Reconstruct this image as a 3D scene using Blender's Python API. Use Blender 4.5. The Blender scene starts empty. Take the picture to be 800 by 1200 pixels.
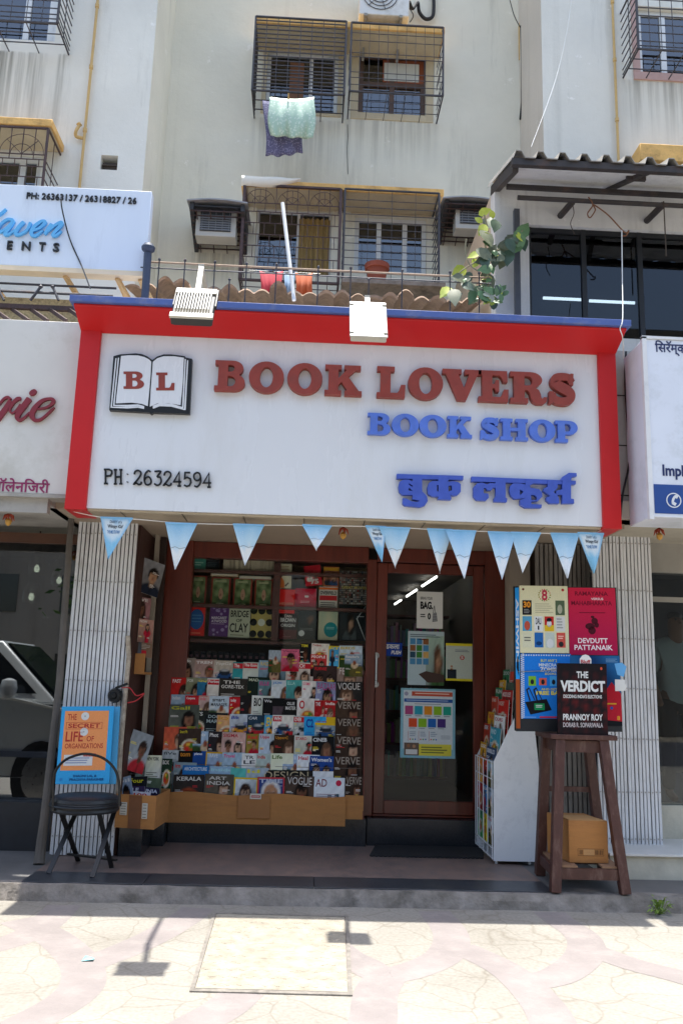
import bpy, math, random
from mathutils import Vector, Matrix
from mathutils.geometry import tessellate_polygon
random.seed(7)
sc = bpy.context.scene
COL = sc.collection
R = math.radians

# ---------------------------------------------------------------- camera, sky, sun, exposure
FPX = 1000.0
yaw, pit, rol = R(2.2), R(11.3), R(1.66)
CAM = Vector((0, 0, 1.55))
fw = Vector((math.sin(yaw)*math.cos(pit), math.cos(yaw)*math.cos(pit), math.sin(pit)))
r0 = Vector((math.cos(yaw), -math.sin(yaw), 0))
u0 = r0.cross(fw)
rt = r0*math.cos(rol) + u0*math.sin(rol)
up = -r0*math.sin(rol) + u0*math.cos(rol)
cd = bpy.data.cameras.new('camera'); cam = bpy.data.objects.new('camera', cd); COL.objects.link(cam)
cd.sensor_fit = 'VERTICAL'; cd.sensor_height = 36; cd.lens = 36*FPX/1200; cd.clip_end = 500; cd.clip_start = 0.05
m = Matrix((rt, up, -fw)).transposed().to_4x4(); m.translation = CAM
cam.matrix_world = m; sc.camera = cam

SUN_EL, SUN_AZ = R(88.6), R(20)          # almost overhead, a touch behind the facade
w = bpy.data.worlds.new('World'); sc.world = w; w.use_nodes = True
nt = w.node_tree; bg = nt.nodes['Background']
sky = nt.nodes.new('ShaderNodeTexSky'); sky.sky_type = 'NISHITA'; sky.sun_disc = False
sky.sun_elevation = SUN_EL; sky.sun_rotation = SUN_AZ; sky.air_density = 1.2; sky.dust_density = 2.5; sky.ozone_density = 1.0
nt.links.new(sky.outputs[0], bg.inputs[0]); bg.inputs[1].default_value = 0.15
sl = bpy.data.lights.new('sun', 'SUN'); so = bpy.data.objects.new('sun', sl); COL.objects.link(so)
sl.energy = 3.6; sl.angle = R(0.5); sl.color = (1.0, 0.97, 0.91)
sd = Vector((math.sin(SUN_AZ)*math.cos(SUN_EL), math.cos(SUN_AZ)*math.cos(SUN_EL), math.sin(SUN_EL)))
so.rotation_euler = sd.to_track_quat('Z', 'Y').to_euler(); so.location = (0, 0, 30)
sc.view_settings.view_transform = 'Standard'; sc.view_settings.look = 'None'
sc.view_settings.exposure = 1.2; sc.view_settings.gamma = 1.0; sc.view_settings.use_curve_mapping = False
sc.cycles.max_bounces = 8; sc.cycles.diffuse_bounces = 5; sc.cycles.transparent_max_bounces = 12
sc.cycles.use_denoising = True

# ---------------------------------------------------------------- measuring: pixel of the photograph -> point on a real plane
def ray(px, py): return fw + rt*((px-400)/FPX) - up*((py-600)/FPX)
def at(px, py, Y): d = ray(px, py); return CAM + d*(Y/d.y)
def atz(px, py, Z): d = ray(px, py); return CAM + d*((Z-CAM.z)/d.z)
def atx(px, py, X): d = ray(px, py); return CAM + d*(X/d.x)

# ---------------------------------------------------------------- materials
def lin(c): return c/12.92 if c <= .04045 else ((c+.055)/1.055)**2.4
def C(h, k=1.0):
    h = h.lstrip('#'); return tuple(lin(int(h[i:i+2], 16)/255)*k for i in (0, 2, 4))
MATS = {}
def mat(name, col, rough=.6, var=.12, scale=6, bump=.0, bscale=40, metal=0, spec=.5, coat=0, col2=None, stretch=None, dirt=None, dscale=1.2):
    if name in MATS: return MATS[name]
    M = bpy.data.materials.new(name); M.use_nodes = True; MATS[name] = M
    t = M.node_tree; N = t.nodes; L = t.links; b = N['Principled BSDF']
    b.inputs['Roughness'].default_value = rough; b.inputs['Metallic'].default_value = metal
    b.inputs['Specular IOR Level'].default_value = spec; b.inputs['Coat Weight'].default_value = coat
    tc = N.new('ShaderNodeTexCoord'); src = tc.outputs['Object']
    if stretch:
        mp = N.new('ShaderNodeMapping'); mp.inputs['Scale'].default_value = stretch; L.new(src, mp.inputs[0]); src2 = mp.outputs[0]
    else: src2 = src
    n = N.new('ShaderNodeTexNoise'); n.inputs['Scale'].default_value = scale; n.inputs['Detail'].default_value = 6; n.inputs['Roughness'].default_value = .62
    L.new(src2, n.inputs[0])
    rp = N.new('ShaderNodeValToRGB'); L.new(n.outputs[0], rp.inputs[0])
    c2 = col2 if col2 else tuple(min(1, c*(1+var)) for c in col); c1 = tuple(c*(1-var) for c in col)
    rp.color_ramp.elements[0].position = .3; rp.color_ramp.elements[1].position = .7
    rp.color_ramp.elements[0].color = (*(c1 if not col2 else col), 1); rp.color_ramp.elements[1].color = (*c2, 1)
    out = rp.outputs[0]
    if dirt:
        n2 = N.new('ShaderNodeTexNoise'); n2.inputs['Scale'].default_value = dscale; n2.inputs['Detail'].default_value = 8; n2.inputs['Roughness'].default_value = .7
        L.new(src2, n2.inputs[0]); r2 = N.new('ShaderNodeValToRGB'); L.new(n2.outputs[0], r2.inputs[0])
        r2.color_ramp.elements[0].position = .52; r2.color_ramp.elements[1].position = .75
        r2.color_ramp.elements[0].color = (0, 0, 0, 1); r2.color_ramp.elements[1].color = (.8, .8, .8, 1)
        mx = N.new('ShaderNodeMix'); mx.data_type = 'RGBA'; L.new(r2.outputs[0], mx.inputs[0]); L.new(out, mx.inputs[6]); mx.inputs[7].default_value = (*dirt, 1)
        out = mx.outputs[2]
    L.new(out, b.inputs['Base Color'])
    rr = N.new('ShaderNodeMapRange'); L.new(n.outputs[0], rr.inputs[0]); rr.inputs[3].default_value = max(.02, rough-.1); rr.inputs[4].default_value = min(1, rough+.1); L.new(rr.outputs[0], b.inputs['Roughness'])
    if bump:
        nb = N.new('ShaderNodeTexNoise'); nb.inputs['Scale'].default_value = bscale; nb.inputs['Detail'].default_value = 5; L.new(src, nb.inputs[0])
        bp = N.new('ShaderNodeBump'); bp.inputs['Strength'].default_value = bump; bp.inputs['Distance'].default_value = .02; L.new(nb.outputs[0], bp.inputs['Height']); L.new(bp.outputs[0], b.inputs['Normal'])
    return M
def glass(name, tint, ior=1.5, rough=0.0, see=1.0):
    if name in MATS: return MATS[name]
    M = bpy.data.materials.new(name); M.use_nodes = True; MATS[name] = M
    t = M.node_tree; N = t.nodes; L = t.links; N.remove(N['Principled BSDF'])
    tr = N.new('ShaderNodeBsdfTransparent'); tr.inputs[0].default_value = (*tint, 1)
    gl = N.new('ShaderNodeBsdfGlossy'); gl.inputs['Roughness'].default_value = rough; gl.inputs[0].default_value = (.95, .97, 1, 1)
    fr = N.new('ShaderNodeFresnel'); fr.inputs[0].default_value = ior
    nz = N.new('ShaderNodeTexNoise'); nz.inputs['Scale'].default_value = .9; nz.inputs['Detail'].default_value = 1
    bp = N.new('ShaderNodeBump'); bp.inputs['Strength'].default_value = .02; bp.inputs['Distance'].default_value = .05; L.new(nz.outputs[0], bp.inputs['Height']); L.new(bp.outputs[0], gl.inputs['Normal'])
    mx = N.new('ShaderNodeMixShader'); L.new(fr.outputs[0], mx.inputs[0]); L.new(tr.outputs[0], mx.inputs[1]); L.new(gl.outputs[0], mx.inputs[2])
    L.new(mx.outputs[0], N['Material Output'].inputs[0]); return M
def emit(name, col, s):
    M = bpy.data.materials.new(name); M.use_nodes = True; t = M.node_tree
    e = t.nodes.new('ShaderNodeEmission'); e.inputs[0].default_value = (*col, 1); e.inputs[1].default_value = s
    t.links.new(e.outputs[0], t.nodes['Material Output'].inputs[0]); return M
def printed(name, rough=.5, spec=.12):
    M = bpy.data.materials.new(name); M.use_nodes = True; t = M.node_tree; N = t.nodes; L = t.links; b = N['Principled BSDF']
    a = N.new('ShaderNodeAttribute'); a.attribute_name = 'Col'
    n = N.new('ShaderNodeTexNoise'); n.inputs['Scale'].default_value = 55; n.inputs['Detail'].default_value = 3
    mr = N.new('ShaderNodeMapRange'); L.new(n.outputs[0], mr.inputs[0]); mr.inputs[3].default_value = .82; mr.inputs[4].default_value = 1.12
    mx = N.new('ShaderNodeMix'); mx.data_type = 'RGBA'; mx.blend_type = 'MULTIPLY'; mx.inputs[0].default_value = 1
    L.new(a.outputs['Color'], mx.inputs[6]); L.new(mr.outputs[0], mx.inputs[7]); L.new(mx.outputs[2], b.inputs['Base Color'])
    b.inputs['Roughness'].default_value = rough; b.inputs['Specular IOR Level'].default_value = spec
    nb = N.new('ShaderNodeTexNoise'); nb.inputs['Scale'].default_value = 7
    bp = N.new('ShaderNodeBump'); bp.inputs['Strength'].default_value = .12; bp.inputs['Distance'].default_value = .02; L.new(nb.outputs[0], bp.inputs['Height']); L.new(bp.outputs[0], b.inputs['Normal'])
    return M

# ---------------------------------------------------------------- mesh builder
ORG = {}
class MB:
    def __init__(s): s.v = []; s.f = []; s.mi = []; s.c = []
    def face(s, pts, m=0, col=None):
        n = len(s.v); s.v += [tuple(p) for p in pts]; s.f.append(tuple(range(n, n+len(pts)))); s.mi.append(m); s.c.append(col)
    def add(s, vs, fs, m=0, col=None):
        n = len(s.v); s.v += [tuple(p) for p in vs]
        for f in fs: s.f.append(tuple(n+i for i in f)); s.mi.append(m); s.c.append(col)
    def hexa(s, p, m=0, col=None):      # p: 4 bottom ccw + 4 top ccw
        s.add(p, [(0,3,2,1),(4,5,6,7),(0,1,5,4),(1,2,6,5),(2,3,7,6),(3,0,4,7)], m, col)
    def box(s, x0, y0, z0, x1, y1, z1, m=0, col=None):
        s.hexa([(x0,y0,z0),(x1,y0,z0),(x1,y1,z0),(x0,y1,z0),(x0,y0,z1),(x1,y0,z1),(x1,y1,z1),(x0,y1,z1)], m, col)
    def obox(s, c, size, rot, m=0, col=None):
        c = Vector(c); h = [x/2 for x in size]; P = []
        for z in (-1, 1):
            for x, y in ((-1,-1),(1,-1),(1,1),(-1,1)): P.append(c + rot @ Vector((x*h[0], y*h[1], z*h[2])))
        s.hexa(P, m, col)
    def bar(s, p, q, a, b=None, m=0, upv=(0,0,1), col=None):
        p = Vector(p); q = Vector(q); d = (q-p).normalized(); u = Vector(upv)
        if abs(d.dot(u)) > .97: u = Vector((0, 1, 0))
        x = d.cross(u).normalized(); y = x.cross(d); b = a if b is None else b
        P = []
        for e in (p, q):
            for i, j in ((-1,-1),(1,-1),(1,1),(-1,1)): P.append(e + x*(i*a/2) + y*(j*b/2))
        s.hexa(P, m, col)
    def tube(s, pts, r, n=8, m=0, closed=False, caps=True):
        pts = [Vector(p) for p in pts]; k = len(pts); rs = r if isinstance(r, (list, tuple)) else [r]*k
        V = []; prev = None
        for i, p in enumerate(pts):
            a = pts[i-1] if (i > 0 or closed) else p; b = pts[(i+1) % k] if (i < k-1 or closed) else p
            d = (b-a).normalized()
            if prev is None:
                u = Vector((0, 0, 1)) if abs(d.z) < .9 else Vector((0, 1, 0)); x = d.cross(u).normalized()
            else:
                x = (prev - d*prev.dot(d)).normalized()
            prev = x; y = d.cross(x)
            for j in range(n):
                t = 2*math.pi*j/n; V.append(p + x*(rs[i]*math.cos(t)) + y*(rs[i]*math.sin(t)))
        F = []
        for i in range(k if closed else k-1):
            for j in range(n):
                a = i*n+j; b = i*n+(j+1) % n; c = ((i+1) % k)*n+(j+1) % n; d = ((i+1) % k)*n+j; F.append((a, b, c, d))
        if caps and not closed: F += [tuple(reversed(range(n))), tuple(range((k-1)*n, k*n))]
        s.add(V, F, m)
    def lathe(s, cx, cy, prof, n=20, m=0):
        V = []; F = []
        for r_, z in prof:
            for j in range(n): t = 2*math.pi*j/n; V.append((cx+r_*math.cos(t), cy+r_*math.sin(t), z))
        for i in range(len(prof)-1):
            for j in range(n): F.append((i*n+j, i*n+(j+1) % n, (i+1)*n+(j+1) % n, (i+1)*n+j))
        F += [tuple(reversed(range(n))), tuple(range((len(prof)-1)*n, len(prof)*n))]
        s.add(V, F, m)
    def prism(s, loops, fn, d, m=0, back=False):
        # loops: outline + holes, 2-D; fn(a, b, depth) -> 3-D; extruded by d
        tr = tessellate_polygon([[Vector((x, y, 0)) for x, y in l] for l in loops]); flat = [p for l in loops for p in l]
        n = len(s.v); s.v += [tuple(fn(x, y, 0)) for x, y in flat]; k = len(flat); s.v += [tuple(fn(x, y, d)) for x, y in flat]
        for t in tr:
            s.f.append(tuple(n+i for i in t)); s.mi.append(m); s.c.append(None)
            if back: s.f.append(tuple(n+k+i for i in reversed(t))); s.mi.append(m); s.c.append(None)
        o = 0
        for l in loops:
            for i in range(len(l)):
                a = n+o+i; b = n+o+(i+1) % len(l); s.f.append((a, b, b+k, a+k)); s.mi.append(m); s.c.append(None)
            o += len(l)
    def build(s, name, mats, parent=None, label=None, cat=None, group=None, kind=None, bevel=0, sharp=35):
        xs, ys, zs = zip(*s.v)
        o = Vector(((min(xs)+max(xs))/2, (min(ys)+max(ys))/2, min(zs)))
        me = bpy.data.meshes.new(name); me.from_pydata([(x-o.x, y-o.y, z-o.z) for x, y, z in s.v], [], s.f)
        for mm in (mats if isinstance(mats, (list, tuple)) else [mats]): me.materials.append(mm)
        me.polygons.foreach_set('material_index', s.mi)
        me.polygons.foreach_set('use_smooth', [True]*len(s.f)); me.set_sharp_from_angle(angle=R(sharp))
        if any(c is not None for c in s.c):
            ca = me.color_attributes.new('Col', 'FLOAT_COLOR', 'CORNER'); dat = []
            for f, c in zip(s.f, s.c):
                if c is None: dat += [.75, .74, .7, 1]*len(f)
                elif isinstance(c[0], (tuple, list)):
                    for q in c: dat += [q[0], q[1], q[2], 1]
                else: dat += [c[0], c[1], c[2], 1]*len(f)
            ca.data.foreach_set('color', dat)
        ob = bpy.data.objects.new(name, me); COL.objects.link(ob); ORG[ob] = o
        if parent is not None: ob.parent = parent; ob.location = o - ORG[parent]
        else: ob.location = o
        if bevel:
            bm = ob.modifiers.new('bevel', 'BEVEL'); bm.width = bevel; bm.segments = 2; bm.limit_method = 'ANGLE'; bm.angle_limit = R(40)
        tag(ob, label, cat, group, kind); return ob
def tag(o, label=None, cat=None, group=None, kind=None):
    if label: o['label'] = label
    if cat: o['category'] = cat
    if group: o['group'] = group
    if kind: o['kind'] = kind
    return o
def thing(name, loc, label, cat, group=None):
    o = bpy.data.objects.new(name, None); COL.objects.link(o); o.location = loc; o.empty_display_size = .1; ORG[o] = Vector(loc)
    return tag(o, label, cat, group)
def dup(root, loc, label=None, rotz=None):
    c = root.copy(); COL.objects.link(c); c.location = loc
    if label: c['label'] = label
    if rotz is not None: c.rotation_euler.z = rotz
    for ch in list(root.children):
        d = ch.copy(); COL.objects.link(d); d.parent = c
        for g in list(ch.children):
            e = g.copy(); COL.objects.link(e); e.parent = d
    return c
def smoothpath(pts, n=6, closed=False):
    P = [Vector(p) for p in pts]; out = []; k = len(P)
    for i in range(k if closed else k-1):
        if closed: a, b, c, d = P[i-1], P[i], P[(i+1) % k], P[(i+2) % k]
        else: a, b, c, d = P[max(0, i-1)], P[i], P[i+1], P[min(k-1, i+2)]
        for j in range(n):
            t = j/n; out.append(.5*((2*b) + (c-a)*t + (2*a-5*b+4*c-d)*t*t + (3*b-a-3*c+d)*t**3))
    if not closed: out.append(P[-1])
    return out

# ---------------------------------------------------------------- lettering
TXT = {}
def text2d(s, bold=.0, shear=0, space=1.0):
    k = (s, bold, shear, space)
    if k in TXT: return TXT[k]
    c = bpy.data.curves.new('lettering', 'FONT'); c.body = s; c.size = 1; c.offset = bold; c.shear = shear; c.resolution_u = 3; c.space_character = space
    o = bpy.data.objects.new('lettering', c); me = bpy.data.meshes.new_from_object(o)
    V = [(v.co.x, v.co.y) for v in me.vertices]; F = [tuple(p.vertices) for p in me.polygons]
    bpy.data.objects.remove(o); bpy.data.curves.remove(c); bpy.data.meshes.remove(me)
    if not V: V = [(0, 0), (1, 0), (1, 1)]; F = []
    x0 = min(v[0] for v in V); x1 = max(v[0] for v in V); y0 = min(v[1] for v in V); y1 = max(v[1] for v in V)
    TXT[k] = ([((x-x0)/(x1-x0), (y-y0)/(y1-y0)) for x, y in V], F, (x1-x0)/(y1-y0)); return TXT[k]
def text3d(mb, s, fn, w, h, d, bold=0, shear=0, space=1.0, m=0):
    # extruded letters w x h, fn(a, b, depth)
    V, F, _ = text2d(s, bold, shear, space); cnt = {}
    for f in F:
        for i in range(len(f)):
            a, b = f[i], f[(i+1) % len(f)]; cnt.setdefault((min(a, b), max(a, b)), []).append((a, b))
    n = len(mb.v); k = len(V); mb.v += [tuple(fn(x*w, y*h, 0)) for x, y in V]; mb.v += [tuple(fn(x*w, y*h, d)) for x, y in V]
    for f in F: mb.f.append(tuple(n+i for i in f)); mb.mi.append(m); mb.c.append(None)
    for e, l in cnt.items():
        if len(l) == 1: a, b = l[0]; mb.f.append((n+b, n+a, n+a+k, n+b+k)); mb.mi.append(m); mb.c.append(None)
def stroke(mb, pts, wd, fn, d, m=0, nib=None, dz=0.0):
    # a stroke along 2-D points as a raised ribbon; wd width or list; nib = fixed pen angle
    P = [Vector((p[0], p[1])) for p in pts]; k = len(P); ws = wd if isinstance(wd, (list, tuple)) else [wd]*k; Lf = []; Rt = []
    for i, p in enumerate(P):
        t0 = (P[i]-P[i-1]).normalized() if i else (P[1]-P[0]).normalized(); t1 = (P[i+1]-P[i]).normalized() if i < k-1 else t0
        t = (t0+t1); t = t.normalized() if t.length > 1e-6 else t1
        nrm = Vector((-t.y, t.x)); q = max(.6, abs(t.dot(t1)))
        if nib is not None: nv = Vector((math.cos(nib), math.sin(nib)))*ws[i]/2 + nrm*(ws[i]*.13)*(1 if nrm.dot(Vector((math.cos(nib), math.sin(nib)))) >= 0 else -1)
        else: nv = nrm*(ws[i]/2/q)
        if nib is not None and nv.dot(nrm) < 0: nv = -nv
        Lf.append(p+nv); Rt.append(p-nv)
    n = len(mb.v); V = []
    for i in range(k): V += [fn(Lf[i].x, Lf[i].y, -dz*i), fn(Rt[i].x, Rt[i].y, -dz*i), fn(Lf[i].x, Lf[i].y, d), fn(Rt[i].x, Rt[i].y, d)]
    F = []
    for i in range(k-1):
        a = 4*i; b = 4*i+4; F += [(a, a+1, b+1, b), (a, b, b+2, a+2), (a+1, a+3, b+3, b+1)]
    F += [(0, 2, 3, 1), (4*k-4, 4*k-3, 4*k-1, 4*k-2)]
    mb.add(V, F, m)

# ---------------------------------------------------------------- printing (posters, covers): flat coloured shapes in metres on a sheet
class Pr:
    def __init__(s, W, H): s.W = W; s.H = H; s.q = []; s.l = 1
    def up(s): s.l += 1
    def poly(s, pts, c, l=None): s.q.append((pts, s.l if l is None else l, c))
    def rect(s, a, b, c_, d, c): s.poly([(a*s.W, b*s.H), (c_*s.W, b*s.H), (c_*s.W, d*s.H), (a*s.W, d*s.H)], c)
    def ell(s, x, y, rx, ry, c, n=14): s.poly([(x*s.W+rx*s.W*math.cos(2*math.pi*i/n), y*s.H+ry*s.H*math.sin(2*math.pi*i/n)) for i in range(n)], c)
    def circ(s, x, y, r_, c, n=16): s.ell(x, y, r_/s.W, r_/s.H, c, n)
    def text(s, t, a, b, c_, d, c, bold=.02, shear=0, keep=False):
        V, F, asp = text2d(t, bold, shear); x0, y0 = a*s.W, b*s.H; w_, h_ = (c_-a)*s.W, (d-b)*s.H
        if keep:
            if w_/h_ > asp: x0 += (w_-h_*asp)/2; w_ = h_*asp
            else: y0 += (h_-w_/asp)/2; h_ = w_/asp
        for f in F: s.poly([(x0+V[i][0]*w_, y0+V[i][1]*h_) for i in f], c)
    def lines(s, a, b, c_, d, n, c, rnd=.3):
        for i in range(n):
            y = d-(d-b)*(i+.2)/n; y2 = y-(d-b)*.45/n; e = c_-(c_-a)*random.random()*rnd; s.rect(a, y2, e, y, c)
    def photo(s, a, b, c_, d, fn, nx=12, ny=15):
        for i in range(nx):
            for j in range(ny):
                q = [(i, j), (i+1, j), (i+1, j+1), (i, j+1)]
                pts = [((a+(c_-a)*x/nx)*s.W, (b+(d-b)*y/ny)*s.H) for x, y in q]
                s.poly(pts, [fn(x/nx, y/ny) for x, y in q])
    def emit(s, mb, O, U, V, N, eps=.0005, m=0):
        O, U, V, N = Vector(O), Vector(U), Vector(V), Vector(N)
        flip = U.cross(V).dot(N) < 0
        for pts, l, c in s.q:
            P = [O + U*x + V*y + N*(eps*l) for x, y in pts]
            mb.face(P, m, c)
def mixc(a, b, t): return tuple(x+(y-x)*t for x, y in zip(a, b))
SKIN = [C('#c99a78', .7), C('#a9765a', .7), C('#e0b596', .7), C('#8a5b42', .7)]
def picture(bg, kind, rnd, acc=None):
    # a made-up magazine picture: figure(s) on a two-tone ground
    k0 = rnd.choice((.35, .5, 1.5, 1.8)); bg2 = tuple(min(.8, max(0, x*k0*rnd.uniform(.85, 1.15))) for x in bg); ph = rnd.random()*9; dg = rnd.uniform(-.5, .5)
    E = []; sk = rnd.choice(SKIN); cl = acc or rnd.choice([C('#b0202a'), C('#1a2030'), C('#d8d4cc', .8), C('#1d6470'), C('#141212'), C('#c07a30'), C('#a8122a'), C('#d8c8b0', .8)]); hair = rnd.choice([C('#120c0a'), C('#120c0a'), C('#2c1a12'), C('#5a4030')])
    lip = C('#9a3038')
    def man(cx, cy, k, cl=cl, sk=sk, long=None):
        long = rnd.random() < .55 if long is None else long; dk = tuple(x*.55 for x in sk)
        E.append((cx, cy-.70*k, .60*k, .42*k, cl, .1)); E.append((cx, cy-.74*k, .06*k, .3*k, tuple(x*.5 for x in cl), .3))
        if long: E.append((cx, cy-.12*k, .33*k, .44*k, hair, .1))
        E.append((cx, cy-.28*k, .11*k, .18*k, dk, .1)); E.append((cx, cy+.10*k, .27*k, .27*k, hair, .08))
        E.append((cx, cy, .20*k, .26*k, sk, .08)); E.append((cx+.09*k, cy-.02*k, .09*k, .2*k, mixc(sk, dk, .5), .6)); E.append((cx-.02*k, cy+.19*k, .2*k, .08*k, hair, .2))
        for s_ in (-1, 1): E.append((cx+s_*.08*k, cy+.03*k, .042*k, .022*k, C('#1a1210'), .3)); E.append((cx+s_*.08*k, cy+.085*k, .055*k, .014*k, hair, .3))
        E.append((cx+.01*k, cy-.06*k, .02*k, .05*k, dk, .5)); E.append((cx, cy-.135*k, .062*k, .022*k, lip, .3))
    if kind == 'face': man(.5+rnd.uniform(-.12, .12), .52, rnd.uniform(.7, .95))
    elif kind == 'side': man(.66, .54, .72)
    elif kind == 'two': man(.28, .56, .55); man(.70, .52, .55, rnd.choice([C('#b0202a'), C('#d0ccc4', .8), C('#20406a')]), SKIN[2], True)
    elif kind == 'body':
        x = .5+rnd.uniform(-.15, .2); E.append((x-.06, .1, .06, .3, tuple(q*.6 for q in cl), .1)); E.append((x+.06, .1, .06, .3, cl, .1)); man(x, .68, .40)
    elif kind == 'car': E += [(.5, .42, .44, .05, C('#101010'), .3), (.5, .52, .42, .12, acc or rnd.choice([C('#b0202a'), C('#c8ccd0', .8), C('#24487a'), C('#d08a20')]), .06), (.5, .62, .26, .10, C('#202830'), .06), (.5, .685, .2, .03, C('#c8ccd0', .7), .3), (.25, .43, .08, .07, C('#0c0c0c'), .04), (.75, .43, .08, .07, C('#0c0c0c'), .04), (.16, .53, .05, .03, C('#e8e4d0', .8), .1), (.84, .53, .05, .03, C('#e8e4d0', .8), .1)]
    elif kind == 'food': E += [(.5, .42, .38, .26, C('#e0d8c0', .85), .06), (.5, .43, .29, .19, C('#b85a20'), .1), (.6, .48, .12, .08, C('#4c7a2a'), .1), (.4, .38, .1, .07, C('#c8302a'), .1), (.45, .52, .08, .05, C('#e0b040'), .1)]
    elif kind == 'land': E += [(.5, .85, .9, .35, mixc(bg, C('#b8d0e4', .85), .7), .4), (.15, .25, .6, .32, C('#2d4522'), .1), (.85, .18, .6, .30, C('#5e562c'), .1), (.55, .5, .2, .14, C('#c8b090'), .1), (.55, .62, .1, .1, C('#8a4a34'), .1)]
    elif kind == 'dome': E += [(.5, .05, .46, .56, C('#9a4426'), .06), (.5, .05, .38, .47, C('#2a1c16'), .06), (.5, .05, .31, .39, C('#b0582c'), .06), (.5, .05, .22, .29, C('#201410'), .06)]
    elif kind == 'elder': E += [(.5, .02, .5, .32, C('#d8d4cc', .85), .1), (.5, .50, .36, .42, C('#e4e2de', .85), .08), (.5, .50, .26, .30, C('#c08c68', .8), .08), (.5, .22, .26, .2, C('#eceae6', .85), .1), (.40, .52, .06, .02, C('#1a1210'), .3), (.60, .52, .06, .02, C('#1a1210'), .3), (.40, .57, .08, .012, C('#d0ccc8', .8), .3), (.60, .57, .08, .012, C('#d0ccc8', .8), .3), (.51, .42, .03, .08, C('#8a5c42'), .5), (.5, .34, .14, .03, C('#e8e6e2', .85), .2)]
    def fn(u, v):
        c = mixc(bg, bg2, min(1, max(0, (1-v)*.9+dg*u+.12*math.sin(7*u+ph))))
        for ex, ey, rx, ry, ec, sf in E:
            d = math.hypot((u-ex)/rx, (v-ey)/ry); t = min(1, max(0, (1-d)/sf*.5+.5)); c = mixc(c, ec, t)
        k = 1+.14*math.sin(23*u+3*ph)*math.sin(19*v+ph)
        return tuple(max(0, min(.85, x*k)) for x in c)
    return fn
PRINT = printed('printed_paper'); PRINTM = printed('printed_matt', .75, .2)
# ---------------------------------------------------------------- materials in use
def wallmat(name, base, streak, flake, sc_=1.0, stains=()):
    M = bpy.data.materials.new(name); M.use_nodes = True; MATS[name] = M
    t = M.node_tree; N = t.nodes; L = t.links; b = N['Principled BSDF']; b.inputs['Roughness'].default_value = .9; b.inputs['Specular IOR Level'].default_value = .15
    tc = N.new('ShaderNodeNewGeometry'); pos = tc.outputs['Position']
    def noise(scale, det=6, ro=.6, st=None):
        s_ = pos
        if st: mp = N.new('ShaderNodeMapping'); mp.inputs['Scale'].default_value = st; L.new(pos, mp.inputs[0]); s_ = mp.outputs[0]
        n = N.new('ShaderNodeTexNoise'); n.inputs['Scale'].default_value = scale*sc_; n.inputs['Detail'].default_value = det; n.inputs['Roughness'].default_value = ro; L.new(s_, n.inputs[0]); return n.outputs[0]
    def ramp(i, a, b_, ca, cb):
        r = N.new('ShaderNodeValToRGB'); L.new(i, r.inputs[0]); r.color_ramp.elements[0].position = a; r.color_ramp.elements[1].position = b_
        r.color_ramp.elements[0].color = (*ca, 1); r.color_ramp.elements[1].color = (*cb, 1); return r.outputs[0]
    def mix(f, a, b_):
        x = N.new('ShaderNodeMix'); x.data_type = 'RGBA'
        L.new(f, x.inputs[0]); (L.new(a, x.inputs[6]) if not isinstance(a, tuple) else None); 
        if isinstance(b_, tuple): x.inputs[7].default_value = (*b_, 1)
        else: L.new(b_, x.inputs[7])
        return x.outputs[2]
    c = ramp(noise(.55), .3, .7, tuple(x*.88 for x in base), tuple(x*1.08 for x in base))
    c = mix(ramp(noise(1.4, 7, .7, (2.2, 2.2, .22)), .56, .82, (0,)*3, (.7,)*3), c, streak)
    c = mix(ramp(noise(.9, 4, .5, (5, 5, .12)), .58, .8, (0,)*3, (.35,)*3), c, tuple(x*.8 for x in streak))
    c = mix(ramp(noise(3.2, 9, .72), .63, .66, (0,)*3, (.8,)*3), c, flake)
    c = mix(ramp(noise(14, 9, .75), .69, .73, (0,)*3, (.5,)*3), c, tuple(x*.6 for x in streak))
    if stains:
        sx_ = N.new('ShaderNodeSeparateXYZ'); L.new(pos, sx_.inputs[0]); sn = ramp(noise(3.2, 6, .65, (4, 4, .10)), .42, .66, (0,)*3, (1,)*3)
        def mr(i, a, b_): 
            q = N.new('ShaderNodeMapRange'); q.interpolation_type = 'SMOOTHSTEP'; L.new(i, q.inputs[0]); q.inputs[1].default_value = a; q.inputs[2].default_value = b_; return q.outputs[0]
        def mul(a, b_): q = N.new('ShaderNodeMath'); q.operation = 'MULTIPLY'; L.new(a, q.inputs[0]); L.new(b_, q.inputs[1]); return q.outputs[0]
        for x0, x1, zt_, ln, k in stains:
            mk = mul(mul(mr(sx_.outputs[0], x0-.05, x0+.08), mr(sx_.outputs[0], x1+.05, x1-.08)), mul(mr(sx_.outputs[2], zt_-ln, zt_), mr(sx_.outputs[2], zt_+.03, zt_)))
            g_ = N.new('ShaderNodeMath'); g_.operation = 'MULTIPLY'; g_.inputs[1].default_value = k; L.new(mul(mk, sn), g_.inputs[0]); c = mix(g_.outputs[0], c, C('#6e6c62'))
    L.new(c, b.inputs['Base Color'])
    bp = N.new('ShaderNodeBump'); bp.inputs['Strength'].default_value = .35; bp.inputs['Distance'].default_value = .02; L.new(noise(7, 9, .7), bp.inputs['Height']); L.new(bp.outputs[0], b.inputs['Normal'])
    return M
WALL = wallmat('weathered_plaster', C('#e2dfcf'), C('#a6a496'), C('#f0ede2'), stains=[(at(296, 140, 9.3).x, at(404, 140, 9.3).x, at(350, 141, 9.3).z, 1.0, .42), (at(406, 140, 9.3).x, at(512, 140, 9.3).x, at(460, 143, 9.3).z, .8, .38), (at(223, 298, 9.3).x, at(287, 298, 9.3).x, at(253, 298, 9.3).z, .5, .6), (-1.9, 2.4, 14, 4.0, .45)])
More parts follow.
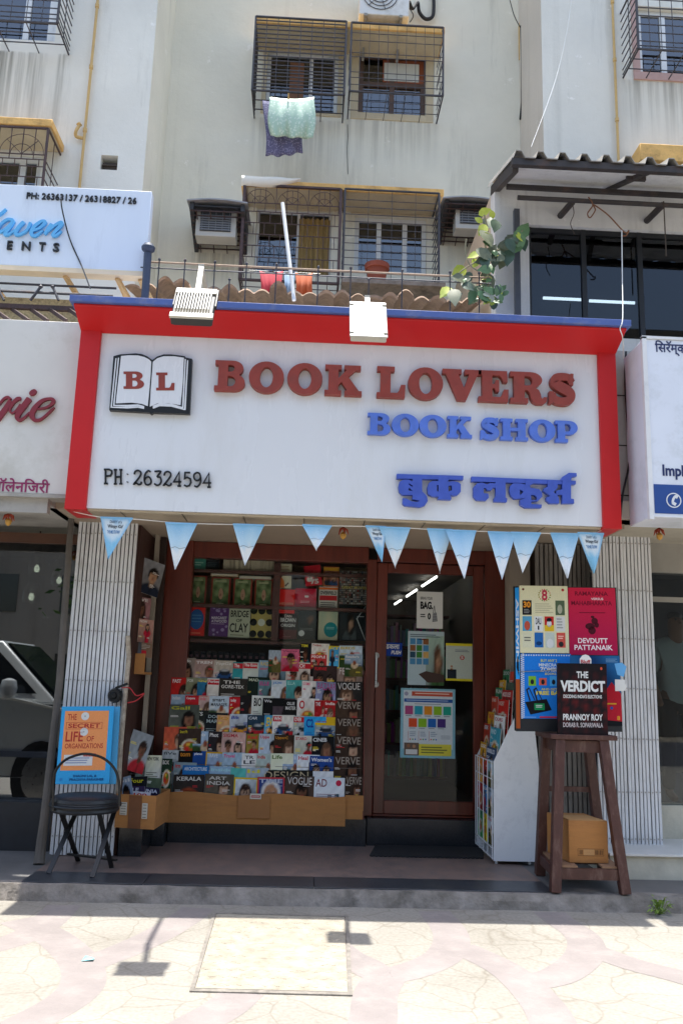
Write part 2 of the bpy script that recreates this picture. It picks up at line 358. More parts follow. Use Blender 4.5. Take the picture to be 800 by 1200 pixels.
WALL2 = wallmat('pale_blue_plaster', C('#e2e1d8'), C('#a4a59c'), C('#f0efea'), stains=[(-4, at(82, 64, 8.3).x, at(60, 64, 8.3).z, 1.5, .75), (at(728, 96, 8.3).x, 6, at(760, 96, 8.3).z, .9, .6)])
TAN = wallmat('tan_plaster', C('#c0ad94'), C('#8f7c66'), C('#d3c4ae'))
WHITEW = wallmat('old_whitewash', C('#d2d0cb'), C('#9a948c'), C('#e6e4e0'), 2.5)
YEL = mat('ochre_painted_edge', C('#dcb06a'), .85, .2, 5, .3, 30, dirt=C('#7a5a3a'), dscale=4)
BEIGE = mat('beige_painted_plaster', C('#c4b698'), .9, .1, 4, .2, 30, dirt=C('#9c8f78'))
IRON = mat('dark_iron', C('#45454a'), .6, .3, 30, .2, 80, metal=.3, dirt=C('#5a4034'), dscale=9)
IRONB = mat('brown_iron', C('#4c3a38'), .6, .3, 30, .2, 80, metal=.2, dirt=C('#35302e'), dscale=9)
ALU = mat('white_window_frame', C('#d8dcde'), .45, .05, 6)
WPANE = glass('window_glass', (.46, .56, .68), 2.2)
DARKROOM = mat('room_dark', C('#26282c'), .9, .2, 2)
BROOM = mat('room_sky_tint', C('#5a6a84'), .9, .2, 2)  # blue painted on the rooms stands for sky mirrored in the panes
RED = mat('sign_red_panel', C('#c01c1e'), .45, .05, 3, .03, 20, spec=.4)
BLUEM = mat('sign_blue_edge', C('#4c62a0'), .5, .12, 5, dirt=C('#8a8a98'), dscale=6)
SIGNW = mat('sign_white_panel', C('#dcdfe3'), .28, .012, 1.5, .02, 3, spec=.5, stretch=(1.6, 1, .35), dirt=C('#d0d2d2'), dscale=1.6)
LETR = mat('letter_red_brown', C('#8e3a2e'), .5, .12, 14, .06, 60, dirt=C('#7a4036'), dscale=9)
LETB = mat('letter_blue', C('#5476d0'), .5, .1, 14, .05, 60, dirt=C('#6a80b8'), dscale=9)
LETB2 = mat('letter_deep_blue', C('#3f58b4'), .5, .1, 14, .05, 60)
BLACK = mat('black_lettering', C('#141414'), .4, .1, 8)
BOARD = mat('white_board', C('#dfe0e0'), .4, .03, 2)
WOODR = mat('maroon_polished_wood', C('#5e2416'), .38, .3, 3, .05, 30, stretch=(6, 6, .6), coat=.15)
WOODS = mat('maroon_shelf_wood', C('#4a2218'), .5, .25, 3, stretch=(1, 6, 6))
GRAN = mat('black_granite', C('#26292e'), .22, .35, 60, .02, 90, spec=.5, dirt=C('#3c3c3e'), dscale=3)
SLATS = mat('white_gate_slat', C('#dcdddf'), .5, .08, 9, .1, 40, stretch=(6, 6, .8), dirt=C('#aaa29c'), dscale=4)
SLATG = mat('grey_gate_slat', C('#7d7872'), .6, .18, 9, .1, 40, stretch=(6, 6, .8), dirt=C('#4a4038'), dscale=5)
GAPM = mat('gate_channel_dark', C('#3a3532'), .8, .2, 20)
CARD = mat('brown_cardboard', C('#a9743f'), .85, .08, 5, .15, 30, stretch=(1, 1, 6), dirt=C('#93623a'), dscale=3)
CARD2 = mat('pale_cardboard', C('#b58a58'), .85, .08, 5, .1, 30)
STOOLW = mat('brown_painted_wood', C('#4a2a22'), .55, .25, 6, .15, 40, stretch=(3, 3, 1), dirt=C('#6e5a50'), dscale=6)
RAWW = mat('bare_wood', C('#8a6a50'), .8, .2, 6, .1, 40)
CHAIRM = mat('black_chair_metal', C('#1d1e20'), .4, .2, 20, metal=.2)
CHAIRP = mat('black_chair_vinyl', C('#202226'), .45, .2, 20, .1, 60)
WMET = mat('white_powder_coat', C('#e0e2e4'), .35, .04, 4, spec=.5, dirt=C('#c4c6ca'), dscale=7)
CONC = mat('worn_concrete', C('#6c665e'), .9, .25, 7, .6, 25, col2=C('#98918a'), dirt=C('#34322f'), dscale=4)
PINKG = mat('pink_grey_granite', C('#6d605c'), .5, .3, 5, .05, 60, col2=C('#8c7468'), stretch=(1.5, .7, 1), dirt=C('#4c4a4c'), dscale=2.2)
GREYF = mat('grey_floor_stone', C('#6c6a68'), .6, .2, 4, .1, 40)
CREAM = mat('cream_step_plaster', C('#c8c2b0'), .85, .12, 6, .2, 30, dirt=C('#a29a88'))
MARB = mat('white_marble_step', C('#dcdad4'), .4, .06, 5)
CEIL = mat('painted_ceiling', C('#a0907e'), .9, .06, 3)
GREYP = mat('grey_beige_paint', C('#a89c8e'), .8, .08, 4, stretch=(2, 2, .4))
LAMPW = mat('lamp_white_metal', C('#b8b5aa'), .4, .06, 20, dirt=C('#b4aea0'), dscale=12)
LAMPD = mat('lamp_dark_metal', C('#2c2a2a'), .5, .15, 20)
TERR = mat('terracotta', C('#98806c'), .9, .35, 14, .4, 40, dirt=C('#565048'), dscale=7)
POTM = mat('terracotta_pot', C('#8a4634'), .8, .15, 9)
GLS = glass('shop_glass', (.95, .97, .97), 1.22)
GLR = glass('clear_dim_glass', (.66, .70, .70), 1.5)
GLD = glass('dark_shop_glass', (.34, .37, .38), 2.5)
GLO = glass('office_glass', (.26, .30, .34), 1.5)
STEEL = mat('steel', C('#a8a8a8'), .3, .1, 20, metal=.9)
RUST = mat('rusty_iron', C('#8a7a6c'), .8, .35, 18, .3, 60, col2=C('#c8bba8'))
PIV = mat('grey_rivet', C('#a8a29c'), .6, .2, 30)

# ---------------------------------------------------------------- ground
def pave_mat():
    M = bpy.data.materials.new('stamped_pavement'); M.use_nodes = True; t = M.node_tree; N = t.nodes; L = t.links; b = N['Principled BSDF']
    b.inputs['Roughness'].default_value = .85; b.inputs['Specular IOR Level'].default_value = .2
    g = N.new('ShaderNodeNewGeometry')
    n = N.new('ShaderNodeTexNoise'); n.inputs['Scale'].default_value = 1.3; n.inputs['Detail'].default_value = 9; n.inputs['Roughness'].default_value = .65; L.new(g.outputs[0], n.inputs[0])
    r = N.new('ShaderNodeValToRGB'); L.new(n.outputs[0], r.inputs[0]); r.color_ramp.elements[0].position = .3; r.color_ramp.elements[1].position = .72
    r.color_ramp.elements[0].color = (*C('#8f8a80'), 1); r.color_ramp.elements[1].color = (*C('#a39e94'), 1)
    # warped joints between the stamped stones
    nz = N.new('ShaderNodeTexNoise'); nz.inputs['Scale'].default_value = 2.2; L.new(g.outputs[0], nz.inputs[0])
    ad = N.new('ShaderNodeMix'); ad.data_type = 'RGBA'; ad.blend_type = 'LINEAR_LIGHT'; ad.inputs[0].default_value = .12; L.new(g.outputs[0], ad.inputs[6]); L.new(nz.outputs[1], ad.inputs[7])
    v = N.new('ShaderNodeTexVoronoi'); v.feature = 'DISTANCE_TO_EDGE'; v.inputs['Scale'].default_value = 3.4; L.new(ad.outputs[2], v.inputs[0])
    jr = N.new('ShaderNodeValToRGB'); L.new(v.outputs[0], jr.inputs[0]); jr.color_ramp.elements[0].position = .0; jr.color_ramp.elements[1].position = .028
    jr.color_ramp.elements[0].color = (.76, .73, .69, 1); jr.color_ramp.elements[1].color = (1, 1, 1, 1)
    mx = N.new('ShaderNodeMix'); mx.data_type = 'RGBA'; mx.blend_type = 'MULTIPLY'; mx.inputs[0].default_value = .8; L.new(r.outputs[0], mx.inputs[6]); L.new(jr.outputs[0], mx.inputs[7])
    f = N.new('ShaderNodeTexNoise'); f.inputs['Scale'].default_value = 45; f.inputs['Detail'].default_value = 8; L.new(g.outputs[0], f.inputs[0])
    fr = N.new('ShaderNodeMapRange'); L.new(f.outputs[0], fr.inputs[0]); fr.inputs[3].default_value = .62; fr.inputs[4].default_value = 1.25
    m2 = N.new('ShaderNodeMix'); m2.data_type = 'RGBA'; m2.blend_type = 'MULTIPLY'; m2.inputs[0].default_value = 1; L.new(mx.outputs[2], m2.inputs[6]); L.new(fr.outputs[0], m2.inputs[7])
    L.new(m2.outputs[2], b.inputs['Base Color'])
    bp = N.new('ShaderNodeBump'); bp.inputs['Strength'].default_value = .4; bp.inputs['Distance'].default_value = .012; L.new(m2.outputs[2], bp.inputs['Height']); L.new(bp.outputs[0], b.inputs['Normal'])
    return M
PAVE = pave_mat()
mb = MB(); mb.face([(-90, -90, -.13), (90, -90, -.13), (90, 90, -.13), (-90, 90, -.13)])
mb.build('ground', mat('ground_dust', C('#8a8172'), .95, .2, .6, .3, 8), kind='structure')
mb = MB(); mb.face([(-60, -14, -.125), (60, -14, -.125), (60, -3.0, -.125), (-60, -3.0, -.125)])
mb.build('road', mat('asphalt', C('#47464a'), .9, .2, 3, .4, 60), kind='structure')
mb = MB(); mb.box(-60, -3.0, -.13, 60, 7.2, 0); mb.build('pavement', PAVE, kind='structure')
MAUVE = mat('mauve_stamped_concrete', C('#8c8480'), .85, .14, 2.5, .4, 30, dirt=C('#99918a'), dscale=5)
bands = [[(84,1050),(62,1075),(30,1097),(-30,1113),(-90,1110)], [(20,1078),(62,1098),(92,1125),(98,1150),(80,1172),(30,1200),(-30,1230)],
         [(102,1130),(150,1112),(195,1090),(232,1064),(240,1040)], [(284,1163),(262,1182),(225,1203),(180,1230)],
         [(480,1040),(508,1068),(528,1095),(522,1118),(490,1135),(450,1143),(425,1130),(400,1117),(370,1090)], [(452,1144),(440,1165),(436,1200),(420,1240)],
         [(538,1110),(590,1135),(625,1165),(648,1200),(650,1240)], [(610,1040),(650,1075),(682,1098),(684,1120),(655,1143),(615,1152)], [(690,1112),(740,1130),(790,1143),(850,1160)]]
mb = MB()
for k, bd in enumerate(bands):
    P = smoothpath([(*atz(px, py, 0).xy, 0) for px, py in bd], 6)
    P = [p for p in P if p.y < 6.42]
    for i in range(len(P)-1):
        a, b = P[i], P[i+1]
        da = (P[min(i+1, len(P)-1)]-P[max(i-1, 0)]).normalized(); db = (P[min(i+2, len(P)-1)]-P[i]).normalized()
        na = Vector((-da.y, da.x, 0))*.115; nb = Vector((-db.y, db.x, 0))*.115; z = Vector((0, 0, .0006+.00012*k+.000003*i)); z2_ = z+Vector((0, 0, .0000015))
        mb.face([a-na+z, b-nb+z2_, b+nb+z2_, a+na+z])
mb.build('paving_band', MAUVE, kind='structure')
# kerb, terrace
rk = random.Random(3)
mb = MB(); N_ = 60; xs = [-6+12*i/N_ for i in range(N_+1)]
yf = [6.46+rk.uniform(-.012, .012) for _ in xs]; zt = [.104+rk.uniform(-.006, .004) for _ in xs]; yb = [6.43+rk.uniform(-.02, .01) for _ in xs]
for i in range(N_):
    x0, x1 = xs[i], xs[i+1]
    mb.face([(x0, yb[i], -.01), (x1, yb[i+1], -.01), (x1, yf[i+1]-.015, .06), (x0, yf[i]-.015, .06)])
    mb.face([(x0, yf[i]-.015, .06), (x1, yf[i+1]-.015, .06), (x1, yf[i+1], zt[i+1]), (x0, yf[i], zt[i])])
    mb.face([(x0, yf[i], zt[i]), (x1, yf[i+1], zt[i+1]), (x1, 6.56, .107), (x0, 6.56, .107)])
mb.build('kerb', CONC, kind='structure')
mb = MB(); mb.box(-6, 6.54, -.02, -1.93, 9, .105); mb.box(1.86, 6.54, -.02, 6, 9, .105); mb.build('side_floor', GREYF, kind='structure')
mb = MB(); mb.box(-1.93, 6.84, -.02, 1.86, 9, .110); mb.build('terrace_floor', PINKG, kind='structure')
mb = MB()
for x0, x1 in ((-1.93, -1.08), (-1.076, .13), (.134, 1.86)): mb.box(x0, 6.50, -.02, x1, 6.837, .113)
mb.build('granite_border', mat('border_granite', C('#33373d'), .35, .3, 40, .03, 90, dirt=C('#4a4a4a'), dscale=3), kind='structure', bevel=.003)

# utility cover in the pavement
rt_ = thing('utility_cover', (.02, 5.3, 0), 'large square pale metal utility cover set in the pavement', 'manhole cover')
c4 = [atz(222, 1163, 0), atz(413, 1168, 0), atz(408, 1074, 0), atz(250, 1070, 0)]
def inset(q, k):
    c = sum((Vector(p) for p in q), Vector())/4; return [c + (Vector(p)-c)*k for p in q]
def slab(mb, q, z0, z1, m=0): mb.hexa([(p.x, p.y, z0) for p in q] + [(p.x, p.y, z1) for p in q], m)
mb = MB(); o_ = inset(c4, 1.0); i_ = inset(c4, .95)
for a in range(4):
    b = (a+1) % 4; mb.hexa([(*o_[a].xy, -.01), (*o_[b].xy, -.01), (*i_[b].xy, -.01), (*i_[a].xy, -.01), (*o_[a].xy, .008), (*o_[b].xy, .008), (*i_[b].xy, .008), (*i_[a].xy, .008)])
mb.build('cover_frame', mat('cover_frame_iron', C('#857f76'), .7, .25, 20, .2, 60, dirt=C('#48443e'), dscale=8), rt_)
mb = MB(); q = inset(c4, .938); slab(mb, q, -.01, .007)
def bil(q, s_, t_): return (q[0]*(1-s_)+q[1]*s_)*(1-t_)+(q[3]*(1-s_)+q[2]*s_)*t_
for i in range(24):
    for j in range(12):
        if 7 <= i <= 16 and 3 <= j <= 8: continue
        c = bil(q, (i+.5)/24, (j+.5)/12); a = R(45 if (i+j) % 2 else -45); d = Vector((math.cos(a), math.sin(a), 0))*.018; n_ = Vector((-d.y, d.x, 0))*.3
        mb.hexa([(*(c-d-n_).xy, .006), (*(c+d-n_).xy, .006), (*(c+d+n_).xy, .006), (*(c-d+n_).xy, .006), (*(c-d).xy, .010), (*(c+d-n_*.4).xy, .010), (*(c+d).xy, .010), (*(c-d+n_*.4).xy, .010)])
for k, (s0, t0, s1, t1) in enumerate([(.3, .25, .7, .29), (.3, .72, .7, .76), (.3, .25, .32, .76), (.68, .25, .7, .76), (.36, .45, .64, .5), (.36, .55, .6, .6), (.4, .35, .6, .4)]):
    slab(mb, [bil(q, s0, t0), bil(q, s1, t0), bil(q, s1, t1), bil(q, s0, t1)], .005, .0075+.0001*k)
mb.build('cover_plate', mat('pale_checker_plate', C('#a29a8a'), .6, .25, 9, .1, 60, dirt=C('#7a7264'), dscale=30), rt_)
# litter
p = atz(103, 1126, 0); mb = MB(); rk = random.Random(5)
mb.add([(p.x-.03, p.y-.02, .004), (p.x+.035, p.y-.015, .012), (p.x+.03, p.y+.03, .006), (p.x-.02, p.y+.025, .02), (p.x, p.y, .025)], [(0,1,4),(1,2,4),(2,3,4),(3,0,4),(0,3,2,1)])
mb.build('wrapper', mat('cyan_plastic', C('#8fd0d4'), .4, .2, 40), label='tiny pale cyan plastic wrapper lying on the sunny pavement', cat='litter')
# ================================================================ the shop sign
YP = 6.48
XL, XLi, XRi, XR = -1.86, -1.70, 2.29, 2.435
ZB, ZT = 2.805, 4.245
sg = thing('shop_sign', (.28, 6.6, 2.79), 'big white shop sign in a red frame reading BOOK LOVERS', 'shop sign')
mb = MB(); mb.box(XLi-.002, YP, ZB, XRi+.002, 6.80, 4.34); mb.build('panel', SIGNW, sg)
mb = MB()
mb.box(XL, 6.445, ZB-.02, XLi, 6.82, ZT+.03); mb.box(XRi, 6.445, ZB-.02, XR, 6.82, ZT+.03)
mb.hexa([(XL-.004, 6.205, 4.335), (XR+.004, 6.205, 4.335), (XR+.004, 6.47, 4.225), (XL-.004, 6.47, 4.225), (XL-.004, 6.205, 4.352), (XR+.004, 6.205, 4.352), (XR+.004, 6.82, 4.352), (XL-.004, 6.82, 4.352)])
mb.build('frame', RED, sg, bevel=.004)
mb = MB(); mb.box(XL-.03, 6.17, 4.353, XR+.03, 6.86, 4.405); mb.build('ledge', BLUEM, sg, bevel=.004)
mb = MB(); mb.box(XLi+.002, 6.50, ZB-.016, XRi-.002, 6.80, ZB-.002)
for i in range(9): x = XLi+.25+i*.47; mb.box(x, 6.50, ZB-.0185, x+.006, 6.80, ZB-.0155, 1)
mb.build('soffit', [mat('beige_soffit', C('#b4a690'), .85, .1, 5, dirt=C('#8f8272')), BLACK], sg)

def arc(cx, cy, rx, ry, a0, a1, n=10): return [(cx+rx*math.cos(R(a0+(a1-a0)*i/n)), cy+ry*math.sin(R(a0+(a1-a0)*i/n))) for i in range(n+1)]
T = .15
GL = {
 'B': ([[(0,0),(.55,0)]+arc(.62,.275,.36,.275,-90,62)+arc(.58,.755,.33,.245,-50,90)+[(0,1),(0,1-T),(.11,1-T),(.11,T),(0,T)],
       [(.42,.86)]+arc(.50,.745,.13,.115,90,-90,8)+[(.42,.63)], [(.42,.48)]+arc(.52,.31,.15,.17,90,-90,8)+[(.42,.14)]], .98),
 'O': ([arc(.54,.5,.54,.52,0,359.9,30)[:-1], arc(.54,.5,.20,.35,359.9,0,24)[:-1]], 1.08),
 'K': ([[(0,0),(.50,0),(.50,T),(.41,T),(.41,.33),(.50,.43),(.68,T),(.60,T),(.60,0),(1.12,0),(1.12,T),(1.03,T),(.70,.62),(.92,1-T),(1.08,1-T),(1.08,1),(.58,1),(.58,1-T),(.66,1-T),(.41,.56),(.41,1-T),(.50,1-T),(.50,1),(0,1),(0,1-T),(.11,1-T),(.11,T),(0,T)]], 1.12),
 'L': ([[(0,0),(.86,0),(.88,.42),(.74,.42),(.68,.22),(.62,T),(.42,T),(.42,1-T),(.54,1-T),(.54,1),(0,1),(0,1-T),(.11,1-T),(.11,T),(0,T)]], .88),
 'V': ([[(.42,0),(.66,0),(.98,1-T),(1.08,1-T),(1.08,1),(.62,1),(.62,1-T),(.74,1-T),(.60,.40),(.44,1-T),(.53,1-T),(.53,1),(0,1),(0,1-T),(.09,1-T)]], 1.08),
 'E': ([[(0,0),(.90,0),(.92,.40),(.78,.40),(.73,.24),(.66,T),(.42,T),(.42,.43),(.49,.43),(.53,.32),(.63,.32),(.63,.70),(.53,.70),(.49,.57),(.42,.57),(.42,1-T),(.64,1-T),(.71,.77),(.76,.64),(.89,.64),(.88,1),(0,1),(0,1-T),(.11,1-T),(.11,T),(0,T)]], .92),
 'R': ([[(0,0),(.52,0),(.52,T),(.42,T),(.42,.42),(.50,.41),(.57,.32),(.60,.16),(.66,.04),(.78,-.02),(.96,-.02),(1.06,.06),(1.08,.20),(.98,.20),(.95,.15),(.91,.17),(.89,.30),(.84,.42),(.74,.49)]+arc(.60,.75,.34,.25,-50,90)+[(0,1),(0,1-T),(.11,1-T),(.11,T),(0,T)],
       [(.42,.86)]+arc(.52,.71,.13,.15,90,-90,8)+[(.42,.56)]], 1.06),
 'H': ([[(0,0),(.50,0),(.50,T),(.41,T),(.41,.43),(.72,.43),(.72,T),(.63,T),(.63,0),(1.13,0),(1.13,T),(1.03,T),(1.03,1-T),(1.13,1-T),(1.13,1),(.63,1),(.63,1-T),(.72,1-T),(.72,.58),(.41,.58),(.41,1-T),(.50,1-T),(.50,1),(0,1),(0,1-T),(.11,1-T),(.11,T),(0,T)]], 1.13),
 'P': ([[(0,0),(.54,0),(.54,T),(.42,T),(.42,.36),(.58,.36)]+arc(.62,.68,.36,.32,-90,90)+[(0,1),(0,1-T),(.11,1-T),(.11,T),(0,T)],
       [(.42,.86)]+arc(.53,.68,.15,.18,90,-90,8)+[(.42,.50)]], .98),
}
def s_glyph():
    sp = smoothpath([(.80,.72),(.70,.86),(.48,.885),(.27,.83),(.24,.68),(.42,.56),(.62,.46),(.76,.33),(.70,.15),(.46,.10),(.22,.16),(.13,.32)], 5)
    n = len(sp); P = [Vector((p.x, p.y)) for p in [Vector((q[0], q[1], 0)) for q in sp]]; Lf = []; Rt = []
    for i, p in enumerate(P):
        t = (P[min(i+1, n-1)]-P[max(i-1, 0)]).normalized(); nn = Vector((-t.y, t.x)); u = i/(n-1)
        wd = .115+.05*math.exp(-((u-.5)/.22)**2)
        Lf.append(p+nn*wd); Rt.append(p-nn*wd)
    return [tuple(p) for p in Lf], [tuple(p) for p in Rt]
SG = s_glyph()
def serif_word(mb, spec, y, d, back=0):
    # spec: (char, px_left, px_right, py_top, py_bottom) measured on the sign
    for ch, x0, x1, yt, yb in spec:
        cx, cy = (x0+x1)/2, (yt+yb)/2
        a = at(x0, cy, y).x; b = at(x1, cy, y).x; zt = at(cx, yt, y).z; zb = at(cx, yb, y).z
        if ch == 'S':
            f0 = lambda u, v, dd: ((a+(b-a)*u/.95, y+dd, zb+(zt-zb)*(v*1.02-.01)))
            Lq, Rq = SG
            for i in range(len(Lq)-1):
                p4 = [Lq[i], Lq[i+1], Rq[i+1], Rq[i]]; mb.face([f0(*p, -.00005*i) for p in p4]); mb.face([f0(*Lq[i], -.00005*i), f0(*Lq[i+1], -.00005*i), f0(*Lq[i+1], d), f0(*Lq[i], d)]); mb.face([f0(*Rq[i], -.00005*i), f0(*Rq[i+1], -.00005*i), f0(*Rq[i+1], d), f0(*Rq[i], d)])
            f = lambda u, v, dd: (a+(b-a)*u/.95, y-.0035+dd, zb+(zt-zb)*v)
            mb.prism([[(.70,.62),(.84,.62),(.86,1.0),(.76,1.0),(.70,.86)]], f, d); mb.prism([[(.02,-.0),(.13,0),(.20,.14),(.20,.40),(.04,.40)]], f, d); continue
        loops, wd = GL[ch]
        mb.prism(loops, lambda u, v, dd: (a+(b-a)*u/wd, y+dd, zb+(zt-zb)*v), d)
q = lambda c, k, x, a, b, sl=.04: [(ch, x0, x1, a+sl*((x0+x1)/2-x), b+sl*((x0+x1)/2-x)) for ch, x0, x1 in c]
mb = MB()
serif_word(mb, q([('B',251.6,287.4),('O',291.5,332.8),('O',336.5,377.8),('K',380.6,424)], 1, 270, 422.5, 457.5), 6.42, .055)
serif_word(mb, q([('L',441.6,475),('O',478,519),('V',518.2,563.7),('E',560.5,595.6),('R',597.5,639.8),('S',641.6,675)], 1, 458, 429.5, 465.5), 6.42, .055)
mb.build('lettering', LETR, sg)
mb = MB()
serif_word(mb, q([('B',430.7,457.8),('O',458.7,490.6),('O',491,523),('K',524,552.8)], 1, 444, 484, 509), 6.43, .045)
serif_word(mb, q([('S',562,585.6),('H',586,618.3),('O',619.7,650.5),('P',650.5,676.6)], 1, 573, 489.5, 514.5), 6.43, .045)
mb.build('lettering', LETB, sg)
# Devanagari words: each letter a raised outline with its counters, measured on the sign
mb = MB(); cnt = [0]
def dvg(ox, oy, sc_, outline, *holes):
    k = cnt[0]; cnt[0] += 1
    tr = lambda l: [(at(ox+x*sc_, oy+y*sc_, 6.43).x, at(ox+x*sc_, oy+y*sc_, 6.43).z) for x, y in l]
    mb.prism([tr(outline)]+[tr(h) for h in holes], lambda a, b, dd: (a, 6.43-.0012*k+dd, b), .045)
W1 = (460, 550, .125); W2 = (550, 550, .16875)
dvg(*W1, [(38,42),(662,60),(660,98),(36,86)])
dvg(*W1, [(185,60),(275,60),(275,205),(318,248),(328,296),(302,338),(250,356),(110,340),(92,320),(95,268),(130,274),(172,300),(230,306),(252,292),(185,280),(185,240),(90,240),(60,210),(52,160),(65,115),(100,96),(150,96),(185,112)], [(148,128),(186,152),(186,166),(152,146)], [(146,178),(160,176),(186,202),(148,200)])
dvg(*W1, [(425,60),(520,60),(520,118),(560,112),(610,118),(636,140),(636,210),(610,240),(570,248),(536,240),(550,268),(545,286),(418,280),(430,256),(370,255),(330,230),(322,170),(340,125),(370,108),(425,110)], [(413,145),(428,148),(428,207),(413,205)], [(520,154),(550,150),(556,196),(520,208)])
dvg(*W2, [(12,50),(250,60),(735,80),(735,104),(700,106),(440,98),(12,84)])
dvg(*W2, [(178,64),(248,66),(248,195),(260,205),(256,228),(168,224),(168,200),(180,188),(180,128),(160,128),(150,146),(120,146),(112,130),(96,130),(96,166),(128,170),(132,198),(112,218),(48,214),(26,190),(26,125),(50,98),(85,92),(118,104),(140,96),(178,98)])
dvg(*W2, [(300,98),(350,98),(392,108),(392,202),(310,206),(285,186),(274,150),(280,115)], [(346,138),(372,156),(348,180)])
dvg(*W2, [(386,72),(440,74),(440,100),(416,112),(418,128),(478,138),(500,162),(502,190),(472,222),(426,224),(426,242),(498,246),(496,268),(385,268),(350,246),(350,212),(386,202)], [(424,178),(450,180),(464,194),(464,214),(426,214)])
dvg(*W2, [(540,74),(608,76),(608,130),(580,160),(602,176),(618,205),(618,238),(555,238),(530,216),(530,194),(558,188),(530,166),(508,152),(514,132),(540,122)])
dvg(*W2, [(640,76),(700,78),(700,205),(720,208),(722,238),(640,238),(640,178),(598,178),(598,150),(640,140)])
dvg(*W2, [(628,78),(640,55),(685,26),(738,28),(740,50),(706,56),(698,82)])
mb.build('lettering', LETB2, sg)
# telephone number, typewriter strokes
TW = {'P': [[(.12,0),(.12,1)],[(0,0),(.30,0)],[(0,1),(.4,1),(.6,.9),(.62,.72),(.5,.55),(.12,.52)]],
 'H': [[(.12,0),(.12,1)],[(.55,0),(.55,1)],[(.12,.5),(.55,.5)],[(0,1),(.24,1)],[(0,0),(.24,0)],[(.43,1),(.67,1)],[(.43,0),(.67,0)]],
 ':': [[(.28,.12),(.32,.18)],[(.28,.68),(.32,.74)]],
 '2': [[(.06,.72),(.12,.92),(.33,1.0),(.54,.9),(.56,.7),(.35,.4),(.06,.08),(.05,.04),(.2,.1),(.4,0),(.58,.06),(.6,.2)]],
 '6': [[(.55,.92),(.35,1),(.12,.75),(.06,.4),(.14,.08),(.34,0),(.56,.12),(.58,.36),(.42,.56),(.2,.52),(.07,.34)]],
 '3': [[(.08,.98),(.56,.98),(.3,.62),(.52,.56),(.6,.3),(.48,.06),(.26,0),(.06,.12)]],
 '4': [[(.46,0),(.46,1),(.02,.3),(.62,.3)],[(.32,0),(.6,0)]],
 '5': [[(.54,.98),(.14,.98),(.1,.56),(.3,.64),(.54,.54),(.6,.3),(.48,.06),(.26,0),(.06,.1)]],
 '9': [[(.08,.08),(.3,0),(.54,.25),(.58,.6),(.5,.92),(.3,1),(.08,.88),(.06,.64),(.2,.46),(.44,.48),(.57,.66)]]}
def typed(mb, s, x0, x1, yt, yb, Y, d, sl=.04, wd=.013):
    n = len(s); k = 0
    for i, ch in enumerate(s):
        px0 = x0+(x1-x0)*i/n; pw = (x1-x0)/n*.86
        for st in TW[ch]:
            P = [(a, b) for a, b in st]
            if len(P) > 4 and ch in '2639': P = [(v.x, v.y) for v in smoothpath([(a, b, 0) for a, b in P], 4)]
            Wp = []
            for a, b in P:
                g = at(px0+a/.67*pw, yb-(yb-yt)*b+sl*(px0-x0), Y); Wp.append((g.x, g.z))
            stroke(mb, Wp, wd, lambda a, b, dd: (a, Y-.0006*k+dd, b), d); k += 1
mb = MB(); typed(mb, 'PH:26324594', 122, 250, 550, 566.5, 6.468, .012); mb.build('lettering', BLACK, sg)
# logo: open book
def lg(cx, cy): g = at(120+cx*.15, 390+cy*.15, 6.43); return (g.x, g.z)
def slabpoly(mb, pts, y, d, m=0, holes=[]):
    mb.prism([[lg(*p) for p in pts]]+[[lg(*p) for p in h] for h in holes], lambda a, b, dd: (a, y+dd, b), d, m)
mb = MB()
bk = [(88,182)]+[(140,168),(200,164),(262,160),(310,166),(350,182),(390,212),(430,184),(480,168),(540,168),(600,176),(645,182),(652,192),(702,203)]+[(682,632),(398,622),(380,634),(362,620),(55,604)]
slabpoly(mb, bk, 6.43, .045, 0)
Lp = [(148,182),(210,176),(280,178),(330,190),(365,208),(384,228),(378,330),(366,480),(356,574),(310,556),(230,546),(106,552),(128,360)]
Rp = [(396,228),(430,200),(480,184),(560,184),(638,196),(630,380),(612,566),(520,550),(430,552),(372,578),(380,440)]
slabpoly(mb, Lp, 6.427, .002, 1); slabpoly(mb, Rp, 6.427, .002, 1)
for k, (a, b) in enumerate([((104,200),(66,586)), ((124,196),(86,572))]):
    P = [a, (a[0]+9, a[1]), (b[0]+11, b[1]-8), (200,578-14*k), (280,574-14*k), (330,584-10*k), (326,596-12*k), (280,586-14*k), (200,592-14*k), (b[0], b[1])]
    slabpoly(mb, P, 6.4265-.0004*k, .002, 1)
for k, (a, b) in enumerate([((672,216),(648,604)), ((654,206),(632,590))]):
    P = [a, (b[0]+4, b[1]), (b[0]-10, b[1]), (540,578-12*k), (450,574-12*k), (398,594-10*k), (394,582-12*k), (450,562-12*k), (540,566-12*k), (b[0]-8, b[1]-10), (a[0]-9, a[1])]
    slabpoly(mb, P, 6.4265-.0004*k, .002, 1)
for ch, x0, x1, yt, yb in (('B',168,328,304,440),('L',422,566,312,452)):
    loops, wd = GL[ch]; mb.prism([[lg(x0+(x1-x0)*u/wd, yb-(yb-yt)*v) for u, v in l] for l in loops], lambda a, b, dd: (a, 6.424+dd, b), .002, 2)
mb.build('book_emblem', [BLACK, SIGNW, LETR], sg)

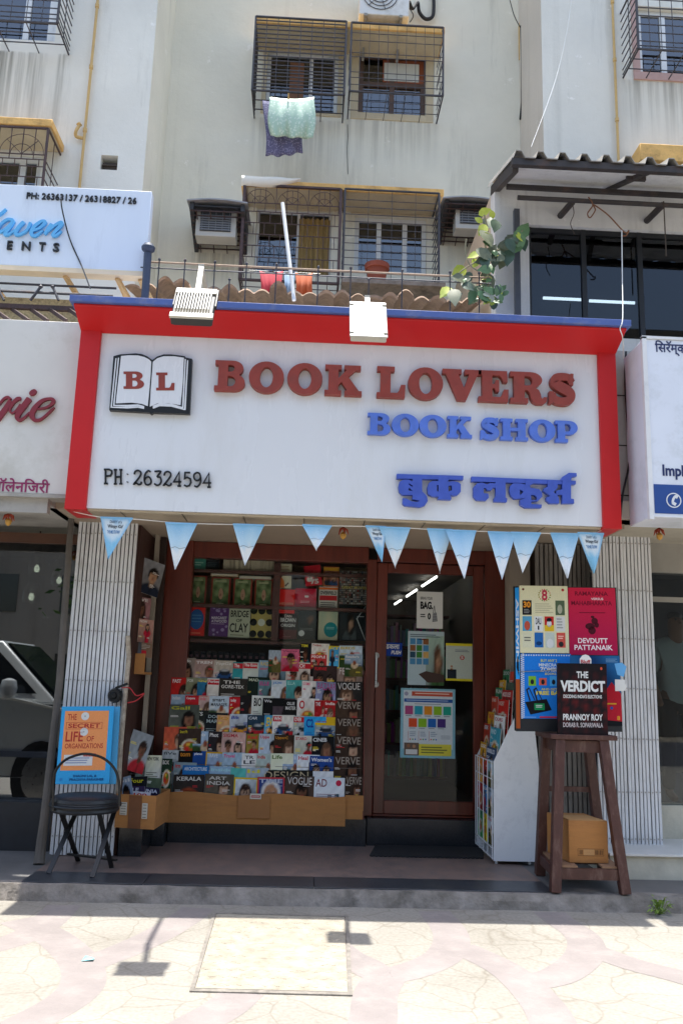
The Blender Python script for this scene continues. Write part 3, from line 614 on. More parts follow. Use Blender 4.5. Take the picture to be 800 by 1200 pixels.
# ---------------------------------------------------------------- flood lamps on the sign
def floodlamp(label, head, tilt, w_, h_, elbow, base, fins):
    rt = thing('flood_lamp', base, label, 'flood lamp', 'flood lamps over the bookshop sign')
    rot = Matrix.Rotation(tilt, 3, 'X'); hd = Vector(head)
    fr = rot @ Vector((0, -1, 0)); upv = rot @ Vector((0, 0, 1)); xx = Vector((1, 0, 0))
    mb = MB(); mb.obox(hd, (w_, .05, h_), rot)
    mb.obox(hd - fr*.03, (w_*.94, .02, h_*.9), rot)
    mb.build('housing', LAMPD if fins else LAMPW, rt, bevel=.008)
    if fins:
        mb = MB(); n = 13
        for i in range(n): mb.obox(hd + fr*.04 + xx*((i+.5)/n-.5)*w_*.86 + upv*.0, (.007, .04, h_*.62), rot)
        mb.obox(hd + fr*.03 + upv*h_*.4, (w_*1.0, .014, .05), rot); mb.build('heat_sink', LAMPW, rt)
        mb = MB(); mb.obox(hd + fr*.032 - upv*h_*.42, (w_*1.04, .018, .045), rot); mb.build('lower_rim', LAMPW, rt)
    else:
        mb = MB(); mb.obox(hd + fr*.028, (w_*1.06, .012, h_*1.04), rot)
        for sx in (-1, 1):
            for sz in (-1, 1): mb.obox(hd + fr*.037 + xx*sx*w_*.47 + upv*sz*h_*.42, (.03, .012, .012), rot)
        mb.build('back_plate', LAMPW, rt, bevel=.005)
    mb = MB()
    for s in (-1, 1):
        if fins: mb.bar(hd + xx*s*w_*.51, hd + xx*s*w_*.51 + upv*h_*.55 + fr*.0, .012, .03)
    tp = hd + upv*h_*.55
    if fins: mb.bar(tp - xx*w_*.51, tp + xx*w_*.51, .03, .012)
    mb.build('bracket', LAMPD, rt) if fins else None
    mb = MB(); e = Vector(elbow); b = Vector(base)
    mb.bar(tp, e, .035, .02); mb.bar(e, b, .03, .02); mb.obox(e, (.04, .03, .03), Matrix.Identity(3)); mb.build('arm', LAMPW, rt)
    mb = MB(); mb.obox(b - Vector((0, 0, .002)) , (.08, .08, .012), Matrix.Identity(3)); mb.build('foot_plate', LAMPD, rt)
h1 = at(228, 360, 5.15); e1 = at(236, 313, 5.6); b1 = Vector((at(248, 343, 6.35).x, 6.35, 4.413))
floodlamp('dark flood lamp with silver fins above the open book emblem', h1, R(-32), .26, .34, e1, b1, True)
h2 = at(431, 378, 5.78); e2 = at(430, 349, 5.95); b2 = Vector((at(430, 350, 6.35).x, 6.35, 4.413))
floodlamp('square white flood lamp hanging over the letters of BOOK LOVERS', h2, R(-30), .255, .40, e2, b2, False)

# ---------------------------------------------------------------- bunting below the sign
fl = [(118,156,607,127,656,'t'),(194,231,613.5,206,667,'p'),(273,309.5,615,287,663,'p'),(354,388.5,616,371,645,'s'),(428,452,617,447,659,'t'),(444,480.5,618.5,463,666,'s'),(500,530,620.5,515,672,'p'),(522,557.5,622,543,679,'p'),(571,604,624,588,679,'p'),(598,633,624.5,612,672,'p'),(644.5,678,625.5,663,678,'s'),(676,707,625,695,672,'t')]
strng = [at(80, 598, 6.56), at(118, 606, 6.54), at(160, 608.5, 6.54), at(215, 613, 6.54), at(290, 615, 6.54), at(372, 616, 6.54), at(450, 617.5, 6.54), at(515, 621, 6.54), at(560, 622.5, 6.54), at(620, 624.5, 6.54), at(690, 625, 6.54), at(712, 617, 6.56)]
mb = MB(); mb.tube(smoothpath(strng, 4), .004, 6); mb.build('bunting_string', mat('white_string', C('#d8d4cc'), .8), label='thin white string carrying the row of pennants below the shop sign', cat='string')
words = ['first', 'second', 'third', 'fourth', 'fifth', 'sixth', 'seventh', 'eighth', 'ninth', 'tenth', 'eleventh', 'last']
fdesc = {'t': 'blue triangular pennant printed with dark words', 'p': 'blue pennant with a plain white lower point', 's': 'short blue and white pennant with snowy bank'}
rk = random.Random(11)
for i, (x0, x1, yt, xt, yt2, kd) in enumerate(fl):
    Y = 6.535-.012*(i % 2)
    sl = .035*(x1-x0)/2
    A, B, D = at(x0, yt-sl, Y), at(x1, yt+sl, Y), at(xt, yt2, Y+rk.uniform(-.05, .08))
    mb = MB(); n = 10; twist = rk.uniform(-.02, .02)
    U = B-A
    nrm = U.cross(D-A).normalized()
    if nrm.y > 0: nrm = -nrm
    def pt(u, v, e=0):     # v 0 top .. 1 tip
        p = A.lerp(B, u); tip = D; q_ = p.lerp(tip, v); return q_ + nrm*(e + .016*math.sin(3*u+2*v+i)*v + .02*math.sin(2.2*v+i*1.7)*v*(u-.4)*2 + .03*(i % 3 == 1)*v*v + twist*(u-.5)*(1-v))
    top, mid, low = C('#86bce2'), C('#bcdaee'), C('#e8eef2', .95)
    for a in range(6):
        for b in range(n):
            v0, v1 = b/n, (b+1)/n
            def colr(v, u):
                k = v+.05*math.sin(9*u+i)
                if kd == 't':
                    c = mixc(C('#dcebf4', .9), C('#86c2e4'), min(1, max(0, (k-.42)*6)))
                    return mixc(top, c, min(1, max(0, (min(k, min(u, 1-u)*1.5+.02)-.03)*14)))
                return mixc(mixc(top, mid, min(1, k*2.4)), low, min(1, max(0, (k-.52)*14)))
            us = (a/6, (a+1)/6)
            q4 = [(us[0], v0), (us[0], v1), (us[1], v1), (us[1], v0)]
            mb.face([pt(*p) for p in q4], 0, [colr(v, u) for u, v in q4])
    if kd != 't':
        for _ in range(14): u_, v_ = rk.uniform(.15, .85), rk.uniform(.08, .42); r_ = rk.uniform(.004, .009); mb.face([pt(u_+r_*a_, v_+r_*b_*.7, .002) for a_, b_ in ((-1, 0), (0, 1), (1, 0), (0, -1))], 0, C('#f2f6f8', .95))
        mb.face([pt(u_, v_, .002) for u_, v_ in ((.04, .53), (.3, .50), (.62, .545), (.97, .51), (.97, .525), (.62, .56), (.3, .515), (.04, .545))], 0, C('#8fa0ac'))
    for v in (0,):   # hem folded over the string
        mb.bar(pt(0, .0, .002), pt(1, .0, .002), .006, .014, col=top)
    if kd == 't':
        for s_, v0, v1, u0_, u1_, cl in (('DIARY of a', .06, .13, .3, .72, C('#6a7c90')), ('Wimpy Kid', .16, .27, .22, .80, C('#2a3440')), ('THE MELTDOWN', .30, .38, .20, .78, C('#3f7ab0'))):
            V, F, _ = text2d(s_, .02)
            for f in F: mb.face([pt(u0_+(u1_-u0_)*V[j][0]*1.0, v1+(v0-v1)*V[j][1], .0025) for j in f], 0, cl)
    dv_ = ['hanging', 'on the white string'][0]
    mb.build('pennant', PRINTM, label=f'{fdesc[kd]}, {words[i]} from the left on the string', cat='pennant', group='pennants hung below the shop sign')

# ================================================================ the shop front
X0, X1, YG = -1.45, 1.86, 8.30
sf = thing('bookshop', (.2, 8.2, .11), 'bookshop front of maroon wood with a glass door and wide display window', 'shop front')
mb = MB(); mb.box(-1.16, 8.10, .10, .615, 8.9, .345); mb.box(.625, 8.15, .10, 1.66, 8.9, .345); mb.build('plinth', GRAN, sf, bevel=.004)
mb = MB(); mb.box(-2.1, 6.83, 2.86, 2.6, 8.38, 2.93); mb.build('ceiling', CEIL, sf)
mb = MB(); mb.box(-2.06, 6.84, 2.935, 2.5, 8.6, 4.33); mb.build('upper_wall', WHITEW, sf)
def gx(px, Y=YG, py=760): return at(px, py, Y).x
xw0, xw1, xs1, xd1, xj1 = gx(189), gx(219), gx(434), gx(447.5), gx(552)
zt = 2.74
mb = MB(); mb.box(gx(186), 8.22, .345, xw0+.26, 8.36, 2.858); mb.box(xs1-.05, 8.26, .345, xs1+.045, 8.34, zt); mb.box(xw0+.25, 8.25, 2.70, xs1-.04, 8.36, 2.858)
mb.build('window_frame', WOODR, sf, bevel=.006)
mb = MB(); mb.box(xw0+.26, 8.295, .40, xs1-.05, 8.301, 2.70); mb.build('window_pane', GLS, sf)
dr = None
mb = MB(); a, b = xs1+.05, gx(566)
mb.box(a, 8.27, .37, a+.10, 8.325, 2.71); mb.box(b-.105, 8.27, .37, b, 8.325, 2.71); mb.box(a+.10, 8.27, .37, b-.105, 8.325, .49); mb.box(a+.10, 8.27, 2.615, b-.105, 8.325, 2.71)
dr = mb.build('door', WOODR, sf, bevel=.005)
mb = MB(); mb.box(a+.10, 8.292, .49, b-.105, 8.298, 2.615); mb.build('pane', GLS, dr)
mb = MB(); hx = gx(440.5); z0, z1 = at(440, 768, 8.22).z, at(440, 802, 8.22).z
mb.tube([(hx, 8.272, z0), (hx, 8.215, z0), (hx, 8.215, z1), (hx, 8.272, z1)], .011, 8); mb.tube([(hx, 8.27, z0), (hx, 8.262, z0)], .03, 14); mb.tube([(hx, 8.27, z1), (hx, 8.262, z1)], .03, 14)
mb.build('handle', STEEL, dr)
mb = MB(); mb.box(a-.005, 8.25, 2.72, b+.02, 8.36, 2.858); mb.box(a-.004, 8.262, .346, b+.01, 8.33, .366); mb.box(b+.005, 8.24, .346, gx(590), 8.36, 2.858); mb.build('door_surround', WOODR, sf, bevel=.005)
mb = MB(); mb.box(gx(590)+.003, 8.05, .11, gx(614), 8.4, 2.858); mb.build('pillar_panel', GREYP, sf)
mb = MB(); mb.box(gx(614)+.002, 8.1, .11, 2.60, 8.4, 2.858); mb.build('side_wall', mat('dark_side_wall', C('#41342c'), .7, .2, 5), sf)
mb = MB(); mb.box(-1.52, 7.47, .11, -1.47, 8.36, 2.858); mb.box(-1.47, 8.23, .11, gx(186)-.003, 8.36, 2.858); mb.build('side_wall', mat('alcove_wood', C('#3f231b'), .6, .2, 4, stretch=(4, 4, .6)), sf)
mb = MB(); mb.box(-1.46, 7.44, .11, -1.27, 8.1, .345); mb.box(-1.27, 7.9, .11, -1.165, 8.22, .345); mb.build('plinth', GRAN, sf, bevel=.004)
mb = MB(); x = at(176, 760, 7.95).x; mb.box(x-.02, 7.93, .346, x+.02, 7.97, 2.858); x = at(184, 760, 8.1).x; mb.box(x-.028, 8.07, .346, x+.028, 8.13, 2.858, 1); mb.build('upright', [mat('beige_metal_strip', C('#948a7c'), .5, .15, 8), mat('dark_wood_strip', C('#2e1d17'), .5, .2, 8)], sf)
# shop interior
mb = MB(); iy = 8.31
mb.face([(-1.5, iy, .345), (1.9, iy, .345), (1.9, 13.5, .345), (-1.5, 13.5, .345)]); mb.face([(-1.5, 13.5, .345), (1.9, 13.5, .345), (1.9, 13.5, 2.85), (-1.5, 13.5, 2.85)])
mb.face([(-1.5, iy, .345), (-1.5, 13.5, .345), (-1.5, 13.5, 2.85), (-1.5, iy, 2.85)]); mb.face([(1.9, iy, .345), (1.9, iy, 2.85), (1.9, 13.5, 2.85), (1.9, 13.5, .345)]); mb.face([(-1.5, iy, 2.85), (-1.5, 13.5, 2.85), (1.9, 13.5, 2.85), (1.9, iy, 2.85)])
mb.build('interior_wall', mat('shop_inside', C('#4a433c'), .8, .25, 2), sf)
tubes = emit('fluorescent_tube', (1, .98, .92), 3.2)
zc = 2.78; pa = atz(511, 676, zc); pb = atz(450, 716, zc)
for k, (t0, t1) in enumerate(((0, .27), (.38, .57), (.68, .80), (.93, 1.0))):
    # equal steps along the picture are unequal along the ceiling: measure each end
    u = lambda t: atz(511+(450-511)*t, 676+40*t, zc)
    A, B = u(t0), u(t1)
    mb = MB(); mb.tube([A, B], .013, 8); o = mb.build('tube_light', tubes, label=f'lit fluorescent tube on the shop ceiling, {words[k]} from the door', cat='tube light', group='ceiling tube lights inside the bookshop')
# a bookcase inside, seen dimly through the door
bc = thing('bookcase', (1.2, 11.3, .345), 'dim bookcase full of books inside the shop behind the glass door', 'bookcase')
mb = MB()
for z in (.4, .8, 1.2, 1.6, 2.0, 2.4): mb.box(.3, 11.0, z, 1.85, 11.4, z+.03)
mb.box(.27, 11.0, .346, .3, 11.4, 2.5); mb.build('shelf', WOODS, bc)
mb = MB(); rk = random.Random(4)
for z in (.43, .83, 1.23, 1.63, 2.03):
    x = .32
    while x < 1.8: t = rk.uniform(.02, .05); h = rk.uniform(.2, .31); mb.box(x, 11.05+rk.uniform(0, .05), z, x+t-.002, 11.3, z+h, 0, tuple(rk.uniform(.05, .5) for _ in range(3))); x += t
tag(mb.build('books', PRINTM, bc), kind='stuff')

# ---------------------------------------------------------------- posters and stickers on the door glass
def poster(name, x0, y0, x1, y1, Y, label, cat, draw, bgc, mt=None, tilt=0, thick=.0015, cut=None, group=None):
    a = at(x0, (y0+y1)/2, Y).x; b = at(x1, (y0+y1)/2, Y).x; zt_ = at((x0+x1)/2, y0, Y).z; zb_ = at((x0+x1)/2, y1, Y).z
    W, H = b-a, zt_-zb_; mb = MB(); mb.box(a, Y, zb_, b, Y+thick, zt_, 0, bgc); P = Pr(W, H); draw(P); P.emit(mb, (a, Y, zb_), (1, 0, 0), (0, 0, 1), (0, -1, 0))
    return mb.build(name, mt or PRINT, label=label, cat=cat, group=group)
WH = C('#e4e4e0', .85); BK = C('#15161a'); NAV = C('#1c2f66')
def d_bag(p):
    p.text('BRING YOUR', .14, .78, .60, .86, BK, .02); p.text('BAG.', .14, .52, .62, .73, BK, .05); p.lines(.14, .28, .34, .40, 2, BK); p.text('0', .42, .24, .54, .42, BK, .05)
    p.poly([(p.W*x, p.H*y) for x, y in ((.60,.18),(.80,.20),(.76,.44),(.62,.42))], C('#6a6c70')); p.up(); p.poly([(p.W*x, p.H*y) for x, y in ((.62,.42),(.66,.62),(.69,.63),(.72,.43),(.70,.43),(.675,.58),(.645,.42))], C('#55585c')); p.lines(.62, .2, .78, .42, 5, C('#9a9ca0'))
poster('poster', 488, 693.5, 518.5, 736.5, 8.288, 'white poster with the word BAG stuck high on the door glass', 'poster', d_bag, WH)
def d_girl(p):
    p.photo(.5, .0, 1, .92, picture(C('#9fb8a8'), 'side', random.Random(3), C('#3c5c34')), 8, 14); p.up()
    p.lines(.06, .88, .9, .95, 2, C('#5a6a78')); rr = random.Random(8)
    for i in range(3):
        for j in range(4): p.rect(.06+.18*i, .38+.125*j, .21+.18*i, .49+.125*j, rr.choice([C('#3f7a3a'), C('#4a86b0'), C('#2c4a60'), C('#8a5a38'), C('#c8a060')]))
    p.rect(.3, .84, .5, .86, C('#b03030')); p.poly([(p.W*x, p.H*y) for x, y in ((.3,.2),(.5,.26),(1,.2),(1,.06),(.55,.05))], C('#4a3a34'))
poster('poster', 477.5, 740, 520, 803, 8.2885, 'pale poster with small picture squares and a green figure on the door', 'poster', d_girl, C('#bcd0d6', .85))
def d_yel(p):
    p.rect(0, .93, 1, 1, C('#d8c830')); p.rect(0, 0, 1, .06, C('#d8c830')); p.lines(.35, .76, .9, .84, 2, C('#7a8088')); p.up(); p.circ(.62, .62, .022, C('#b8302a'))
    p.rect(.06, .06, .40, .30, C('#242a34')); p.circ(.22, .38, .012, SKIN[0]); p.rect(.17, .27, .27, .33, SKIN[0]); p.up(); p.text('5', .57, .58, .66, .66, WH, .04)
poster('poster', 522, 754, 553, 798, 8.287, 'pale poster with yellow edges and a red disc at the right of the door glass', 'poster', d_yel, C('#c6d0c4', .85))
def d_cat(p):
    p.rect(.0, .0, 1, 1, C('#8fc4d4', .85)); p.up(); p.rect(.05, .13, .95, .97, C('#dce6ea', .85)); p.up()
    p.rect(.2, .89, .95, .955, C('#c0523c')); p.rect(.06, .80, .95, .85, C('#2a5aa0')); p.lines(.25, .765, .75, .78, 1, C('#60707a')); p.circ(.1, .92, .02, C('#9a9ab0')); p.up(); p.lines(.26, .91, .9, .94, 1, C('#e4c8b8'), .05); p.lines(.1, .815, .9, .835, 1, C('#b8cbe6'), .05)
    cs = ['#a8487a', '#2f9ab0', '#d88a28', '#8ab82c', '#25a088']
    for i in range(5): p.rect(.08+.175*i, .62, .225+.175*i, .745, C(cs[i])); p.rect(.09+.175*i, .595, .2+.175*i, .608, C('#8a98a0'))
    for i, c in enumerate(['#d4502c', '#84b42c', '#2a68b4', '#4a3478']): p.rect(.15+.175*i, .44, .30+.175*i, .565, C(c)); p.rect(.16+.175*i, .418, .27+.175*i, .43, C('#8a98a0'))
    for i in range(3):
        p.rect(.14+.19*i, .24, .146+.19*i, .385, C('#b04848')); p.lines(.17+.19*i, .30, .29+.19*i, .38, 3, C('#8fa0b0'))
        for j in range(3): p.circ(.18+.19*i+.045*j, .265, .007, C(['#c8503c', '#3c8a50', '#2a60a8'][j]))
    p.lines(.74, .27, .92, .33, 4, C('#9aa8b0')); p.rect(.07, .035, .34, .215, C('#6a5a50')); p.rect(.34, .035, .93, .2, C('#d8cf4a')); p.up()
    p.circ(.15, .17, .016, SKIN[1]); p.circ(.25, .165, .016, SKIN[0]); p.rect(.1, .05, .31, .12, WH); p.text('MORE BOOKS INSIDE', .4, .06, .88, .09, C('#4a5a80'), .01) if False else p.lines(.38, .06, .88, .17, 3, C('#6a7040'))
poster('poster', 469, 807, 533, 888.5, 8.286, 'large pale blue poster with rows of coloured squares low on the door', 'poster', d_cat, C('#8fc4d4', .85))
poster('sticker', 449.5, 753, 471, 769, 8.2875, 'small blue door sticker beside the handle with pale writing', 'sticker', lambda p: (p.text('PUSH', .4, .14, .95, .42, WH, .03, .2), p.text('ढकला', .1, .52, .85, .86, WH, .02)), C('#173a8c'))
# rubber mat before the door
mb = MB(); q4 = [atz(433, 1003, .115), atz(566, 1006, .115), atz(556, 984, .115), atz(437, 984.5, .115)]
mb.hexa([(p.x, min(p.y, 8.13), .112) for p in q4]+[(p.x, min(p.y, 8.13), .124) for p in q4])
e0, e1 = q4[0], q4[1]
for i in range(26):
    p = e0.lerp(e1, (i+.5)/26); mb.box(p.x-.012, p.y-.014, .112, p.x+.012, p.y+.004, .121)
mb.build('door_mat', mat('black_rubber', C('#222224'), .85, .3, 40, .4, 90), label='black rubber mat with toothed edge lying before the shop door', cat='door mat')
# ---------------------------------------------------------------- collapsible gates
def gate(label, x0, x1, y, z0, z1, n, m_, seed, rows, group='folded collapsible shop gates'):
    rk = random.Random(seed); rt = thing('folding_gate', ((x0+x1)/2, y, z0), label, 'folding gate', group)
    p = (x1-x0)/n; mb = MB()
    for i in range(n):
        xc = x0+p*(i+.5)+rk.uniform(-.002, .002); w_ = p*rk.uniform(.70, .78); dy = rk.uniform(-.004, .004); ln = rk.uniform(-.0015, .0015)
        mb.hexa([(xc-w_/2, y+dy, z0+rk.uniform(0, .012)), (xc+w_/2, y+dy, z0), (xc+w_/2, y+dy+.026, z0), (xc-w_/2, y+dy+.026, z0), (xc-w_/2+ln, y+dy, z1), (xc+w_/2+ln, y+dy, z1), (xc+w_/2+ln, y+dy+.026, z1), (xc-w_/2+ln, y+dy+.026, z1)])
    mb.build('slats', m_, rt, bevel=.002)
    mb = MB()
    for i in range(n-1):
        xc = x0+p*(i+1); mb.box(xc-p*.22, y+.016, z0+.02, xc+p*.22, y+.04, z1-.02)
    mb.build('channels', GAPM, rt)
    for z in rows:
        mb = MB()
        for i in range(n):
            xc = x0+p*(i+.5); mb.obox((xc, y-.009, z+rk.uniform(-.003, .003)), (.009, .008, .009), Matrix.Rotation(R(45), 3, 'Y'))
            if i < n-1: mb.bar((xc, y+.022, z+.012*(-1)**i), (xc+p, y+.022, z-.012*(-1)**i), .010, .006)
        mb.build('pivot_row', PIV if m_ is SLATS else SLATG, rt)
    return rt
zr = lambda py, px=100: at(px, py, 7.4).z
g1 = gate('white collapsible gate folded behind the round folding chair', at(80, 800, 7.4).x-.03, at(147, 800, 7.4).x+.01, 7.4, .118, 2.87, 15, SLATS, 1, [zr(y) for y in (625, 681, 739, 797, 980)])
mb = MB(); mb.tube([at(150, 745, 7.37), at(151, 770, 7.37), at(142, 870, 7.37), at(138, 940, 7.37)], .02, 8); mb.build('lock_bar', RUST, g1)
mb = MB(); c = at(135, 815, 7.36); mb.tube([c, c+Vector((0, -.05, 0))], [.062, .05], 18); mb.tube([c+Vector((0, -.05, 0)), c+Vector((0, -.07, 0))], [.03, .02], 12); mb.bar(c+Vector((-.0, .0, .06)), c+Vector((.1, 0, .1)), .02, .02); mb.build('lock', CHAIRM, g1)
mb = MB(); s0 = at(143, 806, 7.33)
mb.tube(smoothpath([s0, s0+Vector((.07, -.02, .0)), s0+Vector((.13, -.03, -.06)), s0+Vector((.19, -.01, -.04)), s0+Vector((.13, -.02, -.1)), s0+Vector((.06, -.02, -.12))], 5), .005, 6)
mb.build('ribbon', mat('red_ribbon', C('#b82c30'), .7), label='thin red ribbon tied to the gate lock beside the carton', cat='ribbon')
gate('white collapsible gate folded at the right of the dark stool', at(697, 800, 7.4).x, at(769, 800, 7.4).x, 7.4, .285, 2.935, 17, SLATS, 2, [at(740, y, 7.4).z for y in (637, 692, 749, 807, 866, 928, 983)])
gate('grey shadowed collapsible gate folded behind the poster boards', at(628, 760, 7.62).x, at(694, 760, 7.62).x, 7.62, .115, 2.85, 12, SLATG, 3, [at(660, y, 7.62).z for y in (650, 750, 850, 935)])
mb = MB(); mb.tube([at(84, 604, 7.28), at(70, 800, 7.26), at(52, 960, 7.2), (at(47, 1000, 7.1).x, 7.1, .108)], [.026, .03, .034, .045], 10)
mb.build('steel_post', mat('grey_brown_post', C('#5c5650'), .7, .2, 6, .2, 30), label='grey leaning post between the dark shop window and the white gate', cat='post')

# ---------------------------------------------------------------- display window: shelves and books
Ys = 8.50
def sx(px, py=730): return at(px, py, Ys).x
def sz(py, px=320): return at(px, py, Ys).z
ws = thing('display_shelf', (.0, 8.6, sz(754)), 'maroon wooden display shelving with books behind the shop window', 'shelf')
mb = MB()
for y_ in (752, 711, 671): mb.box(sx(214), 8.42, sz(y_)-.03, sx(436), 8.74, sz(y_)-.0)
mb.build('shelf_board', WOODS, ws)
mb = MB(); mb.box(sx(318.5), 8.44, sz(751), sx(326.5), 8.74, 2.70); mb.box(sx(212), 8.44, sz(751), sx(216), 8.74, 2.70); mb.build('divider', WOODS, ws)
mb = MB(); mb.box(sx(212), 8.745, sz(752), sx(437), 8.77, 2.72); mb.build('back_panel', mat('beige_paneling', C('#8f7c62'), .8, .2, 4, stretch=(14, 1, .6)), ws)
def book(x0, y0, x1, y1, bgc, draw, label, Y=Ys, th=.03, rot=0, tilt=4):
    a, b = at(x0, (y0+y1)/2, Y), at(x1, (y0+y1)/2, Y); zt_, zb_ = at((x0+x1)/2, y0, Y).z, at((x0+x1)/2, y1, Y).z
    W, H = (b-a).x, zt_-zb_; c = Vector(((a.x+b.x)/2, Y, (zt_+zb_)/2)); M = Matrix.Rotation(R(-tilt), 3, 'X') @ Matrix.Rotation(R(rot), 3, 'Y')
    mb = MB(); mb.obox(c+M @ Vector((0, th/2, 0)), (W-.004, th-.006, H-.006), M, 0, C('#cfc8b6', .8)); mb.obox(c+M @ Vector((0, .0015, 0)), (W, .003, H), M, 0, bgc); mb.obox(c+M @ Vector((0, th-.0015, 0)), (W, .003, H), M, 0, bgc)
    P = Pr(W, H); draw(P); P.emit(mb, c+M @ Vector((-W/2, 0, -H/2)), M @ Vector((1, 0, 0)), M @ Vector((0, 0, 1)), M @ Vector((0, -1, 0)))
    return mb.build('book', PRINT, label=label, cat='book', group='books displayed in the shop window')
def garden(p):
    p.photo(.07, .04, .93, .96, lambda u, v: tuple(max(0, min(.8, x)) for x in mixc(C('#2d4420'), C('#8fa070'), (math.sin(9*u+5*v)*math.sin(13*v-3*u)*.5+.5)*(.35+.5*(v > .3)))), 10, 14); p.up()
    p.ell(.52, .42, .12, .2, C('#c79a80', .8)); p.ell(.5, .38, .05, .05, C('#6a3028')); p.lines(.2, .82, .8, .9, 2, C('#c8c8a0'), .1); p.lines(.3, .06, .7, .1, 1, C('#d0c8a8'), .1)
for k, (x0, x1, y0, y1) in enumerate(((222.5, 241.5, 674.5, 708), (247.5, 269.5, 676.5, 710), (273.5, 295, 677.5, 711), (298.5, 319, 678.5, 711.5))):
    book(x0, y0, x1, y1, C('#8a2a24'), garden, f'green book with a red border and portrait, {words[k]} from left of four alike')
def d_planet(p): p.ell(.5, .52, .44, .33, C('#1c5a9c')); p.up(); [p.lines(.2, .42+.1*i, .8, .47+.1*i, 1, C('#5f9ac8'), .05) for i in range(3)]; p.lines(.2, .06, .8, .1, 1, C('#f0a080'), .05)
book(221, 708, 240, 745, C('#d2281e'), d_planet, 'red book with a big blue circle on the window shelf')
def d_purple(p):
    rr = random.Random(2)
    for _ in range(16): p.circ(rr.random()*.9+.05, rr.choice((rr.uniform(.04, .34), rr.uniform(.68, .96))), rr.uniform(.006, .018), C('#9a86b4'))
    p.up(); p.text('MARGARET', .1, .55, .9, .64, C('#e0d8e4', .9)); p.text('ATWOOD', .1, .44, .9, .53, C('#e0d8e4', .9)); p.lines(.1, .38, .9, .41, 1, C('#c8b8d0'))
book(245.5, 709.5, 268, 745.5, C('#5c3a72'), d_purple, 'purple book with pale floral dots and lettering MARGARET ATWOOD')
def d_clay(p): p.text('BRIDGE', .08, .66, .92, .88, BK, .02); p.text('OF', .35, .50, .62, .6, BK, .02); p.text('CLAY', .06, .16, .92, .46, BK, .02); p.lines(.1, .93, .9, .96, 1, C('#707060')); p.lines(.1, .05, .9, .09, 1, C('#303028'))
book(268, 711, 293, 747, C('#c3c7ae', .85), d_clay, 'pale grey-green book titled BRIDGE OF CLAY on the window shelf')
def d_dots(p):
    for i in range(3):
        for j in range(3): p.circ(.12+.38*i, .12+.38*j, .036, C('#d8dccc', .9) if i == j == 1 else C('#161818'))
book(294, 711.5, 318.5, 747.5, C('#b0a05c'), d_dots, 'tan book with big black discs around one white disc')
book(225, 654, 241, 667.5, C('#4f9a88'), lambda p: p.lines(.1, .3, .9, .7, 2, C('#a8d0c0')), 'teal book on the top window shelf at the far left')
book(241.5, 654.5, 257, 668.5, C('#1c2428'), lambda p: p.lines(.1, .3, .9, .7, 3, C('#4a5a60')), 'dark book beside the teal book on the top window shelf')
rk = random.Random(21); mb = MB(); x = sx(258)
while x < sx(318): t = rk.uniform(.012, .03); h = rk.uniform(.17, .19); k = rk.uniform(.3, .55); mb.box(x, Ys, sz(671)+.001, x+t-.002, Ys+.18, sz(671)+h, 0, (k, k*.85, k*.6)); x += t
tag(mb.build('books', PRINTM, label='row of thin beige book spines on the top window shelf', cat='books'), kind='stuff')
for x0, x1, yy, cl, lb in ((247, 279, 673.5, '#c2a684', 'cream book lying flat on top of the second portrait book'), (280.5, 318, 675.5, '#b0b0a0', 'pale grey book lying flat on top of the right portrait books')):
    mb = MB(); z = at(260, yy, Ys).z; mb.box(sx(x0, 674), Ys-.0, z-.014, sx(x1, 674), Ys+.15, z+.014, 0, C(cl)); mb.box(sx(x0, 674)+.01, Ys-.0025, z-.008, sx(x1, 674)-.01, Ys-.0005, z+.008, 0, C('#d8d0bc', .85)); mb.build('book', PRINTM, label=lb, cat='book', group='books displayed in the shop window')
def d_man(p): p.lines(.15, .72, .85, .92, 3, C('#9a7a5a'), .2); p.ell(.3, .5, .13, .1, C('#5a3826')); p.poly([(p.W*x, p.H*y) for x, y in ((.03,0),(.03,.28),(.18,.42),(.42,.42),(.56,.28),(.6,0))], C('#c4682c')); p.poly([(p.W*x, p.H*y) for x, y in ((.6,.1),(.82,.24),(.86,.2),(.66,.04))], C('#5a3826'))
book(322.5, 660.5, 341.5, 689, C('#d6cfae', .85), d_man, 'cream book with a figure in an orange shirt on its cover')
def d_red75(p): p.photo(.1, .2, .9, .8, picture(C('#c22430'), 'two', random.Random(5), C('#e8e4dc')), 8, 8); p.up(); p.text('75', .3, .06, .8, .3, WH, .04)
book(357, 662.5, 376.5, 686, C('#c42430'), d_red75, 'tilted red and white comic book numbered 75 near the window top', rot=-8)
def d_com(p): p.rect(0, .8, 1, .95, C('#d8a030')); p.photo(.05, .05, .95, .78, picture(C('#8a5a4a'), 'two', random.Random(9)), 8, 8)
book(379, 664, 397, 687.5, C('#b86838'), d_com, 'orange topped picture book beside the tilted red comic')
def d_mont(p):
    rr = random.Random(6)
    for i in range(15):
        for j in range(16):
            k = rr.random(); p.rect(i/15+.008, j/16+.008, (i+1)/15-.008, (j+1)/16-.008, mixc((k*.35, k*.33, k*.3), C(rr.choice(['#b03028', '#d8d8d0', '#28486a', '#6a5038'])), rr.random()*.5))
    p.up(); p.up(); p.text('GREAT MOVIES', .08, .46, .92, .54, C('#a89c50'), .03)
book(397.5, 669, 432, 708.5, C('#24221f'), d_mont, 'large dark book covered in a collage of tiny pictures', Y=8.46)
def d_hid(p): p.text('HIDDEN', .1, .34, .9, .44, C('#e89880')); p.text('YOU WIN', .1, .12, .9, .22, C('#e89880'))
book(326, 690.5, 345.5, 718.5, C('#d81f1c'), d_hid, 'bright red book standing in front of the cream book', Y=8.48)
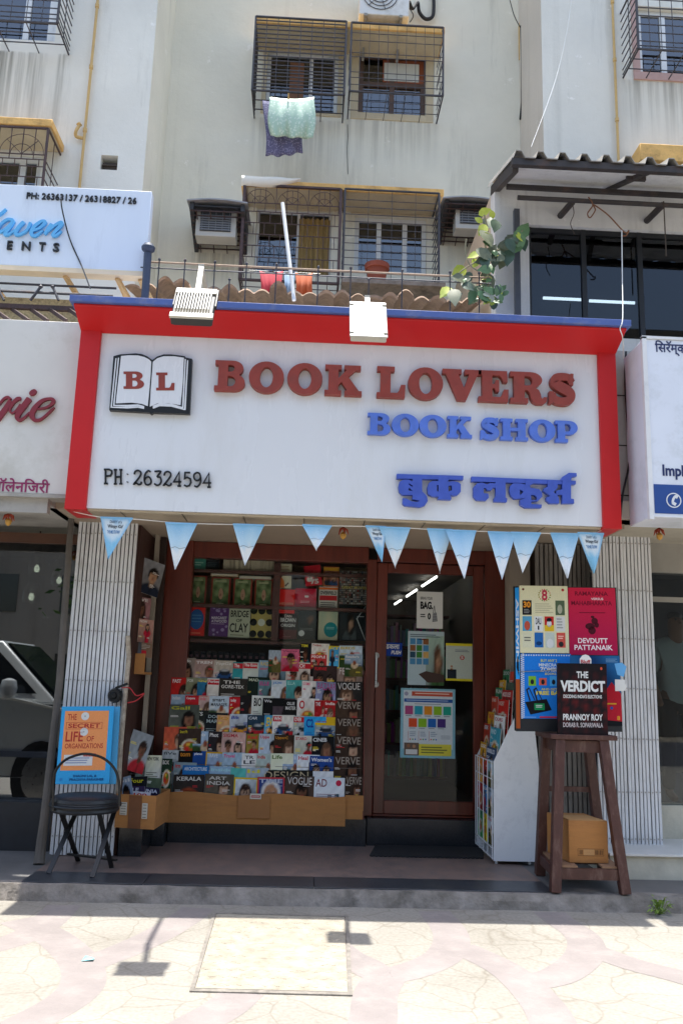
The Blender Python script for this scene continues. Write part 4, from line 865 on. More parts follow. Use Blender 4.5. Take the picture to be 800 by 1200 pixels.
def d_crim(p): p.circ(.5, .62, .012, C('#f0d8d8')); p.circ(.58, .62, .012, C('#f0d8d8')); p.lines(.25, .3, .75, .42, 2, C('#e8a8b0'), .2)
book(345.8, 689.5, 370.5, 714.5, C('#c21a3a'), d_crim, 'crimson square book beside the bright red book')
def d_rw(p): p.rect(0, .88, 1, .97, C('#d86a28')); p.text('OVERFIELD', .06, .68, .94, .82, BK, .03); p.rect(.03, .44, .97, .64, C('#c0252c')); p.lines(.08, .05, .92, .38, 4, C('#4a4a4a'), .1)
book(373.5, 687.5, 395.5, 716.5, C('#d8d4c8', .85), d_rw, 'white book with a red band across its middle')
def d_dan(p): p.rect(0, 0, 1, .35, C('#5a1c20')); p.text('DAN', .3, .82, .7, .93, C('#d8c8c0')); p.text('BROWN', .06, .64, .94, .80, WH, .03); p.text('ORIGIN', .1, .46, .9, .58, WH, .02); p.lines(.2, .06, .8, .12, 1, C('#a06060'))
book(327, 718, 347.5, 749, C('#2a1a1c'), d_dan, 'dark book with white lettering DAN BROWN on the window shelf')
def d_dark(p): p.photo(.05, .4, .95, .95, picture(C('#1a1c20'), 'side', random.Random(12)), 8, 8); p.up(); p.circ(.2, .2, .03, C('#d8d8d4')); p.lines(.1, .3, .9, .4, 2, C('#6a6a68'))
book(349, 716, 371.5, 749, C('#17181b'), d_dark, 'black book with a small white disc low on its cover')
def d_teal(p): p.photo(0, .4, 1, 1, lambda u, v: mixc(C('#c8c8a8'), C('#9ab098'), v*.5+.3*math.sin(9*u)), 6, 6); p.up(); p.ell(.64, .36, .36, .27, C('#12888c')); p.up(); p.lines(.42, .36, .86, .46, 2, C('#8fd0d0'), .1)
book(373, 716.5, 395.5, 750, C('#d2cfae', .85), d_teal, 'cream book with a large teal disc on its cover')
def d_line(p): p.photo(.02, .02, .6, .98, picture(C('#2c3438'), 'side', random.Random(4), C('#4a5456')), 8, 10); p.up(); [p.poly([(p.W*x, p.H*y) for x, y in q], C('#c8d0d0')) for q in (((.9,.98),(.6,.62),(.63,.62),(.93,.98)), ((.6,.62),(.9,.02),(.93,.02),(.63,.62)))]; p.lines(.62, .66, .9, .7, 1, C('#b0b8b8'))
book(397, 709, 431, 751, C('#1c2428'), d_line, 'large dark slate book with a thin white angled line')
rk = random.Random(8); k = 0; mb = MB(); x = at(222, 765, 8.55).x
while k < 13:
    cl = rk.choice(['#22262c', '#1c1e22', '#3a2a2c', '#2a3038']); a0 = x; x += .058
    mb.box(a0, 8.5, at(260, 775, 8.55).z, a0+.05, 8.6, at(260, 764, 8.55).z, 0, C(cl)); mb.box(a0+.01, 8.4985, at(260, 771, 8.55).z, a0+.04, 8.4995, at(260, 768, 8.55).z, 0, C('#7a5a60')); k += 1
tag(mb.build('books', PRINTM, label='dark row of paperback tops in the gap below the window shelf', cat='books'), kind='stuff')

# ---------------------------------------------------------------- the magazine rack
ROWY = {'A': 8.245, 'B': 8.215, 'C': 8.185, 'D': 8.155, 'E': 8.125, 'F': 8.09, 'G': 8.06, 'H': 8.03, 'I': 8.0}
mr = thing('magazine_rack', (.0, 8.15, .3), 'tiered magazine rack with a cardboard strip along its bottom', 'magazine rack')
HM = .29
mb = MB(); mb.box(at(196, 850, 8.28).x, 8.275, .40, at(427, 850, 8.28).x, 8.285, at(420, 786, 8.28).z); mb.build('back_panel', WOODS, mr)
for rname, yt in zip('ABCDEFGHI', (767, 785, 800, 818, 838, 859, 885, 902, 910)):
    Y = ROWY[rname]; z = at(310, yt, Y).z-HM-.004; mb = MB(); mb.box(at(204 if rname not in 'HI' else 198, yt, Y).x, Y-.012, z, at(426, yt, Y).x, min(8.273, Y+.05), z+.004)
    if rname != 'A': mb.build('tier', mat('grey_tier_board', C('#5a5048'), .7, .2, 5), mr)
mb = MB(); a = at(426, 850, 8.1).x; mb.hexa([(a, 7.97, .36), (a+.01, 7.97, .36), (a+.01, 8.27, .36), (a, 8.27, .36), (a, 8.18, 1.62), (a+.01, 8.18, 1.62), (a+.01, 8.27, 1.62), (a, 8.27, 1.62)]); mb.build('side_panel', WOODR, mr)
rk = random.Random(2)
mb = MB(); xa, xb = at(195, 950, 7.97).x, at(404.5, 950, 7.97).x; zt_, zb_ = at(300, 931, 7.97).z, at(300, 966, 7.97).z; n = 18
for i in range(n):
    x0, x1 = xa+(xb-xa)*i/n, xa+(xb-xa)*(i+1)/n; w0, w1 = .005*math.sin(i*1.3), .005*math.sin((i+1)*1.3); t0, t1 = (.012*math.sin(i*.7), .012*math.sin((i+1)*.7))
    mb.hexa([(x0, 7.965+w0, zb_), (x1, 7.965+w1, zb_), (x1, 7.972+w1, zb_), (x0, 7.972+w0, zb_), (x0, 7.965+w0, zt_+t0), (x1, 7.965+w1, zt_+t1), (x1, 7.972+w1, zt_+t1), (x0, 7.972+w0, zt_+t0)])
mb.box(at(404, 950, 7.985).x, 7.982, at(415, 960, 7.99).z, at(425.5, 950, 7.985).x, 7.990, at(415, 932, 7.99).z)
mb.box(xa, 7.985, zb_, xb-.01, 8.3, zb_+.006)
cs = mb.build('cardboard_strip', CARD, mr)
mb = MB(); mb.box(at(279, 945, 7.95).x, 7.950, at(300, 959, 7.95).z, at(316, 945, 7.95).x, 7.957, at(300, 933, 7.95).z); mb.build('patch', mat('brown_card_patch', C('#9c6a3c'), .8, .1, 4), cs)
mb = MB(); P = Pr(at(306, 945, 7.94).x-at(293, 945, 7.94).x, .045); P.rect(0, 0, 1, 1, C('#d8d2c4', .85)); P.up(); P.rect(.1, .3, .9, .7, C('#a83a38')); P.up(); P.lines(.14, .4, .86, .6, 1, C('#e8d8d0'), .05)
mb.box(at(293, 932, 7.94).x, 7.941, at(300, 936, 7.94).z, at(306, 932, 7.94).x, 7.944, at(300, 930, 7.94).z, 0, C('#d8d2c4', .85)); P.emit(mb, (at(293, 936, 7.94).x, 7.941, at(300, 936.5, 7.94).z-.0), (1, 0, 0), (0, 0, 1), (0, -1, 0)); mb.build('price_tag', PRINT, cs)

ROWS = {
 'A': [(315,330,762,'','#d0503c','#7a6048','land','brown magazine with a red top'),(330,351,761,'Vanity','#8a3a5a','#c8708a','face','pink magazine with a small dark portrait'),(344,364,766,'TELL NEW','#ffffff','#b83038','body','red magazine with white wording'),(364,383,767,'PEOPLE','#ffffff','#c04a48','two','red and grey magazine'),
   (352,365,754,'TIM','#e8d83a','#22262c','face','dark magazine with yellow wording'),(365,386,754,'TWINK','#b82830','#d0ccc4','food','white and red magazine'),(385,398,757,'Ki','#e8d83a','#4a90b8','body','yellow framed blue magazine'),(398,425,757,'BIRDS','#c8b020','#c8d0d0','land','pale magazine with yellow wording'),(404,425,767,"Reader's",'#e8e4dc','#2a3460','land','navy digest with pale wording')],
 'B': [(204,229,771,'GoodHo','#d8d8d4','#8a8078','face','grey magazine with a pale face'),(229,251,773,'TREN','#e8e4e0','#a08a84','side','pinkish grey magazine'),(251,273,774,'TopGe','#e0dcd8','#b0a89c','car','magazine with a red car'),(273,285,776,'The','#ffffff','#3a8a8c','plain','teal magazine with a red label'),(285,302,776,'The Econ','#ffffff','#a8b0a8','plain','grey magazine with a red label'),(303,335,774,'RADAR','#d0b870','#8fa8bc','face','light blue magazine with a dark haired man'),(335,367,776,'HELLO!','#ffffff','#c8c0b8','two','white magazine with women in red'),(367,395,780,'FILMFARE','#d02830','#4a3a38','two','dark magazine with a red masthead'),(395,425,781,'FEMINA','#d8d0cc','#8a7872','face','brown grey magazine with a smiling face')],
 'C': [(201,217,794,'FAST','#e8e0dc','#a82c28','face','red magazine with a dark haired man'),(218,232,794,'FOR','#d8d8d0','#8a8c74','face','olive magazine with a grey haired man'),(232,243,794,'GQ','#e0d860','#3a7a9a','body','blue and yellow magazine'),(243,257,795,'Forbes','#b82830','#d8d4cc','plain','white magazine with a red top label'),(257,290,795,'THE GORE-TEX','#e0dcd4','#3a3732','plain','dark brown magazine with pale capitals'),(290,303,793,'MAD','#c8d0b8','#26362e','side','dark green magazine'),(303,318,797,'ELLE','#c03a8a','#6a8a90','side','teal magazine with magenta wording'),(318,336,797,'JDE','#5a8ac8','#b8c0c4','side','pale blue magazine with blue capitals'),(336,354,797,'ELLA','#a8d8d0','#5fa8a4','face','turquoise magazine with a woman'),(354,370,798,'COSMO','#e03a70','#d0ccc8','body','white magazine with pink masthead and red dress'),(370,394,799,'BAZAAR','#b03a78','#7a849a','face','grey blue magazine with magenta masthead'),(394,425,799,'VOGUE','#d8d4d0','#3c3a38','face','dark magazine with pale thin capitals')],
 'D': [(201,216,814,'Indian','#d8d8d8','#22304a','land','dark blue business magazine'),(217,233,815,'Corpora','#ffffff','#b02c30','plain','red business magazine'),(233,246,815,'india','#d86a7a','#c8b0a8','face','pale pink magazine'),(246,270,816,'smart MANAGER','#2a2c34','#d0d0cc','land','white magazine with a sea picture'),(269,282,817,'today','#ffffff','#b82a2c','food','red and white weekly'),(282,295,815,'','#c03030','#2a2626','face','dark magazine with red top'),(295,308,815,'BIO','#1a1a1c','#d4d4d0','plain','white magazine with black capitals'),(308,320,818,'We','#d8d8d8','#181a1c','plain','black magazine with white capitals'),(320,333,818,'pink','#c86a80','#54484c','side','dusky pink magazine'),(333,348,820,'OLLIE MASTER','#e0e0dc','#1c1c1c','plain','black magazine with bold white capitals'),(348,357,818,'O','#c02830','#d8d4d0','food','white magazine with a red ring'),(357,369,820,'Out','#f0d0b0','#b8683a','two','orange magazine'),(369,380,821,'THE','#f0e0e0','#a02428','body','narrow red magazine'),(380,393,821,'India','#f0e8e0','#b02e30','two','red magazine with two figures'),(393,425,821,'VERVE','#a89c90','#4a3a30','side','brown magazine with thin tall capitals')],
 'E': [(199,234,826,'Gall','#b8b83a','#5c6058','side','grey green gallery magazine'),(218,242,832,'ARTS','#d8d8d0','#2a302a','food','dark arts magazine with a red disc'),(240,262,835,'DOC MARG','#a8b8b8','#20262a','plain','dark magazine with grey serif capitals'),(254,270,838,'IQ','#d89a30','#c8a078','food','orange food magazine'),(270,290,837,'Bik','#2a3a9a','#b8c0c8','car','white magazine with slanted blue masthead'),(290,310,838,'CAR','#d0d4d8','#30485a','car','dark blue car magazine'),(310,320,838,'EV','#e8d020','#5a98b8','car','blue magazine with a yellow masthead'),(320,331,838,'WH','#b83038','#d0ccc4','car','white motoring magazine with red capitals'),(331,344,839,'wheel','#c0c4c8','#7a8288','car','grey motoring magazine'),(344,357,839,'OVER','#c83038','#b0b4b0','car','grey magazine with red capitals'),(357,369,840,'C2','#1c3a9a','#3aa0d0','plain','bright blue magazine with large letters'),(369,393,840,'AUTOC','#b02a2a','#8a98a0','car','yellow topped car magazine'),(393,425,841,'VERVE','#a89c90','#4a3a30','side','brown magazine with thin tall capitals')],
 'F': [(193,211,852,'','#d8b0a0','#c4644c','side','orange magazine with a dark figure'),(210,227,854,'Smart Ph','#d8c830','#4a3c34','food','dark magazine with yellow wording'),(227,244,857,'web','#e8ecf0','#9ab0c8','land','pale blue magazine'),(244,260,857,'Phot','#e8e4e0','#3a3438','face','dark photo magazine'),(260,288,858,'SIGMA','#b83a44','#b09890','two','pink grey magazine with two faces'),(289,304,860,'Red','#d83030','#8a7a3a','body','yellow brown magazine with red masthead'),(304,321,860,'Uppe','#c83a48','#a8b0b4','side','pale grey magazine with red wording'),(321,345,861,'UpperC','#c8882c','#4a3a2c','side','brown magazine with orange wording'),(345,366,862,'STARD','#c03438','#c8c4bc','body','white magazine with arched red capitals'),(366,392,863,'CINEB','#e0e0e0','#16181c','side','black magazine with silver masthead'),(392,425,862,'VERVE','#a89c90','#4a3a30','side','brown magazine with thin tall capitals')],
 'G': [(190,210,879,'fiVe','#60686c','#b8bcbc','car','pale grey magazine'),(210,226,880,'tom','#d88a28','#1c1a18','plain','black magazine with orange lower case letters'),(226,241,880,'planet','#e8ecf0','#2a5a9c','plain','blue travel magazine with a white ring'),(241,261,881,'TRAVE','#d8e0e8','#2a4a8c','land','deep blue yellow framed travel magazine'),(261,282,882,'Travel','#e04880','#7a98a8','land','grey blue magazine with a pink masthead'),(284,301,883,'TR LE','#30343c','#d0d0cc','plain','white magazine with dark serif capitals'),(300,318,883,'India','#c83a30','#a8a83a','land','yellow green travel magazine'),(318,332,883,'Life','#5a7a3a','#ccd0b8','plain','pale green lifestyle magazine'),(332,348,884,'Di','#d0d8e8','#7a90b8','land','blue and white magazine'),(348,363,884,'Heal','#c82c38','#ccd0d4','body','white magazine with a red masthead'),(363,391,886,"Women's",'#e8ecf0','#2a5090','two','blue fitness magazine with two runners'),(391,425,886,'VERVE','#a89c90','#4a3a30','side','brown magazine with thin tall capitals')],
 'H': [(203,216,893,'im','#c83030','#8a9aa0','face','grey magazine with red letters'),(214,245,897,'ARCHITECTURE','#d0e0e8','#2a70a8','plain','bright blue architecture magazine'),(245,274,898,'inside','#a8d8e0','#3a8cb0','land','sky blue magazine'),(270,289,900,'','#a0d8d0','#5aa8a0','plain','pale teal magazine'),(289,306,900,'Id','#d8d040','#7a6a50','land','olive magazine with yellow letters'),(305,367,903,'DESIGN','#b8a888','#2a2826','plain','wide dark design magazine'),(367,391,904,'','#c0c0c0','#c8ccd0','plain','plain pale magazine')],
 'I': [(204,240,908,'KERALA','#e0dcd4','#3c3634','dome','dark magazine with KERALA above a red arch'),(240,274,907,'ART INDIA','#d0ccc4','#5c564c','side','grey brown art magazine'),(274,302,911,'','#60686c','#ccd2d4','face','yellow framed magazine with a pale sketch'),(302,334,911,'TIME','#b8c0d0','#3a4a80','elder','red framed magazine with a large white bearded portrait'),(334,368,909,'VOGUE','#d0ccc8','#4a4038','face','dark brown magazine with pale capitals'),(368,404,911,'AD','#7a2c3a','#c4ccd2','plain','pale blue grey magazine with large AD initials'),(404,425,909,'VERVE','#a89c90','#4a3a30','side','brown magazine with thin tall capitals')]}
tiern = {'A': 'top', 'B': 'second', 'C': 'third', 'D': 'fourth', 'E': 'fifth', 'F': 'sixth', 'G': 'seventh', 'H': 'eighth', 'I': 'bottom'}
num = ['first', 'second', 'third', 'fourth', 'fifth', 'sixth', 'seventh', 'eighth', 'ninth', 'tenth', 'eleventh', 'twelfth', 'thirteenth', 'fourteenth', 'fifteenth']
def mag(name, O, W, H, rot, title, tc_, bgc, kind, seed, label, group, frame=None, extra=None, vis=1.0):
    # O: lower-left corner; rot turns local (x right, -y out, z up)
    rr = random.Random(seed); mb = MB(); O = Vector(O); con = lambda c: tuple(min(.82, 1.45*x**1.22) for x in c)
    mb.obox(O+rot @ Vector((W/2, .0022, H/2)), (W, .004, H), rot, 0, C('#cfccc4', .8))
    P = Pr(W, H); bgl = con(C(bgc, .9))
    if kind == 'plain': P.photo(0, 0, 1, 1, picture(bgl, 'none', rr), 6, 6)
    else: P.photo(0, 0, 1, 1, picture(bgl, kind, rr, C('#2a5a80') if title == 'VERVE' else None), 18, 24)
    P.up()
    if frame: [P.rect(*q, C(frame)) for q in ((0, 0, .06, 1), (.94, 0, 1, 1), (.06, .95, .94, 1), (.06, 0, .94, .05))]; P.up()
    tl = C(tc_, .92)
    if title in ('TELL NEW', 'HELLO!', 'The', 'The Econ', 'Forbes', 'PEOPLE', 'Corpora', 'today', 'OVER', 'WH'):
        P.rect(.02, .80, vis*.98, .965, C('#c02430')); P.up(); tl = C('#f4f0ec', .9)
    if title == 'AUTOC': P.rect(0, .74, 1, 1, C('#d8b020')); P.up()
    if title == 'AD':
        P.text('AD', .05, .72, .42, .95, tl, .01); P.circ(.8, .84, .026, C('#c02848')); P.rect(.45, .3, .58, .48, C('#4a6470')); P.rect(.68, .36, .82, .52, C('#3a5460'))
    elif title in ('VERVE', 'VOGUE', 'DESIGN', 'FEMINA', 'BAZAAR'): P.text(title, .08, .74, .92, .96, tl, .0)
    elif title == 'KERALA': P.text(title, .1, .82, .9, .94, tl, .02)
    elif title in ('OLLIE MASTER', 'THE GORE-TEX', 'smart MANAGER', 'DOC MARG', 'ART INDIA', 'TR LE'):
        a, b = title.split(' ') if ' ' in title else (title, '')
        P.text(a, .14, .83, .14+.6*vis, .93, tl, .02); P.text(b, .08, .68, .08+.8*vis, .79, tl, .02)
    elif title in ('MARG', 'O', 'C2', 'BIO', 'EV'): P.text(title, .1, .66, .1+.7*vis, .93, tl, .03)
    elif title: P.text(title, .06, .86-.015*(seed % 3), .06+(.86-.12*(seed % 4))*vis, .95, tl, .025, .15 if title in ('Bik', 'CAR', 'TopGe') else 0)
    P.up()
    if kind not in ('plain',):
        for _ in range(4):
            y = rr.uniform(.1, .72); x = rr.choice((.05, .06, .62)); P.lines(x, y, x+.30*vis, y+.07, 2, rr.choice([C('#e8e4dc', .9), C('#e8d040'), tl, C('#d03038'), C('#f0ece4', .9)]), .6)
    else:
        P.lines(.08, .30, .08+.8*vis, .52, 4, mixc(tl, bgl, .35), .5); P.rect(.08, .08, .08+.5*vis, .26, rr.choice([C('#c02430'), C('#2a5a8a'), C('#d8b030'), mixc(bgl, (0, 0, 0), .5)]))
    if extra: extra(P)
    P.emit(mb, O+rot @ Vector((0, .0, 0)), rot @ Vector((1, 0, 0)), rot @ Vector((0, 0, 1)), rot @ Vector((0, -1, 0)), .0003)
    return mb.build(name, PRINT, label=label, cat='magazine', group=group)
FR = {'Ki': '#d8c020', 'TRAVE': '#c8a030'}
for rn, items in ROWS.items():
    Y = ROWY[rn]; ends = {}
    for k, (x0, x1, yt, title, tcx, bgx, kind, desc) in enumerate(items):
        a = at(x0, yt, Y).x; b = at(x1, yt, Y).x; zt_ = at((x0+x1)/2, yt, Y+.03).z; vw = b-a
        W = max(vw, .205) if (k < len(items)-1 and rn != 'A') else max(vw, .05)
        W = min(W, at(425.5, yt, Y).x-a)
        if rn == 'A': W = vw
        rot = Matrix.Rotation(R(2.2 if W > vw+.01 else .6), 3, 'Z') @ Matrix.Rotation(R(-6+.6*math.sin(k*2.1)), 3, 'X') @ Matrix.Rotation(R(.9*math.sin(k*3.7+len(rn)+yt)), 3, 'Y')
        Hh = HM if rn != 'A' else .21
        dy = 0 if rn != 'A' else (-.012 if yt > 760 else 0)
        fr_ = FR.get(title)
        if rn == 'I' and k == 2: fr_ = '#d8b820'
        if rn == 'I' and title == 'TIME': fr_ = '#b83a40'
        mag('magazine', (a, Y+dy, zt_-Hh*.995), W, Hh, rot, title, tcx, bgx, kind, yt*7+k, f'{desc}, {num[k]} from left on the {tiern[rn]} tier', 'magazines on the tiered rack', fr_, None, vw/W)
# magazines in front at the left of the rack
for k, (x0, x1, yt, title, tcx, bgx, kind, desc, Y) in enumerate([(160,172,884,'new','#4a7a5a','#c8d4cc','plain','pale green magazine',7.84),(171,190,885,'NEW YORK','#2a2a2a','#d0d0b8','plain','cream magazine with a red corner',7.82),(190,202,889,'BOX','#d8d0c8','#243a2c','food','dark green magazine',7.80)]):
    a = at(x0, yt, Y).x; W = at(x1, yt, Y).x-a
    mag('magazine', (a, Y, at(x0, yt, Y).z-.29), W, .29, Matrix.Rotation(R(-6), 3, 'X'), title, tcx, bgx, kind, k+900, f'{desc} standing behind the open carton of magazines', 'magazines standing behind the carton')

# ---------------------------------------------------------------- hanging magazines in the left alcove
for k, (x0, y0, x1, y1, cl, kd) in enumerate([(157, 648, 184, 690, '#8a8c90', 'side'), (158, 697, 174, 728, '#8a6a68', 'face'), (157, 724, 166, 748, '#7a4a44', 'two'), (163, 724, 178, 752, '#a88478', 'body'), (154, 735, 166, 765, '#5a5c60', 'plain'), (164, 738, 178, 770, '#7a6050', 'plain'), (146, 852, 168, 900, '#8c9094', 'side'), (144, 868, 160, 905, '#4a4c50', 'face'), (155, 874, 166, 908, '#9a9ca0', 'plain')]):
    Yk = 7.62+.06*(k % 3); a = at(x0, y0, Yk); b = at(x1, y0, Yk); W = min(.3, (b-a).x*1.25); H = a.z-at(x0, y1, Yk).z
    rot = Matrix.Rotation(R(32), 3, 'Z') @ Matrix.Rotation(R([14, 6, -3, 4, 0, 2, 18, 6, -4][k]), 3, 'Y') @ Matrix.Rotation(R(-8), 3, 'X')
    mag('magazine', (a.x, Yk, a.z-H), W, H, rot, ['', 'LIVE', 'ALL', 'NOW', 'ART', 'DAY', '', 'TOP', 'UP'][k], '#d8d0c8', cl, kd, k+700, ['curled grey magazine hanging at the top', 'dusky pink magazine hanging below the curled one', 'dark red magazine hanging at the far edge', 'pinkish magazine with a standing figure', 'dark grey magazine above the brown shelf', 'brown magazine above the brown shelf', 'grey fanned magazine above the carton', 'dark magazine tucked behind the fanned one', 'thin pale magazine beside the fanned one'][k]+' in the left alcove', 'magazines hung in the left alcove')
mb = MB(); z0, z1 = at(160, 790, 7.7).z, at(160, 766, 7.7).z; mb.box(-1.465, 7.60, z0, at(178, 780, 7.9).x, 7.92, z0+.02); mb.box(-1.465, 7.60, z0+.02, at(178, 780, 7.9).x-.01, 7.615, z1)
mb.build('wall_bracket_shelf', CARD, label='small brown tray shelf on the dark wall behind the white gate', cat='shelf')

# ---------------------------------------------------------------- carton of magazines
def carton(name, F, B, h, label, cat, mt, flaps=0, open_=True):
    # F: front-left, front-right, back-right, back-left floor corners
    rt = thing(name, sum((Vector(p) for p in F), Vector())/4, label, cat)
    mb = MB(); q = [Vector(p) for p in F]; t = [p+Vector((0, 0, h)) + (p-sum(q, Vector())/4)*.03 for p in q]; c = sum(q, Vector())/4
    for i in range(4):
        j = (i+1) % 4; d = .985
        qi, qj, ti, tj = q[i], q[j], t[i], t[j]; inn = lambda p: Vector(((p.x-c.x)*.97+c.x, (p.y-c.y)*.97+c.y, p.z))
        mb.hexa([qi, qj, inn(qj), inn(qi), ti, tj, inn(tj), inn(ti)])
    mb.face([q[0]+Vector((0,0,.003)), q[1]+Vector((0,0,.003)), q[2]+Vector((0,0,.003)), q[3]+Vector((0,0,.003))])
    mb.build('box', mt, rt); return rt, q, t
z = .352
F = [Vector((at(134, 972, 7.33).x, 7.33, z)), Vector((at(180, 979, 7.26).x, 7.26, z)), Vector((at(197, 955, 7.72).x, 7.72, z)), Vector((at(150, 960, 7.76).x, 7.76, z))]
ct, q4, t4 = carton('carton', F, None, .26, 'open brown carton stuffed with magazines beside the round chair', 'carton', CARD)
fu = (q4[1]-q4[0]).normalized(); fn_ = Vector((fu.y, -fu.x, 0))
def onfront(s, h, e=.004): p = q4[0].lerp(q4[1], s); return Vector((p.x, p.y, p.z+h)) + fn_*(e+.008*h/.26*1.2)
mb = MB(); mb.face([onfront(.34, .0), onfront(.66, .0), onfront(.66, .255), onfront(.34, .255)]); mb.build('tape', mat('brown_tape', C('#6e4226'), .35, .2, 10), ct)
mb = MB()
for s0, s1, h0, h1 in ((.12, .3, .1, .2), (.68, .82, .08, .2)):
    mb.face([onfront(s0, h0, .006), onfront(s1, h0, .006), onfront(s1, h1, .006), onfront(s0, h1, .006)], 0, C('#cfcabc', .85))
    for k in range(5): y = h0+(h1-h0)*(k+.3)/5; mb.face([onfront(s0+.02, y, .007), onfront(s1-.03, y, .007), onfront(s1-.03, y+.006, .007), onfront(s0+.02, y+.006, .007)], 0, C('#77726a'))
mb.build('paper_label', PRINTM, ct)
for k, (s, d, hh, W, title, tcx, bgx, kind, ry, lb) in enumerate([(.02, .1, .36, .2, 'Oil', '#d8d8d8', '#8a98a8', 'side', -16, 'grey blue magazine leaning at the left inside'), (.25, .30, .37, .2, 'Four', '#d8d030', '#2a2c30', 'body', -3, 'black magazine with yellow word Four inside'), (.22, .18, .30, .2, 'ALE', '#e0e0e8', '#4a3c5c', 'plain', -2, 'purple magazine with white capitals inside'), (.52, .34, .37, .26, 'WorldSoccer', '#e4e4dc', '#5c6a58', 'two', 2, 'green grey sports magazine inside'), (.60, .22, .30, .24, 'DUNIA', '#d8d8e8', '#3a3450', 'plain', 3, 'dark violet magazine at the right inside'), (.58, .06, .27, .19, '100', '#c8242c', '#c8c4c8', 'plain', 1, 'pale magazine with a large red 100 inside')]):
    s = s*.55-.04; W = W*.8; b = q4[0].lerp(q4[1], s)+(q4[3]-q4[0])*(d*1.3+.16); rot = Matrix.Rotation(R(-8), 3, 'Z') @ Matrix.Rotation(R(ry), 3, 'Y') @ Matrix.Rotation(R(-9), 3, 'X')
    mag('magazine', (b.x, b.y, z+.03), W, hh-.03, rot, title, tcx, bgx, kind, k+600, lb+' the open carton', 'magazines in the open carton')
# ================================================================ round folding chair with the orange book board
T0 = .112
fc = thing('folding_chair', (-1.63, 6.9, T0), 'black folding chair with a round seat and a thin hooped back', 'chair')
zs = at(101, 934, 6.9).z; cxs = at(101.5, 930, 6.9).x; RS = .255
mb = MB(); mb.lathe(cxs, 6.9, [(RS*.96, zs-.10), (RS, zs-.085), (RS*.985, zs-.068), (RS, zs-.06), (RS, zs-.035), (RS*.985, zs-.03), (RS*1.0, zs-.022), (RS*.98, zs-.0), (RS*.9, zs+.012), (RS*.5, zs+.02), (0.01, zs+.022)], 40); mb.build('seat', CHAIRP, fc)
mb = MB(); mb.tube([(cxs+RS*1.015*math.cos(2*math.pi*i/40), 6.9+RS*1.015*math.sin(2*math.pi*i/40), zs-.05) for i in range(40)], .012, 8, closed=True); mb.build('seat_frame', CHAIRM, fc)
hp = [at(63, 950, 6.72), at(62.5, 925, 6.70), at(65, 905, 6.66), at(75, 892, 6.63), at(90, 885, 6.62), at(104, 883.5, 6.62), at(122, 889, 6.63), at(135, 902, 6.66), at(140, 920, 6.70), at(140, 945, 6.72)]
mb = MB(); mb.tube(smoothpath(hp, 5), .010, 8); mb.build('backrest', CHAIRM, fc)
legs = [((57, 1024), (96, 938), 7.08), ((108, 1029), (138, 940), 7.02), ((92, 1009), (67, 938), 6.74), ((131, 1017), (113, 938), 6.74)]
for k, (ft, tp, yt) in enumerate(legs):
    f = atz(*ft, T0); t = at(tp[0], tp[1], yt); md = f.lerp(t, .5); mb = MB()
    mb.bar(f+Vector((0, 0, .003)), t, .034, .016, upv=(0, 1, 0)); mb.build('leg', CHAIRM, fc)
f0, f1, f2, f3 = [atz(*l[0], T0) for l in legs]
mb = MB(); a = f2+Vector((-.11, -.08, .10)); mb.bar(f2.lerp(at(67, 938, 6.74), .12)+Vector((-.06, 0, 0)), f3.lerp(at(113, 938, 6.74), .12)+Vector((.05, 0, 0)), .03, .014); mb.build('stretcher', CHAIRM, fc)

def board(name, tl, tr, bl, Y, lean, label, cat, draw, bgc, group=None, thick=.012, side=None, mt=None):
    A, B = at(*tl, Y+lean), at(*tr, Y+lean); Dn = at(*bl, Y); U = B-A; W = U.length; U.normalize(); V = A-Dn; H = V.length; V.normalize(); N = U.cross(V); N = -N if N.y > 0 else N
    mb = MB(); O = Dn
    P8 = [O, O+U*W, O+U*W-N*thick, O-N*thick]; P8 += [p+V*H for p in P8]; mb.hexa(P8, 0, side or bgc)
    P = Pr(W, H); P.rect(0, 0, 1, 1, bgc); P.up(); draw(P); P.emit(mb, O, U, V, N, .0006); return mb.build(name, mt or PRINT, label=label, cat=cat, group=group)
ORG_ = C('#e8965c'); RB = C('#b03c34')
def d_secret(p):
    p.rect(.07, .17, .91, .94, ORG_); p.up()
    p.text('THE', .13, .82, .30, .90, RB, .015)
    for q in ((.11, .70, .80, .705), (.11, .785, .80, .79), (.11, .70, .118, .79), (.792, .70, .80, .79)): p.rect(*q, RB)
    p.text('SECRET', .15, .715, .76, .775, RB, .03); p.text('LIFE', .12, .54, .45, .67, RB, .02); p.text('OF', .52, .54, .66, .61, RB, .015); p.text('ORGANIZATIONS', .12, .45, .84, .515, RB, .015)
    p.circ(.46, .87, .032, WH); p.circ(.46, .665, .032, WH); p.up(); p.circ(.46, .87, .006, C('#9aa0a0')); p.circ(.46, .665, .005, C('#9aa0a0'))
    p.rect(.12, .23, .66, .37, WH); p.rect(.48, .345, .72, .385, C('#c8504c')); p.up(); p.lines(.15, .25, .62, .34, 3, C('#8a94b0'), .15)
    p.text('SHALINI LAL &', .32, .085, .76, .115, NAV, .015); p.text('PRAGNYA PARASHER', .26, .04, .90, .07, NAV, .015); p.circ(.1, .06, .012, C('#3a88c0'))
board('book_board', (80, 828), (141, 828), (73, 919), 7.09, .10, 'plain blue backing board peeping out behind the orange book board', 'board', lambda p: None, C('#5cb0dc', .85), thick=.012)
board('book_board', (73, 828), (134, 827.5), (65, 919), 7.03, .09, 'orange and blue book board about the secret life of organizations on the round chair', 'book board', d_secret, C('#3fa8e0', .9), thick=.02)

